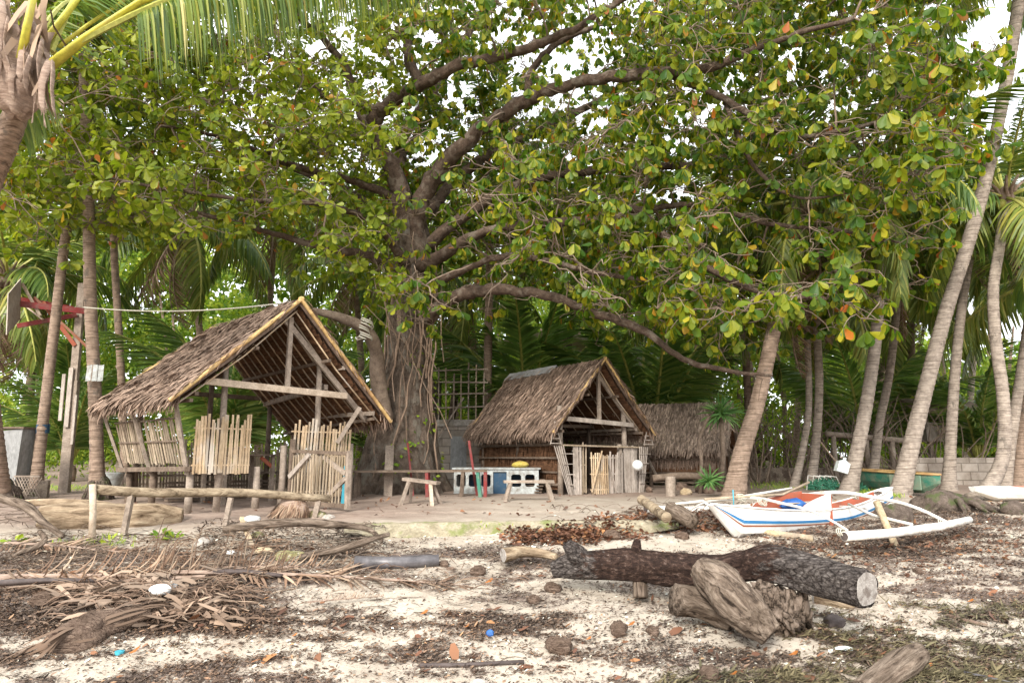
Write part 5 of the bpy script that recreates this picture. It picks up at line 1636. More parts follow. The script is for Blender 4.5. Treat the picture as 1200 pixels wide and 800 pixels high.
MB().bar((.33 * Lb, -.02, .42), (.50 * Lb, -.1, .44), .09, .012).build('loose_board', 'slat_grey', boat, local=True)
# outriggers: two floats and the arms across
for s, x0, x1 in ((-1, .62, 3.15), (1, .15, 2.95)):
    y = s * 1.38
    mb = MB()
    pts = [(x0, y, .17 if s < 0 else .30), (x0 + .8, y, .16 if s < 0 else .26), (x1 - .7, y, .19 if s < 0 else .26), (x1, y, .25 if s < 0 else .32)]
    mb.tube([Vector(p) for p in pts], [.052, .052, .050, .04], 14, rough=.05, seed=3)
    fl = mb.build('float', 'white_pole', boat, True, True)
    mb = MB(); mb.tube([(x0 - .004, y, pts[0][2]), (x0 + .02, y, pts[0][2])], .045, 14)
    mb.build('float_end', 'char', fl, False, True)
for i, (xa, nm, arch, rr) in enumerate(((.80, 'outrigger_arm', .20, .018), (2.55, 'outrigger_arm', .24, .027))):
    pts = []
    for j in range(25):
        f = -1 + 2 * j / 24
        y = 1.38 * f
        z = .50 + .03 * i - abs(f) ** 2.2 * (arch + .06) + .03 * math.cos(f * 9) * .3
        x = xa + (.12 * f if i == 0 else (-.12 * f))
        pts.append((x, y, z))
    mb = MB(); mb.tube([Vector(p) for p in pts], [rr * (1 - .25 * abs(-1 + 2 * j / 24)) for j in range(25)], 8, rough=.12, seed=i)
    mb.build(nm, 'white_pole', boat, True, True)
mb = MB(); mb.tube([(2.35, -.25, .40), (2.05, -.8, .30), (1.9, -1.38, .24)], .018, 7); mb.build('outrigger_arm', 'white_pole', boat, True, True)
mb = MB(); mb.tube([(.1, .18, .50), (.9, .05, .53), (1.6, .22, .52), (2.2, .24, .68)], .017, 7); mb.build('hand_pole', 'picket_old', boat, True, True)
mb = MB(); mb.tube([(.0, .6, .42), (.8, .3, .50), (1.9, .3, .60)], .016, 7); mb.build('hand_pole', 'white_pole', boat, True, True)
mb = MB(); mb.tube([(.42, .0, .42), (.42, .0, .62)], .008, 6); mb.build('rope_peg', 'teal', boat, True, True)
mb = MB(); mb.box(.55, .95, -1.02, -.98, .32, .335); mb.v = []; mb.f = []
for xa, ya, za in ((.70, -.25, .47), (.82, .20, .5), (2.62, -.2, .5), (2.5, .2, .5), (.66, -1.36, .2), (2.66, -1.36, .22)):
    mb.tube([Vector((xa + .05 * math.cos(a), ya + .03 * math.sin(a * 1.0) + .004 * a, za + .045 * math.sin(a))) for a in np.arange(0, 19, .7)], .007, 4)
mb.build('lashing', 'rope', boat, True, True)
mb = MB(); mb.blob((0, 0, 0), .16, 5, .35, 16, 10, (1.15, .8, .65), 0, 2.5)
wmx = wm(boat); p = wmx @ Vector((.42 * Lb, .02, .38)); mb.v = [v + p for v in mb.v]
mb.single('tarpaulin_bundle', 'crumpled bright blue tarpaulin bundled inside the white boat', 'tarpaulin', 'blue_cloth', smooth=True)
p0, p1 = at(1028, 594, 8.95), gnd(1052, 641)
mb = MB(); mb.tube([p0 + Vector((0, 0, 0.06)), p0.lerp(p1, .5), p1 - Vector((0, 0, .05))], [.045, .042, .04], 9, rough=.12)
mb.single('prop_stick', 'pale stick propping up the outrigger float of the white boat', 'stick', 'drift_pale', smooth=True)
p0, p1 = gnd(868, 625), gnd(952, 634)
mb = MB(); mb.bamboo(p0 + Vector((0, 0.15, .04)), p1 + Vector((0, 0, .035)), .042, 10, .4)
mb.single('roller_pole', 'tan pole lying under the keel of the white boat', 'pole', 'drift_pale', smooth=True)
def zz(c): return c
gbA, gbB = at(1004, 566, 15.0), at(1134, 592, 12.7)
gb = thing('plank_boat', 'worn green plank boat behind the palms, yellowish top rail', 'boat', on(gx(1000, 15.2) , 14.9, .02), math.atan2(-1.55, 1.95))
_a, _b = gnd(1000, 573), gnd(1132, 586)
gb.location = _a + Vector((0, .25, .0)); gb.rotation_euler = (0, 0, math.atan2(_b.y - _a.y, _b.x - _a.x))
mb = MB()
make_hull(gb, 2.75, .30, lambda u: .02 + .25 * max(0, 1 - u / .12) + .2 * max(0, (u - .86) / .14), lambda u: .36 + .06 * (1 - u), 'green_paint', 30, True, False, (0.08, .92))
for sg in (-1, 1):
    mb = MB()
    pts = [(u * 2.75, sg * (hull_pts(2.75, .30, lambda q: 0, lambda q: 0, u)[0] + .01), .37 + .06 * (1 - u)) for u in np.linspace(0, 1, 20)]
    mb.tube(pts, .02, 6); mb.build('gunwale', 'bamboo', gb, True, True)
mb = MB(); mb.bar((1.75, -.262, .22), (2.5, -.20, .22), .012, .26); mb.build('side_panel', 'green_pale', gb, local=True)
wb = thing('plank_boat', 'long whitish boat hull lying behind the root mound at the right edge', 'boat', on(gx(1128, 11.8), 11.8), R(2))
wb.scale = (1, 1, .7)
make_hull(wb, 3.4, .34, lambda u: .02 + .2 * max(0, 1 - u / .1), lambda u: .34, 'white', 30, True, False, (.2, .9))

# ---------------------------------------------------------------- furniture and wreckage round the camp
def between(a, b, w, h, name, label, cat, mat, **k):
    return MB().bar(a, b, w, h).single(name, label, cat, mat, **k)
tz = .47
a, b = on(gx(418, 13.0), 13.0, tz), on(gx(571, 13.2), 13.2, tz); b.z = a.z + .01
tt = thing('plank_table', 'long low plank table on red and green legs in front of the big trunk', 'table', (a + b) / 2 - Vector((0, 0, tz)), 0)
MB().bar(a, b, .34, .04).build('tabletop', 'wood_dark', tt)
for f, mt, lean in ((.03, 'wood_dark', 0), (.55, 'red', .02), (.82, 'wood_dark', -.03), (.93, 'green_paint', .06), (.99, 'red', 0)):
    for s in (-1, 1):
        p = a.lerp(b, f) + Vector((0, s * .13, -.02))
        MB().bar(p, (p.x + lean, p.y, hz(p.x, p.y) - .02), .06, .06).build('leg', mt, tt)
p = on(gx(458, 13.25), 13.25); MB().bar(p, p + Vector((0, .05, .95)), .16, .03, up=(0, 1, 0)).single('leaning_board', 'grey upright board standing against the big trunk behind the plank table', 'board', 'wood')
p = on(gx(487, 13.3), 13.3); MB().bar(p, p + Vector((-.14, .05, 1.0)), .035, .03).single('red_stake', 'thin red stake leaning on the big trunk, right of the grey board', 'stake', 'red')
p = on(gx(560, 13.5), 13.5); MB().bar(p, p + Vector((-.17, 0, 1.05)), .045, .04).single('red_stake', 'thicker reddish stake leaning before the boat cabin, right of the plank table', 'stake', 'red')

def stool(label, x, y, rz, L, Hh, tilt=0.0, oddleg=False):
    t = thing('trestle_bench', label, 'bench', on(x, y), rz, 'rough trestle benches on the trodden sand')
    MB().bar((-L / 2, 0, Hh + tilt), (L / 2, 0, Hh - tilt), .17, .045, jit=.008).build('seat', 'wood', t, local=True)
    k = 0
    for sx in (-1, 1):
        for sy in (-1, 1):
            k += 1
            z = Hh - sx * tilt
            MB().bar((sx * (L / 2 - .12), sy * .05, z - .02), (sx * (L / 2 - .03), sy * .17, -.02), .055, .045).build('leg', 'wood_pale' if oddleg and k == 3 else 'wood', t, local=True)
    return t
stool('small trestle bench sloping right with one whitish leg, before the plank table', gx(497, 11.6), 11.45, R(-18), .62, .37, .035, True)
stool('level trestle bench before the boat cabin wreck', gx(619, 12.3), 12.2, R(4), .88, .33)

cb = thing('boat_cabin', 'old white and blue boat cabin with window holes standing by the middle hut', 'boat cabin', on(gx(580, 13.9), 13.9), R(-4))
Hc = .48
wins = [(-.77, -.58), (-.52, -.33), (-.27, -.08), (-.03, .24), (.33, .53), (.61, .80)]
x = -.82
mb = MB()
for i, (x0, x1) in enumerate(wins):
    mb.box(x, x0, 0, .03, .0, Hc)
    if i != 3:
        mb.box(x0, x1, 0.001, .029, .0, .14); mb.box(x0, x1, 0.001, .029, Hc - .1, Hc)
        for cx, cz, sx_, sz_ in ((x0, .14, 1, 1), (x1, .14, -1, 1), (x0, Hc - .1, 1, -1), (x1, Hc - .1, -1, -1)):
            mb.add([(cx, 0.002, cz), (cx + sx_ * .03, 0.002, cz), (cx, 0.002, cz + sz_ * .03), (cx, .028, cz), (cx + sx_ * .03, .028, cz), (cx, .028, cz + sz_ * .03)], [(0, 1, 2), (5, 4, 3), (1, 4, 5, 2)])
    else:
        mb.box(x0, x1, 0.001, .029, Hc - .05, Hc)
    x = x1
mb.box(x, .88, 0, .03, 0, Hc)
mb.build('front_wall', 'white_old', cb, local=True)
MB().box(-.035, .235, .04, .05, 0, Hc - .06).build('door', 'blue_door', cb, local=True)
MB().box(-.86, .92, -.03, .62, Hc, Hc + .03).build('roof', 'white_old', cb, local=True)
MB().box(-.82, -.79, .03, .6, 0, Hc).build('side_wall', 'white_old', cb, local=True)
MB().box(.85, .88, .03, .6, 0, Hc).build('side_wall', 'blue_door', cb, local=True)
MB().box(-.79, .85, .57, .6, 0, Hc).build('rear_wall', 'blue_door', cb, local=True)
mb = MB(); mb.box(-.3, -.16, -.1, -.02, 0, .1); mb.build('step_block', 'white', cb, local=True)
p = wm(cb) @ Vector((.50, .2, Hc + .09)); MB().blob(p, .16, 9, .2, 16, 10, (1.1, .7, .42)).single('cloth_heap', 'yellow cloth lying on the roof of the white boat cabin', 'cloth', 'yellow', smooth=True)

# pole with the broken hoop backboard
pb = gnd(75, 577)
hp = thing('hoop_post', 'grey plank post leaning right, carrying a broken hoop backboard on red braces', 'post', pb)
pt = at(97, 332, pb.y + .1)
ax_ = (pt - pb)
MB().bar(pb - ax_ * .02, pb + ax_ * .52, .20, .10, jit=.008).build('post', 'wood', hp)
MB().bar(pb + ax_ * .48, pt, .16, .08, jit=.008).build('post', 'wood', hp)
for dx, f0, f1, w in ((-.16, .33, .55, .07), (-.02, .30, .58, .09), (.13, .22, .45, .05)):
    q = Vector((dx, -.09, 0)); MB().bar(pb + ax_ * f0 + q, pb + ax_ * f1 + q, w, .03).build('nailed_board', 'slat_grey', hp)
Yp = pt.y
def hb(a, b, w, h, nm, mt, up=(0, 0, 1)): MB().bar(at(*a), at(*b), w, h, up=up, jit=.004).build(nm, mt, hp)
hb((22, 356, Yp - .75), (111, 366, Yp - .12), .05, .12, 'brace', 'red')
hb((22, 350, Yp - .55), (85, 361, Yp + .10), .05, .09, 'brace', 'red')
hb((20, 382, Yp - .6), (90, 369, Yp - .1), .05, .09, 'brace', 'red')
hb((50, 354, Yp - .35), (88, 405, Yp - .08), .06, .08, 'brace', 'red_brown')
hb((40, 348, Yp - .5), (104, 408, Yp - .14), .04, .05, 'brace', 'orange_wood')
hb((26, 332, Yp - .7), (47, 370, Yp - .55), .04, .055, 'brace', 'wood_pale')
hb((32, 360, Yp - .4), (50, 374, Yp - .5), .03, .03, 'brace', 'wood_pale')
c = [at(25, 326, Yp - .75), at(24, 374, Yp - .72), at(8, 392, Yp - 1.25), at(10, 344, Yp - 1.3)]
mb = MB(); mb.add(c + [v + Vector((-.035, .02, 0)) for v in c], [(0, 1, 2, 3), (7, 6, 5, 4), (0, 4, 5, 1), (1, 5, 6, 2), (2, 6, 7, 3), (3, 7, 4, 0)])
mb.build('backboard', 'slat_grey', hp)
hb((3, 368, Yp - 1.05), (16, 368, Yp - 1.0), .02, .02, 'hoop_bracket', 'char'); hb((15, 367, Yp - 1.0), (15, 377, Yp - 1.0), .02, .02, 'hoop_bracket', 'char')
mb = MB()
a, b = at(98, 360, 11.7), at(352, 352, 11.2)
pts = [a.lerp(b, i / 24) + Vector((0, 0, -.12 * 4 * (i / 24) * (1 - i / 24))) for i in range(25)]
mb.tube(pts, .012, 6)
mb.single('tied_rope', 'pale rope strung from the hoop post over to the large hut gable', 'rope', 'rope', smooth=True)
tp = MB(); q = at(113, 437, 11.98); tp.bar(q + Vector((-.15, 0, .13)), q + Vector((.15, 0, .13)), .02, .02); tp.v, tp.f = [], []
for k in range(3):
    tp.bar(q + Vector((-.12 + .105 * k, -.02, .14)), q + Vector((-.13 + .11 * k, -.01, -.14)), .085, .012, up=(0, 1, 0), jit=.01)
tp.single('tin_plate', 'whitish rusty tin sheet nailed to the tan palm beside the large hut', 'sheet', 'white_old')
mb = MB(); q = at(50.3, 502, 13.32)
pts = [q + Vector((.108 * math.cos(a), .108 * math.sin(a), .015 * math.sin(a))) for a in np.linspace(0, 2 * math.pi, 24)]
for i in range(23):
    mb.bar(pts[i], pts[i + 1], .012, .17, up=(0, 0, 1))
mb.single('painted_band', 'dark blue green wrap round the left leaning palm trunk', 'band', 'blue_door')
# left edge things
bn = on(gx(24, 13.2), 13.2)
mb = MB(); mb.add([bn + Vector(v) for v in ((-.2, -.18, 0), (.2, -.18, 0), (.2, .18, 0), (-.2, .18, 0), (-.27, -.22, 1.2), (.27, -.22, 1.25), (.27, .22, 1.25), (-.27, .22, 1.2))],
       [(3, 2, 1, 0), (4, 5, 6, 7), (0, 1, 5, 4), (1, 2, 6, 5), (2, 3, 7, 6), (3, 0, 4, 7)])
t = thing('metal_bin', 'tall grey sheet metal bin with a dark lid by the left edge', 'bin', bn); mb.build('body', 'sheet_metal', t)
MB().box(bn.x - .31, bn.x + .31, bn.y - .26, bn.y + .26, bn.z + 1.252, bn.z + 1.29).build('lid', 'wood_dark', t)
lt = on(gx(41, 12.7), 12.75)
mb = MB()
for k in range(-3, 4):
    mb.bar(lt + Vector((k * .055 - .1, 0, .03)), lt + Vector((k * .055 + .1, 0, .38)), .014, .012, up=(0, 1, 0))
    mb.bar(lt + Vector((k * .055 + .1, -.015, .03)), lt + Vector((k * .055 - .1, -.015, .38)), .014, .012, up=(0, 1, 0))
mb.bar(lt + Vector((-.24, -.01, .02)), lt + Vector((.24, -.01, .02)), .03, .03); mb.bar(lt + Vector((-.24, -.01, .40)), lt + Vector((.24, -.01, .40)), .03, .03)
mb.single('lattice_crate', 'small brown diamond lattice crate between the grey bin and the banded palm', 'crate', 'wood')
q = on(gx(61, 12.9), 12.9); MB().box(q.x - .1, q.x + .1, q.y, q.y + .07, q.z - .02, q.z + .32).single('stone_slab', 'reddish brown slab standing between the banded palm and the plank post', 'slab', 'drift')
q = on(gx(140, 13.4), 13.4)
t = thing('wash_basin', 'old grey white basin tilted at the foot of the tan palm', 'basin', q)
mb = MB(); mb.tube([q + Vector((0, 0, .12)), q + Vector((.01, 0, .17)), q + Vector((.02, 0, .42)), q + Vector((.02, 0, .44))], [.08, .14, .2, .21], 16); mb.build('bowl', 'white_old', t, True)
MB().bar(q, q + Vector((0, 0, .14)), .12, .12).build('foot', 'wood_dark', t)
q = on(gx(408, 11.3), 11.3); MB().bar(q + Vector((0, .0, 0)), q + Vector((.03, 0, .62)), .10, .02, up=(0, 1, 0)).single('teal_board', 'narrow turquoise board behind the open gate of the large hut', 'board', 'teal')

# hitching rail on the beach edge
M['rail_grain'] = grain('rail_wood', (.12, .09, .06), (.33, .26, .18), (.50, .42, .30), 1.5, 14)
ra = gnd(108, 633)
rl = thing('log_rail', 'long low log rail on a stubby post running in front of the large hut', 'rail', ra)
p0, p1 = at(112, 573, ra.y + .07), at(388, 582, 10.0)
mb = MB(); mb.tube([p0.lerp(p1, i / 8) + Vector((0, 0, -.02 * math.sin(i))) for i in range(9)], [.062, .06, .06, .058, .058, .056, .055, .053, .05], 12, rough=.05); mb.build('rail_log', 'rail_grain', rl, True)
mb = MB(); mb.tube([ra - Vector((0, 0, .1)), at(109, 600, ra.y), at(108.5, 567, ra.y)], [.042, .04, .04], 9, rough=.1); mb.build('post', 'wood_pale', rl, True)
for px_ in (150, 262, 372):
    f = (px_ - 112) / 276.0; q = p0.lerp(p1, f); g = on(q.x - .04, q.y)
    MB().bar(q - Vector((0, 0, .05)), g - Vector((0.02, 0, .05)), .06, .07).build('prop', 'wood', rl)

# ---------------------------------------------------------------- far right: wall, raised hut, rail, net, jug
w0, w1 = gx(1062, 16.6), gx(1290, 16.6)
mb = MB(); mb.box(w0, w1, 16.6, 16.78, .95, 1.68)
mb.single('block_wall', 'weathered grey block wall behind the palms at the right', 'wall', 'block')
mb = MB(); x0_, x1_ = gx(870, 17.8), gx(1060, 17.8); mb.box(x0_, x1_, 17.8, 17.95, 1.0, 1.42)
mb.single('low_wall', 'low dark stone wall behind the thicket and the twin palms', 'wall', 'drift')
q = on(gx(1106, 18.6), 18.9)
t = thing('raised_hut', 'small hut raised on posts with a grey board side, behind the block wall', 'hut', q)
for sx in (-.55, 0, .55):
    for sy in (-.4, .5):
        MB().bar(q + Vector((sx, sy, 0)), q + Vector((sx, sy, 1.1)), .10, .10).build('post', 'wood', t)
MB().box(q.x - .68, q.x + .68, q.y - .5, q.y + .6, q.z + 1.05, q.z + 1.55).build('board_side', 'slat_grey', t)
mb = MB(); quadslab(mb, (q.x - .9, q.y - .8, q.z + 1.85), (q.x + .9, q.y - .8, q.z + 1.85), (q.x + .9, q.y + .9, q.z + 2.5), (q.x - .9, q.y + .9, q.z + 2.5), .08); mb.build('roof', 'thatch_grey', t)
for sx in (-.62, .62): MB().bar(q + Vector((sx, -.45, 1.5)), q + Vector((sx, -.45, 1.95)), .06, .06).build('post', 'wood', t)
a, b = at(968, 508, 17.0), at(1070, 517, 17.4)
t = thing('pole_fence', 'horizontal log fence on short posts behind the stout palm', 'fence', on(a.x, a.y))
mb = MB(); mb.tube([a, a.lerp(b, .5), b], .07, 8, rough=.1); mb.build('rail_log', 'wood', t, True)
for f in (.08, .45, .75):
    p_ = a.lerp(b, f); mb = MB(); mb.tube([on(p_.x, p_.y, -.1), p_ + Vector((0, 0, .05))], .06, 8, rough=.1); mb.build('post', 'wood', t, True)
q = gnd(968, 574)
rgn = np.random.default_rng(77)
n = 900
d = rgn.normal(0, 1, (n, 3)); d /= np.linalg.norm(d, axis=1)[:, None]
d[:, 2] = np.abs(d[:, 2])
P = d * np.array([.36, .22, .24]) * rgn.uniform(.8, 1, n)[:, None] + np.array([q.x, q.y + .1, q.z])
V, F = leaves(P, rgn.normal(0, 1, (n, 3)), d, .10, .012, T_STRIP, .1)
t = thing('fishing_net', 'heaped green fishing net in a wire frame beside the stout palm', 'net', q)
o = npmesh('mesh_heap', V, F, 'net', t); o.location = -t.location
mb = MB()
for k in range(4):
    mb.tube([q + Vector((-.36 + .1 * k, .1, 0)), q + Vector((-.33 + .12 * k, .06, .3)), q + Vector((-.1 + .12 * k, .05, .27)), q + Vector((.05 + .1 * k, .1, .1))], .008, 5)
mb.build('wire_frame', 'white_pole', t)
P = d[:400] * np.array([.12, .1, .14]) + np.array([*gnd(1008, 576)])
V, F = leaves(P, rgn.normal(0, 1, (400, 3)), d[:400], .09, .012, T_STRIP, .1)
tag(npmesh('fishing_net', V, F, 'net'), 'small rag of green net at the right foot of the stout palm', 'net')
j = at(987, 546, 13.1)
t = thing('plastic_jug', 'white plastic jug hung tilted beside the stout palm', 'jug', j - Vector((0, 0, .1)))
mb = MB(); mb.add([Vector((x * .10 + z * .04, y * .07, z * .11 - x * .03)) + j for x, y, z in ((-1, -1, -1), (1, -1, -1), (1, 1, -1), (-1, 1, -1), (-1, -1, .6), (1, -1, .6), (1, 1, .6), (-1, 1, .6), (-.3, -.4, 1), (.4, -.4, 1), (.4, .4, 1), (-.3, .4, 1))],
       [(3, 2, 1, 0), (0, 1, 5, 4), (1, 2, 6, 5), (2, 3, 7, 6), (3, 0, 4, 7), (4, 5, 9, 8), (5, 6, 10, 9), (6, 7, 11, 10), (7, 4, 8, 11), (8, 9, 10, 11)]); mb.build('bottle', 'plastic_white', t)
mb = MB(); mb.tube([j + Vector((.05, 0, .1)), j + Vector((.06, 0, .16))], .03, 10); mb.build('spout', 'plastic_white', t)
mb = MB(); a = at(962, 518, 13.2); b = gnd(1000, 575); mb.tube([a, at(975, 535, 13.15), j + Vector((0, .09, 0)), b], .016, 6)
mb.single('thin_stick', 'thin dark stick leaning against the stout palm, the jug hanging on it', 'stick', 'wood_dark')
for px_, py_, s_, lab in ((1058, 611, .22, 'dark rounded rock behind the boat stern'), (1036, 603, .15, 'smaller dark rock under the boat stern'), (1196, 603, .16, 'black rock cut off by the right edge')):
    q = gnd(px_, py_); MB().blob(q + Vector((0, .15, .06)), s_, px_, .3, 18, 12, (1.2, .8, .8), .3, 2.2).single('beach_rock', lab, 'rock', 'root', smooth=True)
rgn = random.Random(4)
rm = gnd(1120, 604)
mb = MB()
for k in range(22):
    a0 = rgn.uniform(0, 6.28)
    c0 = gnd(1130, 600) + Vector((0, .25, .12)); L_ = rgn.uniform(.3, .75)
    mb.tube([c0, c0 + Vector((math.cos(a0) * L_ * .5, math.sin(a0) * L_ * .35, .03)), c0 + Vector((math.cos(a0) * L_, math.sin(a0) * L_ * .6, -.14))], [.09, .05, .02], 8, rough=.3, seed=k)
mb.blob(gnd(1122, 600) + Vector((0, .3, .08)), .33, 3, .35, 20, 12, (1.3, .8, .7), 0, 2.5)
mb.single('root_mound', 'knotted brown root mound spreading below the curved palm', 'roots', 'root', smooth=True)

# pandanus beside the low hut
def pandanus(label, base, tip, n, L, seed, stem=True):
    rgn = np.random.default_rng(seed)
    t = thing('pandanus', label, 'plant', base, 0, 'spiky pandanus plants')
    if stem:
        mb = MB(); mid = base.lerp(tip, .5) + Vector((.06, 0, -.05)); mb.tube([base - Vector((0, 0, .05)), mid, tip], [.06, .05, .045], 9, rough=.15); mb.build('stem', 'twig', t, True)
    d = rnd_dirs(n, -.2, 1)
    V, F = leaves(np.tile(np.array(tip), (n, 1)), d, rnd_dirs(n, .4, 1), rgn.uniform(.6, 1, n) * L, .035, T_STRIP, rgn.uniform(.2, .7, n))
    o = npmesh('leaf_rosette', V, F, 'spiky', t); o.location = -t.location
b_ = on(gx(838, 14.6), 14.6)
pandanus('pandanus with a large spiky head on a bent stem right of the low hut', b_, at(845, 486, 14.3), 150, .5, 3)
b_ = on(gx(826, 13.2), 13.2)
pandanus('small ground pandanus at the foot of the thick leaning palm', b_, b_ + Vector((0, 0, .28)), 80, .32, 4, False)
a = gnd(820, 578)
mb = MB(); mb.tube([a - Vector((0, 0, .1)), at(822, 540, a.y), at(819, 515, a.y + .05), at(828, 492, a.y + .1), at(842, 476, a.y + .2)], [.042, .036, .036, .032, .025], 9, rough=.12)
mb.single('bare_stem', 'bare grey stem curving up in front of the low grey hut', 'stem', 'twig', smooth=True)
M['heap_leaf'] = leafy('brown_leaf_strip', [(0, (.07, .05, .04)), (.7, (.18, .125, .095)), (1, (.34, .26, .20))], .9, .05, (1, 1, 1), .1)
M['heap_brown'] = worn('brown_sticks_mat', (.13, .085, .06), (.34, .235, .17), (9, 9, 9), None, .5, .95, .1, .01, .4)
# ---------------------------------------------------------------- driftwood group in front
m, nt, out = new_mat('burnt_log_bark')
tc = nt.nodes.new('ShaderNodeTexCoord')
sx_ = nt.nodes.new('ShaderNodeSeparateXYZ'); nt.links.new(tc.outputs['Object'], sx_.inputs[0])
n1 = noise(nt, mapped(nt, (4, 9, 9)), 1.6, 7, .75, .3)
n2 = noise(nt, mapped(nt, (14, 30, 30)), 1.0, 6, .75)
vb_ = nt.nodes.new('ShaderNodeTexVoronoi'); vb_.feature = 'DISTANCE_TO_EDGE'; vb_.inputs['Scale'].default_value = 1.0
nt.links.new(mapped(nt, (11, 26, 26)), vb_.inputs['Vector'])
crk = ramp(nt, [(0, (.25, .22, .2)), (.12, (1, 1, 1))]); nt.links.new(vb_.outputs['Distance'], crk.inputs['Fac'])
ra_ = ramp(nt, [(.36, (.03, .025, .023)), (.50, (.12, .10, .09)), (.60, (.22, .19, .17)), (.72, (.50, .46, .42))]); nt.links.new(n2.outputs['Fac'], ra_.inputs['Fac'])
rb_ = ramp(nt, [(.3, (.02, .012, .01)), (.50, (.05, .03, .023)), (.60, (.12, .072, .054)), (.72, (.34, .28, .24))]); nt.links.new(n2.outputs['Fac'], rb_.inputs['Fac'])
mad = nt.nodes.new('ShaderNodeMath'); mad.operation = 'MULTIPLY_ADD'
nt.links.new(n1.outputs['Fac'], mad.inputs[0]); mad.inputs[1].default_value = 1.6; nt.links.new(sx_.outputs['X'], mad.inputs[2])
rm_ = ramp(nt, [(0.0, (0, 0, 0)), (.001, (0, 0, 0)), (.002, (0, 0, 0)), (1, (0, 0, 0))])
ge = nt.nodes.new('ShaderNodeMapRange'); nt.links.new(mad.outputs[0], ge.inputs[0])
ge.inputs[1].default_value = -.10; ge.inputs[2].default_value = -.02
le = nt.nodes.new('ShaderNodeMapRange'); nt.links.new(mad.outputs[0], le.inputs[0])
le.inputs[1].default_value = 1.58; le.inputs[2].default_value = 1.50
mu = nt.nodes.new('ShaderNodeMath'); mu.operation = 'MULTIPLY'; nt.links.new(ge.outputs[0], mu.inputs[0]); nt.links.new(le.outputs[0], mu.inputs[1])
ra2 = mixc(nt, .85, ra_.outputs['Color'], crk.outputs['Color'], 'MULTIPLY')
cc = mixc(nt, mu.outputs[0], ra2, rb_.outputs['Color'])
bsdf(nt, out, cc, .9, bump(nt, n2.outputs['Fac'], 1.0, .05, bump(nt, crk.outputs['Color'], .7, .03, bump(nt, n1.outputs['Fac'], .8, .06))), .15)
M['burnt'] = m

m, nt, out = new_mat('cracked_stump_wood')
vo = nt.nodes.new('ShaderNodeTexVoronoi'); vo.feature = 'DISTANCE_TO_EDGE'; vo.inputs['Scale'].default_value = 13
nd = noise(nt, mapped(nt, (6, 6, 3)), 1.5, 5, .7)
va = nt.nodes.new('ShaderNodeMix'); va.data_type = 'VECTOR'; va.inputs[0].default_value = .12
nt.links.new(mapped(nt, (1, 1, .7)), va.inputs[4]); nt.links.new(nd.outputs['Color'], va.inputs[5]); nt.links.new(va.outputs[1], vo.inputs['Vector'])
rv = ramp(nt, [(0, (.03, .024, .02)), (.05, (.15, .115, .09)), (.25, (.25, .20, .165))]); nt.links.new(vo.outputs['Distance'], rv.inputs['Fac'])
n2 = noise(nt, mapped(nt, (30, 30, 12)), 1, 6, .75); r2 = ramp(nt, [(.3, (.5, .48, .45)), (.7, (1.3, 1.25, 1.2))]); nt.links.new(n2.outputs['Fac'], r2.inputs['Fac'])
bsdf(nt, out, mixc(nt, .9, rv.outputs['Color'], r2.outputs['Color'], 'MULTIPLY'), .95, bump(nt, n2.outputs['Fac'], .8, .03, bump(nt, rv.outputs['Color'], .9, .05)), .1)
M['stump_wood'] = m
rng2 = random.Random(12)
def log_path(pts, sub=6):
    P = []
    for px, py, Y, r in pts:
        p = at(px, py, Y); P.append((p.x, p.y, p.z, r * Y / 800.0))
    return smooth_path(P, sub)
def make_log(name, label, pts, mat, rough=.14, n=26, cut=None, seed=1, freq=7, extra=None, sub=10, group=None):
    path = log_path(pts, sub)
    c = Vector(path[len(path) // 2][:3])
    t = thing(name, label, 'log', (c.x, c.y, hz(c.x, c.y)), 0, group)
    ax = Vector(path[-1][:3]) - Vector(path[0][:3])
    t.rotation_euler = ax.to_track_quat('X', 'Z').to_euler()
    mb = MB(); mb.tube([Vector(q[:3]) for q in path], [q[3] for q in path], n, rough=rough, freq=freq, seed=seed, lobes=.03, octs=5)
    if extra: extra(mb)
    mb.build('stem', mat, t, True)
    for end in (cut or ()):
        i, j = (-1, -2) if end > 0 else (0, 1)
        a = Vector(path[i][:3]); d = (a - Vector(path[j][:3])).normalized()
        mb = MB(); mb.tube([a - d * .01, a + d * .006], path[i][3] * .93, n, rough=rough * .6, freq=freq, seed=seed)
        mb.build('sawn_end', 'cut', t)
    return t
def stub(mb):
    mb.tube([at(688, 662, 6.75), at(674, 648, 6.72), at(664, 637, 6.7)], [.10, .09, .055], 16, rough=.35, seed=5, freq=9)
    mb.tube([at(745, 658, 6.6), at(746, 640, 6.6), at(747, 632, 6.62)], [.06, .045, .03], 10, rough=.3)
mlog = make_log('fallen_log', 'long grey barked log burnt red brown in the middle, sawn right end, propped on driftwood', [
    (648, 668, 6.85, 8), (668, 663, 6.8, 13), (700, 662, 6.72, 14.5), (745, 662, 6.62, 16.5), (790, 667, 6.55, 18), (835, 669, 6.42, 17), (872, 664, 6.3, 16.5), (905, 662, 6.1, 19.5), (960, 675, 5.8, 20), (1016, 690, 5.45, 20)], 'burnt', .24, 64, (1,), 3, 6, stub, 26)
make_log('driftwood_post', 'short stake holding up the middle of the burnt log', [(749, 668, 6.62, 7), (750, 678, 6.60, 8), (751, 700, 6.55, 8)], 'drift_grain', .15, 14, None, 5)
make_log('driftwood_chunk', 'thick short chunk of driftwood with a dark sawn face, left of the leaning slab', [(792, 702, 6.0, 16), (812, 705, 6.05, 17), (838, 716, 6.05, 15), (858, 728, 5.98, 10)], 'drift_grain', .34, 50, None, 6, 9, None, 20)
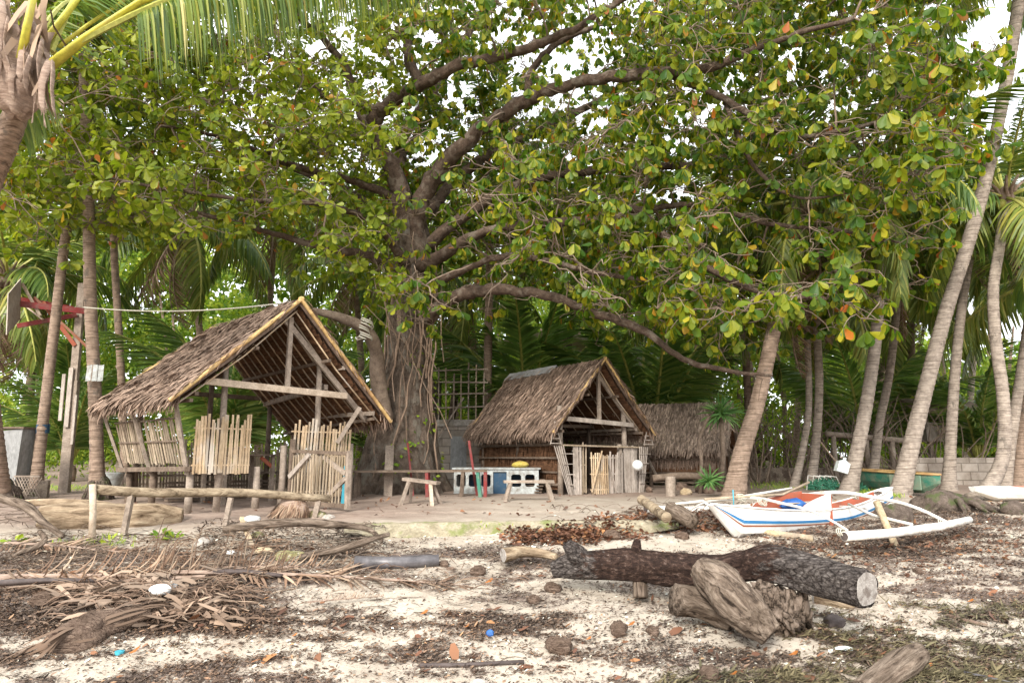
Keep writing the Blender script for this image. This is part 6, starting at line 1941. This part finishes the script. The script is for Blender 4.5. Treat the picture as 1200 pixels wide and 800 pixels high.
slab = make_log('driftwood_slab', 'broad pale driftwood slab leaning diagonally against the burnt log', [(818, 662, 5.98, 13), (832, 676, 5.9, 21), (856, 699, 5.78, 25), (882, 722, 5.7, 23), (904, 743, 5.62, 13)], 'drift_grain', .42, 60, None, 8, 11, None, 24)
for k in (0,):
    t = thing('root_stump', 'cracked knobbly root stump under the burnt log, right of the leaning slab', 'stump', gnd(912, 742))
    mb = MB()
    mb.blob(at(900, 706, 6.05), .15, 11, .55, 44, 30, (1.3, .9, 1.05), .2, 4.5)
    mb.blob(at(920, 722, 5.95), .12, 12, .6, 40, 28, (1.2, .9, 1.1), .5, 5)
    mb.build('knotted_wood', 'stump_wood', t, True)
    for k2 in range(15):
        px_ = 872 + 5.4 * k2; mb = MB()
        top_ = at(px_ - 4, 692 + rng2.uniform(-8, 14), 5.95 - .004 * k2); bot_ = gnd(px_ + rng2.uniform(-4, 10), 738 + rng2.uniform(-6, 4))
        j_ = lambda: Vector((rng2.uniform(-.03, .03), rng2.uniform(-.05, 0), rng2.uniform(-.02, .02)))
        mb.tube([top_, top_.lerp(bot_, .3) + j_(), top_.lerp(bot_, .6) + j_(), bot_], [.022, rng2.uniform(.025, .045), rng2.uniform(.03, .045), .018], 12, rough=.55, seed=k2, freq=16); mb.build('root', 'stump_wood', t, True)
make_log('short_log', 'short pale log lying behind the sawn end of the burnt log', [(953, 696, 6.6, 12), (975, 700, 6.55, 13), (1000, 706, 6.5, 11)], 'pale_grain', .12, 20, (-1,), 9)
make_log('reddish_log', 'reddish weathered log with frayed end at the lower right corner', [(1078, 764, 5.42, 11), (1060, 775, 5.32, 15), (1036, 792, 5.2, 14), (1012, 812, 5.08, 14)], 'drift_grain', .14, 24, None, 10)
make_log('bleached_log', 'thick cream coloured log behind the rail post on the left', [(52, 606, 9.4, 14), (80, 606, 9.4, 15), (130, 606, 9.5, 15), (180, 606, 9.6, 14), (214, 605, 9.7, 8)], 'pale_grain', .30, 50, (-1,), 11, 8, None, 20)
make_log('crooked_branch', 'thick crooked branch entering from the left edge', [(-20, 579, 8.9, 4.5), (10, 586, 8.8, 5), (32, 594, 8.7, 5.5), (50, 611, 8.6, 4), (74, 628, 8.5, 3)], 'drift_grain', .14, 14, None, 12)
make_log('curled_root', 'curled bare root below the crooked branch', [(14, 652, 8.0, 1.6), (26, 646, 8, 2.6), (42, 641, 8.1, 3.2), (52, 631, 8.15, 3.2), (46, 622, 8.2, 2.4)], 'drift_grain', .2, 12, None, 13)
make_log('thin_branch', 'thin pale branch lying behind the bleached log', [(22, 590, 9.9, 4), (60, 588, 9.9, 4), (110, 589, 9.9, 3.5), (140, 594, 9.8, 3)], 'pale_grain', .15, 10, None, 14)
make_log('forked_branch', 'long grey branch running right from the dry husk heap', [(262, 620, 8.5, 4), (300, 615, 8.5, 5), (345, 612, 8.55, 5), (400, 615, 8.6, 4), (432, 620, 8.6, 3), (448, 634, 8.4, 2)], 'drift_grain', .15, 10, None, 15)
make_log('bent_branch', 'bent branch below the forked one, tip raised', [(352, 652, 7.7, 3), (390, 645, 7.8, 4), (420, 637, 7.9, 4), (440, 630, 8, 3), (456, 626, 8.1, 2.5)], 'drift_grain', .15, 10, None, 16)
make_log('cream_branch', 'cream branch stump left of the burnt log end', [(590, 650, 7.6, 8), (612, 646, 7.7, 6.5), (634, 648, 7.7, 5), (652, 652, 7.6, 4)], 'pale_grain', .16, 14, (-1,), 17)
for lab, pts, r, mt in (('black pipe with a shiny grey end lying below the mossy ledge', [(416, 650, 7.55), (465, 650, 7.6), (514, 648, 7.7)], .065, 'pipe'), ('shorter dark pipe just behind the grey ended one', [(455, 644, 7.9), (510, 641, 7.95)], .03, 'char'), ('dark bark strip at the lower middle edge', [(492, 776, 5.45), (540, 774, 5.45), (614, 771, 5.5)], .017, 'char'), ('black tube running off the lower right corner', [(1126, 772, 5.35), (1165, 783, 5.25), (1215, 800, 5.1)], .02, 'pipe'), ('dark strip of bark left of the black tube', [(1108, 704, 6.3), (1130, 712, 6.2), (1156, 722, 6.1)], .016, 'husk')):
    P = [at(*q) for q in pts]
    P = [on(p.x, p.y, r * .8) for p in P]
    mb = MB(); mb.tube(P, r, 14, rough=.04); mb.single('washed_up_pipe' if mt == 'pipe' else 'bark_strip', lab, 'pipe' if mt == 'pipe' else 'bark', mt, smooth=True)
# hollow bamboo and logs by the boat bow
a, b = at(752, 585, 9.6), at(781, 606, 8.75)
t = thing('hollow_bamboo', 'thick tan bamboo tube with open end on the bank left of the boat', 'bamboo', on(b.x, b.y))
mb = MB(); mb.bamboo(a, b, .062, 14, .4); mb.build('tube', 'rail_grain', t, True)
d = (b - a).normalized(); mb = MB(); mb.tube([b + d * .001, b + d * .005], .055, 14); mb.build('end_shade_disc', 'char', t)  # dark disc over the tube end, stands in for the shade inside
make_log('grey_log', 'grey log stub between the bamboo tube and the boat float', [(786, 596, 9.3, 8), (800, 604, 9.0, 9), (812, 611, 8.8, 8)], 'drift_grain', .15, 16, None, 18)
make_log('corner_post', 'short square fence stump in front of the low grey hut', [(786, 586, 13.5, 6), (786, 572, 13.5, 6), (786, 558, 13.5, 6)], 'wood', .1, 10, None, 19)
make_log('fence_log', 'horizontal grey log behind the short stump by the low grey hut', [(765, 560, 13.9, 4), (800, 557, 13.9, 4), (830, 559, 13.9, 4)], 'wood_dark', .1, 10, None, 20)
G2 = 'cut wood chunks piled by the low hut'
for k, (px_, py_, s_) in enumerate(((800, 574, .13), (812, 570, .14), (822, 577, .11), (806, 580, .1), (832, 578, .12), (745, 568, .13), (753, 572, .11), (738, 571, .12), (762, 577, .09))):
    q = gnd(px_, py_)
    o = MB().blob(q + Vector((0, .1, .05)), s_, k + 30, .35, 12, 8, (1.2, .8, .8), k, 2).single('wood_chunk', 'rough broken wood chunk in the piles beside the low grey hut', 'wood chunk', 'drift_pale' if k % 2 else 'husk', G2)
q = at(747, 545, 14.3)
MB().blob(q, .11, 2, .03, 18, 12).single('buoy', 'round white float hung at the right corner of the middle hut', 'buoy', 'styro', smooth=True)

# coconuts and husks lying about
CN = [(648, 688, 9, 'round hairy coconut below the left end of the burnt log', 'husk'), (626, 702, 8, 'split husk standing hollow left of the hairy coconut', 'husk'),
      (726, 737, 12, 'flat oval husk in the middle of the open sand', 'husk'), (766, 739, 8, 'small dark hollow husk beside the flat oval one', 'husk'), (655, 757, 14, 'pointed brown husk near the lower middle', 'husk'),
      (981, 728, 11, 'dark round coconut below the sawn log end', 'char'), (833, 789, 12, 'wet dark husk at the bottom edge', 'husk'), (784, 650, 6, 'small grey coconut behind the burnt log', 'husk'),
      (718, 626, 9, 'coconut husk on the red leaf heap below the ledge', 'husk'), (703, 612, 8, 'husk resting on the ledge right of middle', 'husk'), (560, 668, 9, 'husk lying among dead frond leaflets', 'husk'),
      (1078, 668, 6, 'little husk on the weed right of the sawn log end', 'husk'), (520, 660, 6, 'rust coloured husk beside the black pipe', 'husk'), (800, 627, 7, 'husk under the boat bow heap', 'husk'), (48, 702, 13, 'grey husk half buried at the left', 'husk')]
for k, (px_, py_, r, lab, mt) in enumerate(CN):
    q = gnd(px_, py_ + r * .7); s_ = r * q.y / 800.0
    mb = MB(); mb.blob(q + Vector((0, s_ * .5, s_ * .5)), s_ * .95, k + 50, .34, 22, 14, (1.2, .85, .75), k * .7, 2.6)
    for j in range(14):
        a0 = rng2.uniform(0, 6.28); e = q + Vector((math.cos(a0) * s_ * 1.2, s_ * .5 + math.sin(a0) * s_ * .8, s_ * rng2.uniform(.3, 1.2)))
        mb.tube([e, e + Vector((rng2.uniform(-.03, .03), rng2.uniform(-.03, .01), rng2.uniform(-.01, .03)))], .0016, 3)
    mb.single('coconut_husk', lab, 'coconut husk', 'fibre_streak' if mt == 'husk' else mt, 'coconut husks washed up on the sand', smooth=True)

# big dry husk bundle, mossy stones and small finds left of the ledge
q = gnd(338, 609); t = thing('husk_bundle', 'large brown bundle of dry palm fibre sitting on the sand under the log rail', 'husk bundle', q)
mb = MB(); mb.blob(q + Vector((0, .15, .12)), .21, 8, .12, 24, 16, (1.05, .8, .95)); mb.build('core', 'fibre', t, True)
rgn = np.random.default_rng(6); n = 700
d = rgn.normal(0, 1, (n, 3)); d /= np.linalg.norm(d, axis=1)[:, None]; d[:, 2] = np.abs(d[:, 2])
P = d * np.array([.22, .17, .2]) + np.array([q.x, q.y + .15, q.z + .12])
V, F = leaves(P, np.stack([d[:, 0] * .4 - .3, d[:, 1] * .3 - .1, -np.abs(d[:, 2]) - .4], 1) + rgn.normal(0, .15, (n, 3)), d, rgn.uniform(.1, .22, n), .014, T_STRIP, .1)
o = npmesh('fibres', V, F, 'frond_dry', t); o.location = -t.location
SM = [(368, 606, .11, 'moss_stone', 'rounded mossy yellow stone right of the fibre bundle'), (384, 608, .075, 'stone', 'pale stone touching the mossy yellow one'), (300, 630, .09, 'moss_stone', 'square mossy block below the white slab'),
      (337, 657, .13, 'moss_stone', 'greenish weed covered stone in the litter'), (292, 611, .10, 'styro', 'flat white slab left of the fibre bundle'), (270, 650, .06, 'styro', 'white foam scrap in the litter at the left'), (308, 650, .10, 'drift_pale', 'yellowish rubble lump beside the white foam scrap'),
      (560, 806, .06, 'stone', 'white pebble at the bottom edge'), (235, 640, .12, 'stone', 'grey flat stone behind the upright leaflets'), (528, 668, .04, 'husk', 'rusty lump near the black pipe')]
for k, (px_, py_, s_, mt, lab) in enumerate(SM):
    q = gnd(px_, py_)
    MB().blob(q + Vector((0, s_ * .6, s_ * .25)), s_, k + 70, .35, 16, 10, (1.35, .9, .55), k, 2.4).single('beach_stone' if 'foam' not in lab and 'slab' not in lab else 'foam_scrap', lab, 'stone' if 'foam' not in lab and 'slab' not in lab else 'foam', mt, smooth=k % 2 == 0)
q = gnd(188, 706); MB().blob(q + Vector((0, -.02, .12)), .085, 91, .12, 16, 10, (1.2, .7, .6)).single('foam_block', 'bright white foam block on the driftwood heap at the left', 'foam', 'styro', smooth=True)
q = gnd(203, 692); mb = MB(); mb.tube([q + Vector((0, 0, 0)), q + Vector((.005, 0, .085))], [.026, .034], 14); mb.single('paper_cup', 'small white cup standing behind the foam block', 'cup', 'styro', smooth=True)
q = gnd(140, 766); mb = MB(); mb.tube([q, q + Vector((0, 0, .025))], .035, 16); mb.single('bottle_cap', 'light blue plastic cap in front of the dead palm base', 'cap', 'teal')
q = gnd(574, 744); MB().blob(q + Vector((0, 0, .01)), .035, 7, .3, 8, 6).single('plastic_scrap', 'crumpled blue plastic scrap on the middle sand', 'plastic scrap', 'blue_cloth')
q = gnd(988, 762); MB().blob(q + Vector((0, 0, .01)), .05, 7, .2, 12, 6, (1.6, .6, .5)).single('plastic_scrap', 'clouded white plastic piece at the lower right', 'plastic scrap', 'plastic_white', smooth=True)
q = gnd(874, 722); MB().blob(q + Vector((0, 0.1, .05)), .06, 7, .3, 12, 8, (.7, .6, 1.3)).single('plastic_scrap', 'pale bluish bag wedged beneath the driftwood slab', 'plastic scrap', 'plastic_white', smooth=True)
q = gnd(283, 640); MB().bar(at(283, 606, q.y + .2), gnd(296, 642), .05, .04, jit=.01).single('split_stake', 'bent pale stake leaning beside the white slab', 'stake', 'drift_pale')
ORL = [(158, 768, .11, 'large curled orange leaf beside the dead palm base'), (573, 685, .09, 'orange leaf at the tip of the long dead frond'), (497, 722, .08, 'rust orange leaf in the middle weed'), (548, 737, .06, 'small orange leaf left of the blue scrap'), (1137, 707, .06, 'upright orange leaf at the right'),
       (1091, 784, .05, 'yellow leaf near the reddish log'), (930, 770, .08, 'reddish leaf left of the white plastic piece'), (740, 735, .08, 'red brown leaf between two husks'), (860, 793, .07, 'orange leaf right of the wet dark husk'), (690, 752, .05, 'pale orange leaf right of the pointed husk'), (345, 748, .05, 'little orange leaf at the lower left'), (415, 775, .05, 'red leaf at the bottom left of middle')]
for k, (px_, py_, s_, lab) in enumerate(ORL):
    q = gnd(px_, py_)
    V, F = leaves([[q.x - s_ * .5, q.y, q.z + .02]], [[1, rng2.uniform(-.6, .6), .12]], [[0, -.6, 1]], s_ * .95, s_ * .5, T_OBOVATE, -.5)
    c0 = V.mean(0); o = npmesh('fallen_leaf', V - c0, F, 'orange_leaf'); o.location = c0
    tag(o, lab, 'leaf', 'bright fallen leaves')

# fallen fronds
flat = frond_mesh('fallen_frond', (0.0, .06), 'frond_dry', n=90, L=3.0, wid=.03, leaf=.45, seed=21, dry=True, droop=.12)
upr = frond_mesh('fallen_frond', (0.0, .05), 'frond_dry', n=80, L=2.6, wid=.02, leaf=.34, seed=22, dry=True, droop=-.9)
def lay(label, me, a, b, roll, sc, cat='palm frond'):
    a, b = gnd(*a), gnd(*b)
    d = b - a
    o = bpy.data.objects.new('fallen_frond', me); C.objects.link(o)
    o.location = a + Vector((0, 0, .05))
    o.rotation_euler = Matrix.Identity(3).to_euler()
    x = d.normalized(); z = Vector((0, 0, 1)); y = z.cross(x).normalized(); z = x.cross(y)
    o.rotation_euler = (Matrix((x, y, z)).transposed() @ Matrix.Rotation(roll, 3, 'X')).to_euler()
    o.scale = (sc, sc, sc * .7)
    tag(o, label, cat, 'fallen palm fronds')
lay('long reddish brown frond stretched flat across the middle litter', flat, (200, 676), (570, 684), 0.1, 1.02)
lay('brown frond with combed leaflets standing up left of the long flat one', upr, (-40, 684), (340, 668), 0.5, 1.15)
lay('dry frond with arching leaflets below the mossy yellow stones', upr, (250, 672), (430, 662), 0.9, .62)
lay('dead frond running off the left edge beneath the driftwood heap', flat, (240, 682), (-60, 693), -.2, .9)
lay('faded frond lying behind the curled root', flat, (-30, 640), (190, 650), 0.3, .75)
lay('small broken frond piece on the sand left of middle', upr, (360, 712), (430, 704), 0.4, .26)
for k, (a_, b_) in enumerate((((0, 690), (112, 686)), ((250, 676), (330, 680)))):
    p0, p1 = gnd(*a_), gnd(*b_); mb = MB(); mb.tube([p0 + Vector((0, 0, .06)), (p0 + p1) / 2 + Vector((0, 0, .07)), p1 + Vector((0, 0, .05))], [.05, .042, .03], 8, flat=.6)
    mb.single('frond_stalk', ('thick dark frond stalk at the left edge', 'dark frond stalk joining the long flat frond')[k], 'frond stalk', 'char', smooth=True)

# dead palm base and the driftwood and leaf heap at lower left
q = gnd(90, 775)
t = thing('dead_palm_base', 'dead palm crown base wrapped in dry brown sheaths at the lower left', 'palm base', q)
path = log_path([(44, 766, 5.72, 5), (62, 758, 5.8, 15), (92, 748, 5.85, 20), (118, 737, 6, 18), (150, 724, 6.1, 13), (176, 716, 6.2, 7)], 6)
mb = MB(); mb.tube([Vector(v[:3]) for v in path], [v[3] for v in path], 40, rough=.4, freq=9, seed=4, octs=5); mb.build('fibrous_core', 'fibre_streak', t, True)
for k in range(99):
    f = rng2.random(); i0 = int(f * (len(path) - 2)); c0 = Vector(path[i0][:3]); rr = path[i0][3]
    tdir = (Vector(path[i0 + 1][:3]) - c0).normalized(); a0 = rng2.uniform(0, 3.3)
    nrm = Vector((0, -math.cos(a0 - .5), math.sin(a0 - .5) + .2)).normalized()
    L_ = rng2.uniform(.12, .34); D_ = tdir * rng2.choice((1, 1, -1)) + nrm * rng2.uniform(.0, .3) + Vector((0, 0, -.12))
    V, F = leaves([c0 + nrm * rr * .95], [D_], [nrm], L_, rng2.uniform(.02, .045), T_STRIP, rng2.uniform(.0, .6))
    V[:, 2] = np.maximum(V[:, 2], Hg(V[:, 0], V[:, 1]) + .004)
    o = npmesh('dry_sheath', V, F, 'heap_leaf', t); o.location = -t.location
def ribbons(name, label, boxes, n, L, W, mat, seed, lift):
    rg = random.Random(seed); P, D, U, LL, WW, CC = [], [], [], [], [], []
    for k in range(n):
        x0, y0, x1, y1 = rg.choice(boxes); q = gnd(rg.uniform(x0, x1), rg.uniform(y0, y1))
        a0 = rg.gauss(0, .7) + (math.pi if rg.random() < .5 else 0)
        P.append((q.x, q.y, q.z + rg.uniform(.01, lift))); D.append((math.cos(a0), math.sin(a0), rg.uniform(-.15, .45)))
        U.append((rg.gauss(0, .6), rg.gauss(-.3, .5), 1)); LL.append(rg.uniform(*L)); WW.append(rg.uniform(*W)); CC.append(rg.uniform(-.2, .6))
    V, F = leaves(P, D, U, np.array(LL), np.array(WW), T_STRIP, np.array(CC))
    V[:, 2] = np.maximum(V[:, 2], Hg(V[:, 0], V[:, 1]) + .004)
    tag(npmesh(name, V, F, mat), label, 'litter', kind='stuff')
def strips(name, label, boxes, n, L, w, mat, seed, r=(0.006, 0.014), lift=0.12):
    """curved dead leaf strips heaped over pixel regions of the ground"""
    rg = random.Random(seed); mb = MB()
    for k in range(n):
        x0, y0, x1, y1 = rg.choice(boxes)
        q = gnd(rg.uniform(x0, x1), rg.uniform(y0, y1)); a0 = rg.gauss(0, .55) + (math.pi if rg.random() < .5 else 0)
        l = rg.uniform(*L); hgt = rg.uniform(0.01, lift)
        d = Vector((math.cos(a0), math.sin(a0), 0))
        sd_ = Vector((-d.y, d.x, 0)) * rg.uniform(-.25, .25) * l
        pts = [q + d * (l * (f - .5)) + sd_ * (4 * f * (1 - f)) + Vector((0, 0, hgt * (.3 + math.sin(math.pi * f) * rg.uniform(.6, 1)))) for f in (0, .33, .66, 1)]
        rr = rg.uniform(*r)
        for v in pts: v.z = max(v.z, hz(v.x, v.y) + rr * .5)
        mb.tube(pts, [rr * .6, rr, rr, rr * .3], 5, flat=rg.uniform(.3, 1))
    o = mb.build(name, mat, None, True)
    tag(o, label, 'litter', kind='stuff')
strips('dead_leaf_heap', 'heap of thin brown sticks and leaf ribs at the left', [(60, 688, 300, 738), (120, 690, 280, 730), (60, 690, 200, 715)], 300, (.12, .5), .02, 'heap_brown', 5, (.003, .011), .14)
ribbons('leaf_ribbons', 'curled flat strips of dead brown palm leaf heaped at the left', [(60, 688, 300, 738), (100, 690, 270, 725)], 230, (.10, .36), (.008, .026), 'heap_leaf', 15, .09)
ribbons('sheath_pieces', 'broad curled sheath pieces over the left heap', [(60, 680, 270, 740)], 110, (.15, .38), (.03, .06), 'sheath', 6, .14)
strips('brown_sticks', 'thin brown sticks tangled above the fallen fronds', [(0, 628, 420, 672), (0, 600, 120, 660), (240, 615, 450, 660)], 420, (.15, .6), .02, 'drift_grain', 7, (.003, .009), .10)
strips('reddish_sticks', 'reddish dry leaflets strewn along the fallen fronds', [(0, 655, 620, 695), (160, 630, 330, 680)], 320, (.15, .5), .02, 'frond_dry', 8, (.003, .007), .10)
strips('beach_twigs', 'twigs scattered over the whole beach', [(0, 690, 1200, 800), (620, 630, 1200, 720), (430, 640, 700, 720)], 420, (.06, .28), .02, 'drift', 9, (.002, .005), .03)
strips('bank_sticks', 'sticks and stems on the bank left of the boat', [(640, 595, 840, 625), (750, 590, 850, 622)], 160, (.1, .45), .02, 'drift', 10, (.004, .012), .10)
# stubble of upright leaflets left of middle
mb = MB(); rg = random.Random(31)
for k in range(46):
    q = gnd(rg.uniform(165, 330), rg.uniform(655, 682)); h = rg.uniform(.15, .5); b = rg.uniform(.05, .28)
    mb.tube([q, q + Vector((b * .2, 0, h * .6)), q + Vector((b * .55, 0, h * .95)), q + Vector((b, 0, h))], [.006, .005, .004, .002], 4)
tag(mb.build('upright_leaflets', 'frond_dry', None), 'thin dry leaflets standing up out of the litter at the left', 'litter', kind='stuff')

# scattered flakes: seaweed, leaf litter, chips
def scatter(name, label, n, boxes, size, wr, mat, seed, lift=.012, mask=True, T=T_FLAKE, tilt=.25, power=1.0):
    rgn = np.random.default_rng(seed)
    N = n * 4
    bx_ = np.array(boxes); k = rgn.integers(0, len(boxes), N)
    x = rgn.uniform(bx_[k, 0], bx_[k, 1]); y = rgn.uniform(bx_[k, 2], bx_[k, 3])
    keep = np.abs(x) < y * .80 + .4
    if mask:
        keep &= rgn.random(N) < litter_density(x, y) ** power * .97 + .03
    x, y = x[keep][:n], y[keep][:n]
    m_ = len(x)
    z = H(x, y) + rgn.uniform(.001, lift, m_)
    a0 = rgn.normal(0.15, .8, m_)
    D = np.stack([np.cos(a0), np.sin(a0), rgn.normal(0, tilt, m_)], 1)
    U = np.stack([rgn.normal(0, .5, m_), rgn.normal(0, .5, m_), np.ones(m_)], 1)
    L = rgn.uniform(size[0], size[1], m_) * rgn.choice([1, 1, 1, 1.6], m_)
    V, F = leaves(np.stack([x, y, z], 1), D, U, L, L * wr * rgn.uniform(.5, 1.4, m_), T, rgn.uniform(-.4, .4, m_))
    tag(npmesh(name, V, F, mat), label, 'litter', kind='stuff')
NEAR = [(-6, 6.5, 4.2, 6.4)] * 2 + [(-8, 9.5, 5.5, 9.0)] * 2 + [(2.5, 10, 8.0, 11.5)]
scatter('seaweed_litter', 'dark dried seaweed and leaf crumbs in drifts over the sand', 160000, NEAR, (.010, .034), .34, 'litter', 1, .02, power=1.3)
scatter('olive_seaweed', 'olive brown stringy seaweed drifts at the lower right', 16000, [(2.2, 6, 4.4, 6.6), (1.0, 4.2, 4.3, 5.4)], (.03, .07), .16, 'olive_weed', 2, .03, power=1.5, T=T_FLAKE)
scatter('leaf_litter', 'brown and rusty fallen leaves scattered between the drifts', 900, NEAR + [(3.5, 10, 8.0, 12.0)], (.035, .08), .5, 'red_leaf', 3, .03, power=.7)
scatter('shell_chips', 'pale coral chips and shell bits on the beach', 4500, NEAR, (.01, .03), .7, 'chips', 4, .01, mask=False)
scatter('thin_litter', 'sparse dark crumbs on the clean sand patches', 14000, NEAR, (.012, .03), .4, 'litter', 14, .008, mask=False)
def scatter_px(name, label, n, boxes, size, wr, mat, seed, lift=.06, T=T_LEAF):
    rgn = random.Random(seed); P, D, U, L = [], [], [], []
    for k in range(n):
        x0, y0, x1, y1 = rgn.choice(boxes)
        u, v = rgn.uniform(0, 1), rgn.uniform(0, 1)
        q = gnd(x0 + (x1 - x0) * u, y0 + (y1 - y0) * v)
        h = lift * math.sin(math.pi * u) ** .5 * math.sin(math.pi * v) ** .5
        P.append((q.x, q.y, q.z + rgn.uniform(0, h) + .004)); a0 = rgn.uniform(0, 6.28)
        D.append((math.cos(a0), math.sin(a0), rgn.uniform(-.4, .4))); U.append((rgn.gauss(0, .5), rgn.gauss(0, .5), 1)); L.append(rgn.uniform(*size))
    L = np.array(L); V, F = leaves(P, D, U, L, L * wr, T, np.array([rgn.uniform(-.5, .5) for _ in range(n)]))
    tag(npmesh(name, V, F, mat), label, 'litter', kind='stuff')
scatter_px('red_leaf_heap', 'drift of rusty red fallen leaves in front of the mossy ledge', 2300, [(585, 618, 740, 634), (600, 622, 700, 640), (640, 612, 760, 632)], (.05, .10), .5, 'red_leaf', 5, .10, T_OBOVATE)
scatter_px('bank_leaves', 'brown leaves piled on the bank beside the boat bow', 1500, [(740, 596, 862, 626), (690, 604, 850, 622)], (.05, .1), .5, 'red_leaf', 6, .08, T_OBOVATE)
scatter_px('slope_leaves', 'rusty leaves below the outrigger float', 650, [(880, 640, 1195, 668), (1000, 620, 1195, 650)], (.04, .09), .5, 'red_leaf', 7, .02, T_OBOVATE)
scatter_px('terrace_leaves', 'sparse dry leaves on the trodden terrace', 420, [(420, 578, 760, 606), (0, 575, 420, 600), (860, 578, 1195, 596)], (.05, .10), .5, 'red_leaf', 8, .005, T_OBOVATE)
scatter_px('bank_chips', 'white shell pieces mixed in the bank litter', 260, [(640, 596, 850, 626), (0, 620, 430, 672), (430, 630, 700, 650)], (.03, .06), .6, 'chips', 9, .05)
scatter_px('heap_crumbs', 'dark leaf crumbs between the sticks at the left', 5200, [(0, 625, 430, 680), (0, 670, 300, 745), (0, 690, 330, 740), (230, 612, 440, 650)], (.03, .08), .3, 'litter', 10, .05, T_FLAKE)
# green shoots
def shoots(name, label, boxes, n, L, mat, seed, wr=.12):
    rgn = random.Random(seed); P, D, U = [], [], []
    for k in range(n):
        x0, y0, x1, y1 = rgn.choice(boxes)
        q = gnd(rgn.uniform(x0, x1), rgn.uniform(y0, y1)); P.append((q.x, q.y, q.z)); D.append((rgn.gauss(0, .5), rgn.gauss(0, .5), 1)); U.append((0, -1, .3))
    V, F = leaves(P, D, U, np.array([rgn.uniform(*L) for _ in range(n)]), np.array([L[1] * wr] * n), T_LEAF, .2)
    tag(npmesh(name, V, F, mat), label, 'grass', kind='stuff')
shoots('beach_grass', 'short green grass tufts below the bleached log and ledge', [(110, 628, 160, 642), (560, 616, 600, 622), (440, 618, 480, 625), (60, 634, 110, 640)], 240, (.03, .09), 'bush', 1)
shoots('bank_grass', 'grass on the ground behind the boats', [(880, 566, 990, 574), (1005, 574, 1060, 584), (10, 570, 120, 576)], 1600, (.04, .12), 'bush', 2, .1)
for k, (px_, py_, nl) in enumerate(((128, 640, 9), (190, 632, 16), (203, 636, 12), (16, 640, 12))):
    q = gnd(px_, py_); rgn = np.random.default_rng(k)
    d = rnd_dirs(nl, .1, .9); V, F = leaves(np.tile([q.x, q.y, q.z + .03], (nl, 1)) + d * .05, d, rnd_dirs(nl, .5, 1), .10, .05, T_OBOVATE, .2)
    lab_ = ('bright narrow leaved seedling at the foot of the rail post', 'leafy seedling behind the upright dry leaflets, the left one', 'leafy seedling behind the upright dry leaflets, the right one', 'small seedling near the left edge under the branch')[k]
    sd_ = thing('seedling', lab_, 'seedling', q, 0, 'green seedlings in the litter')
    o = npmesh('foliage', V, F, 'bush', sd_); o.location = -sd_.location
    MB().tube([q - Vector((0, 0, .01)), q + Vector((0, 0, .05))], .004, 5).build('stem', 'bush', sd_)
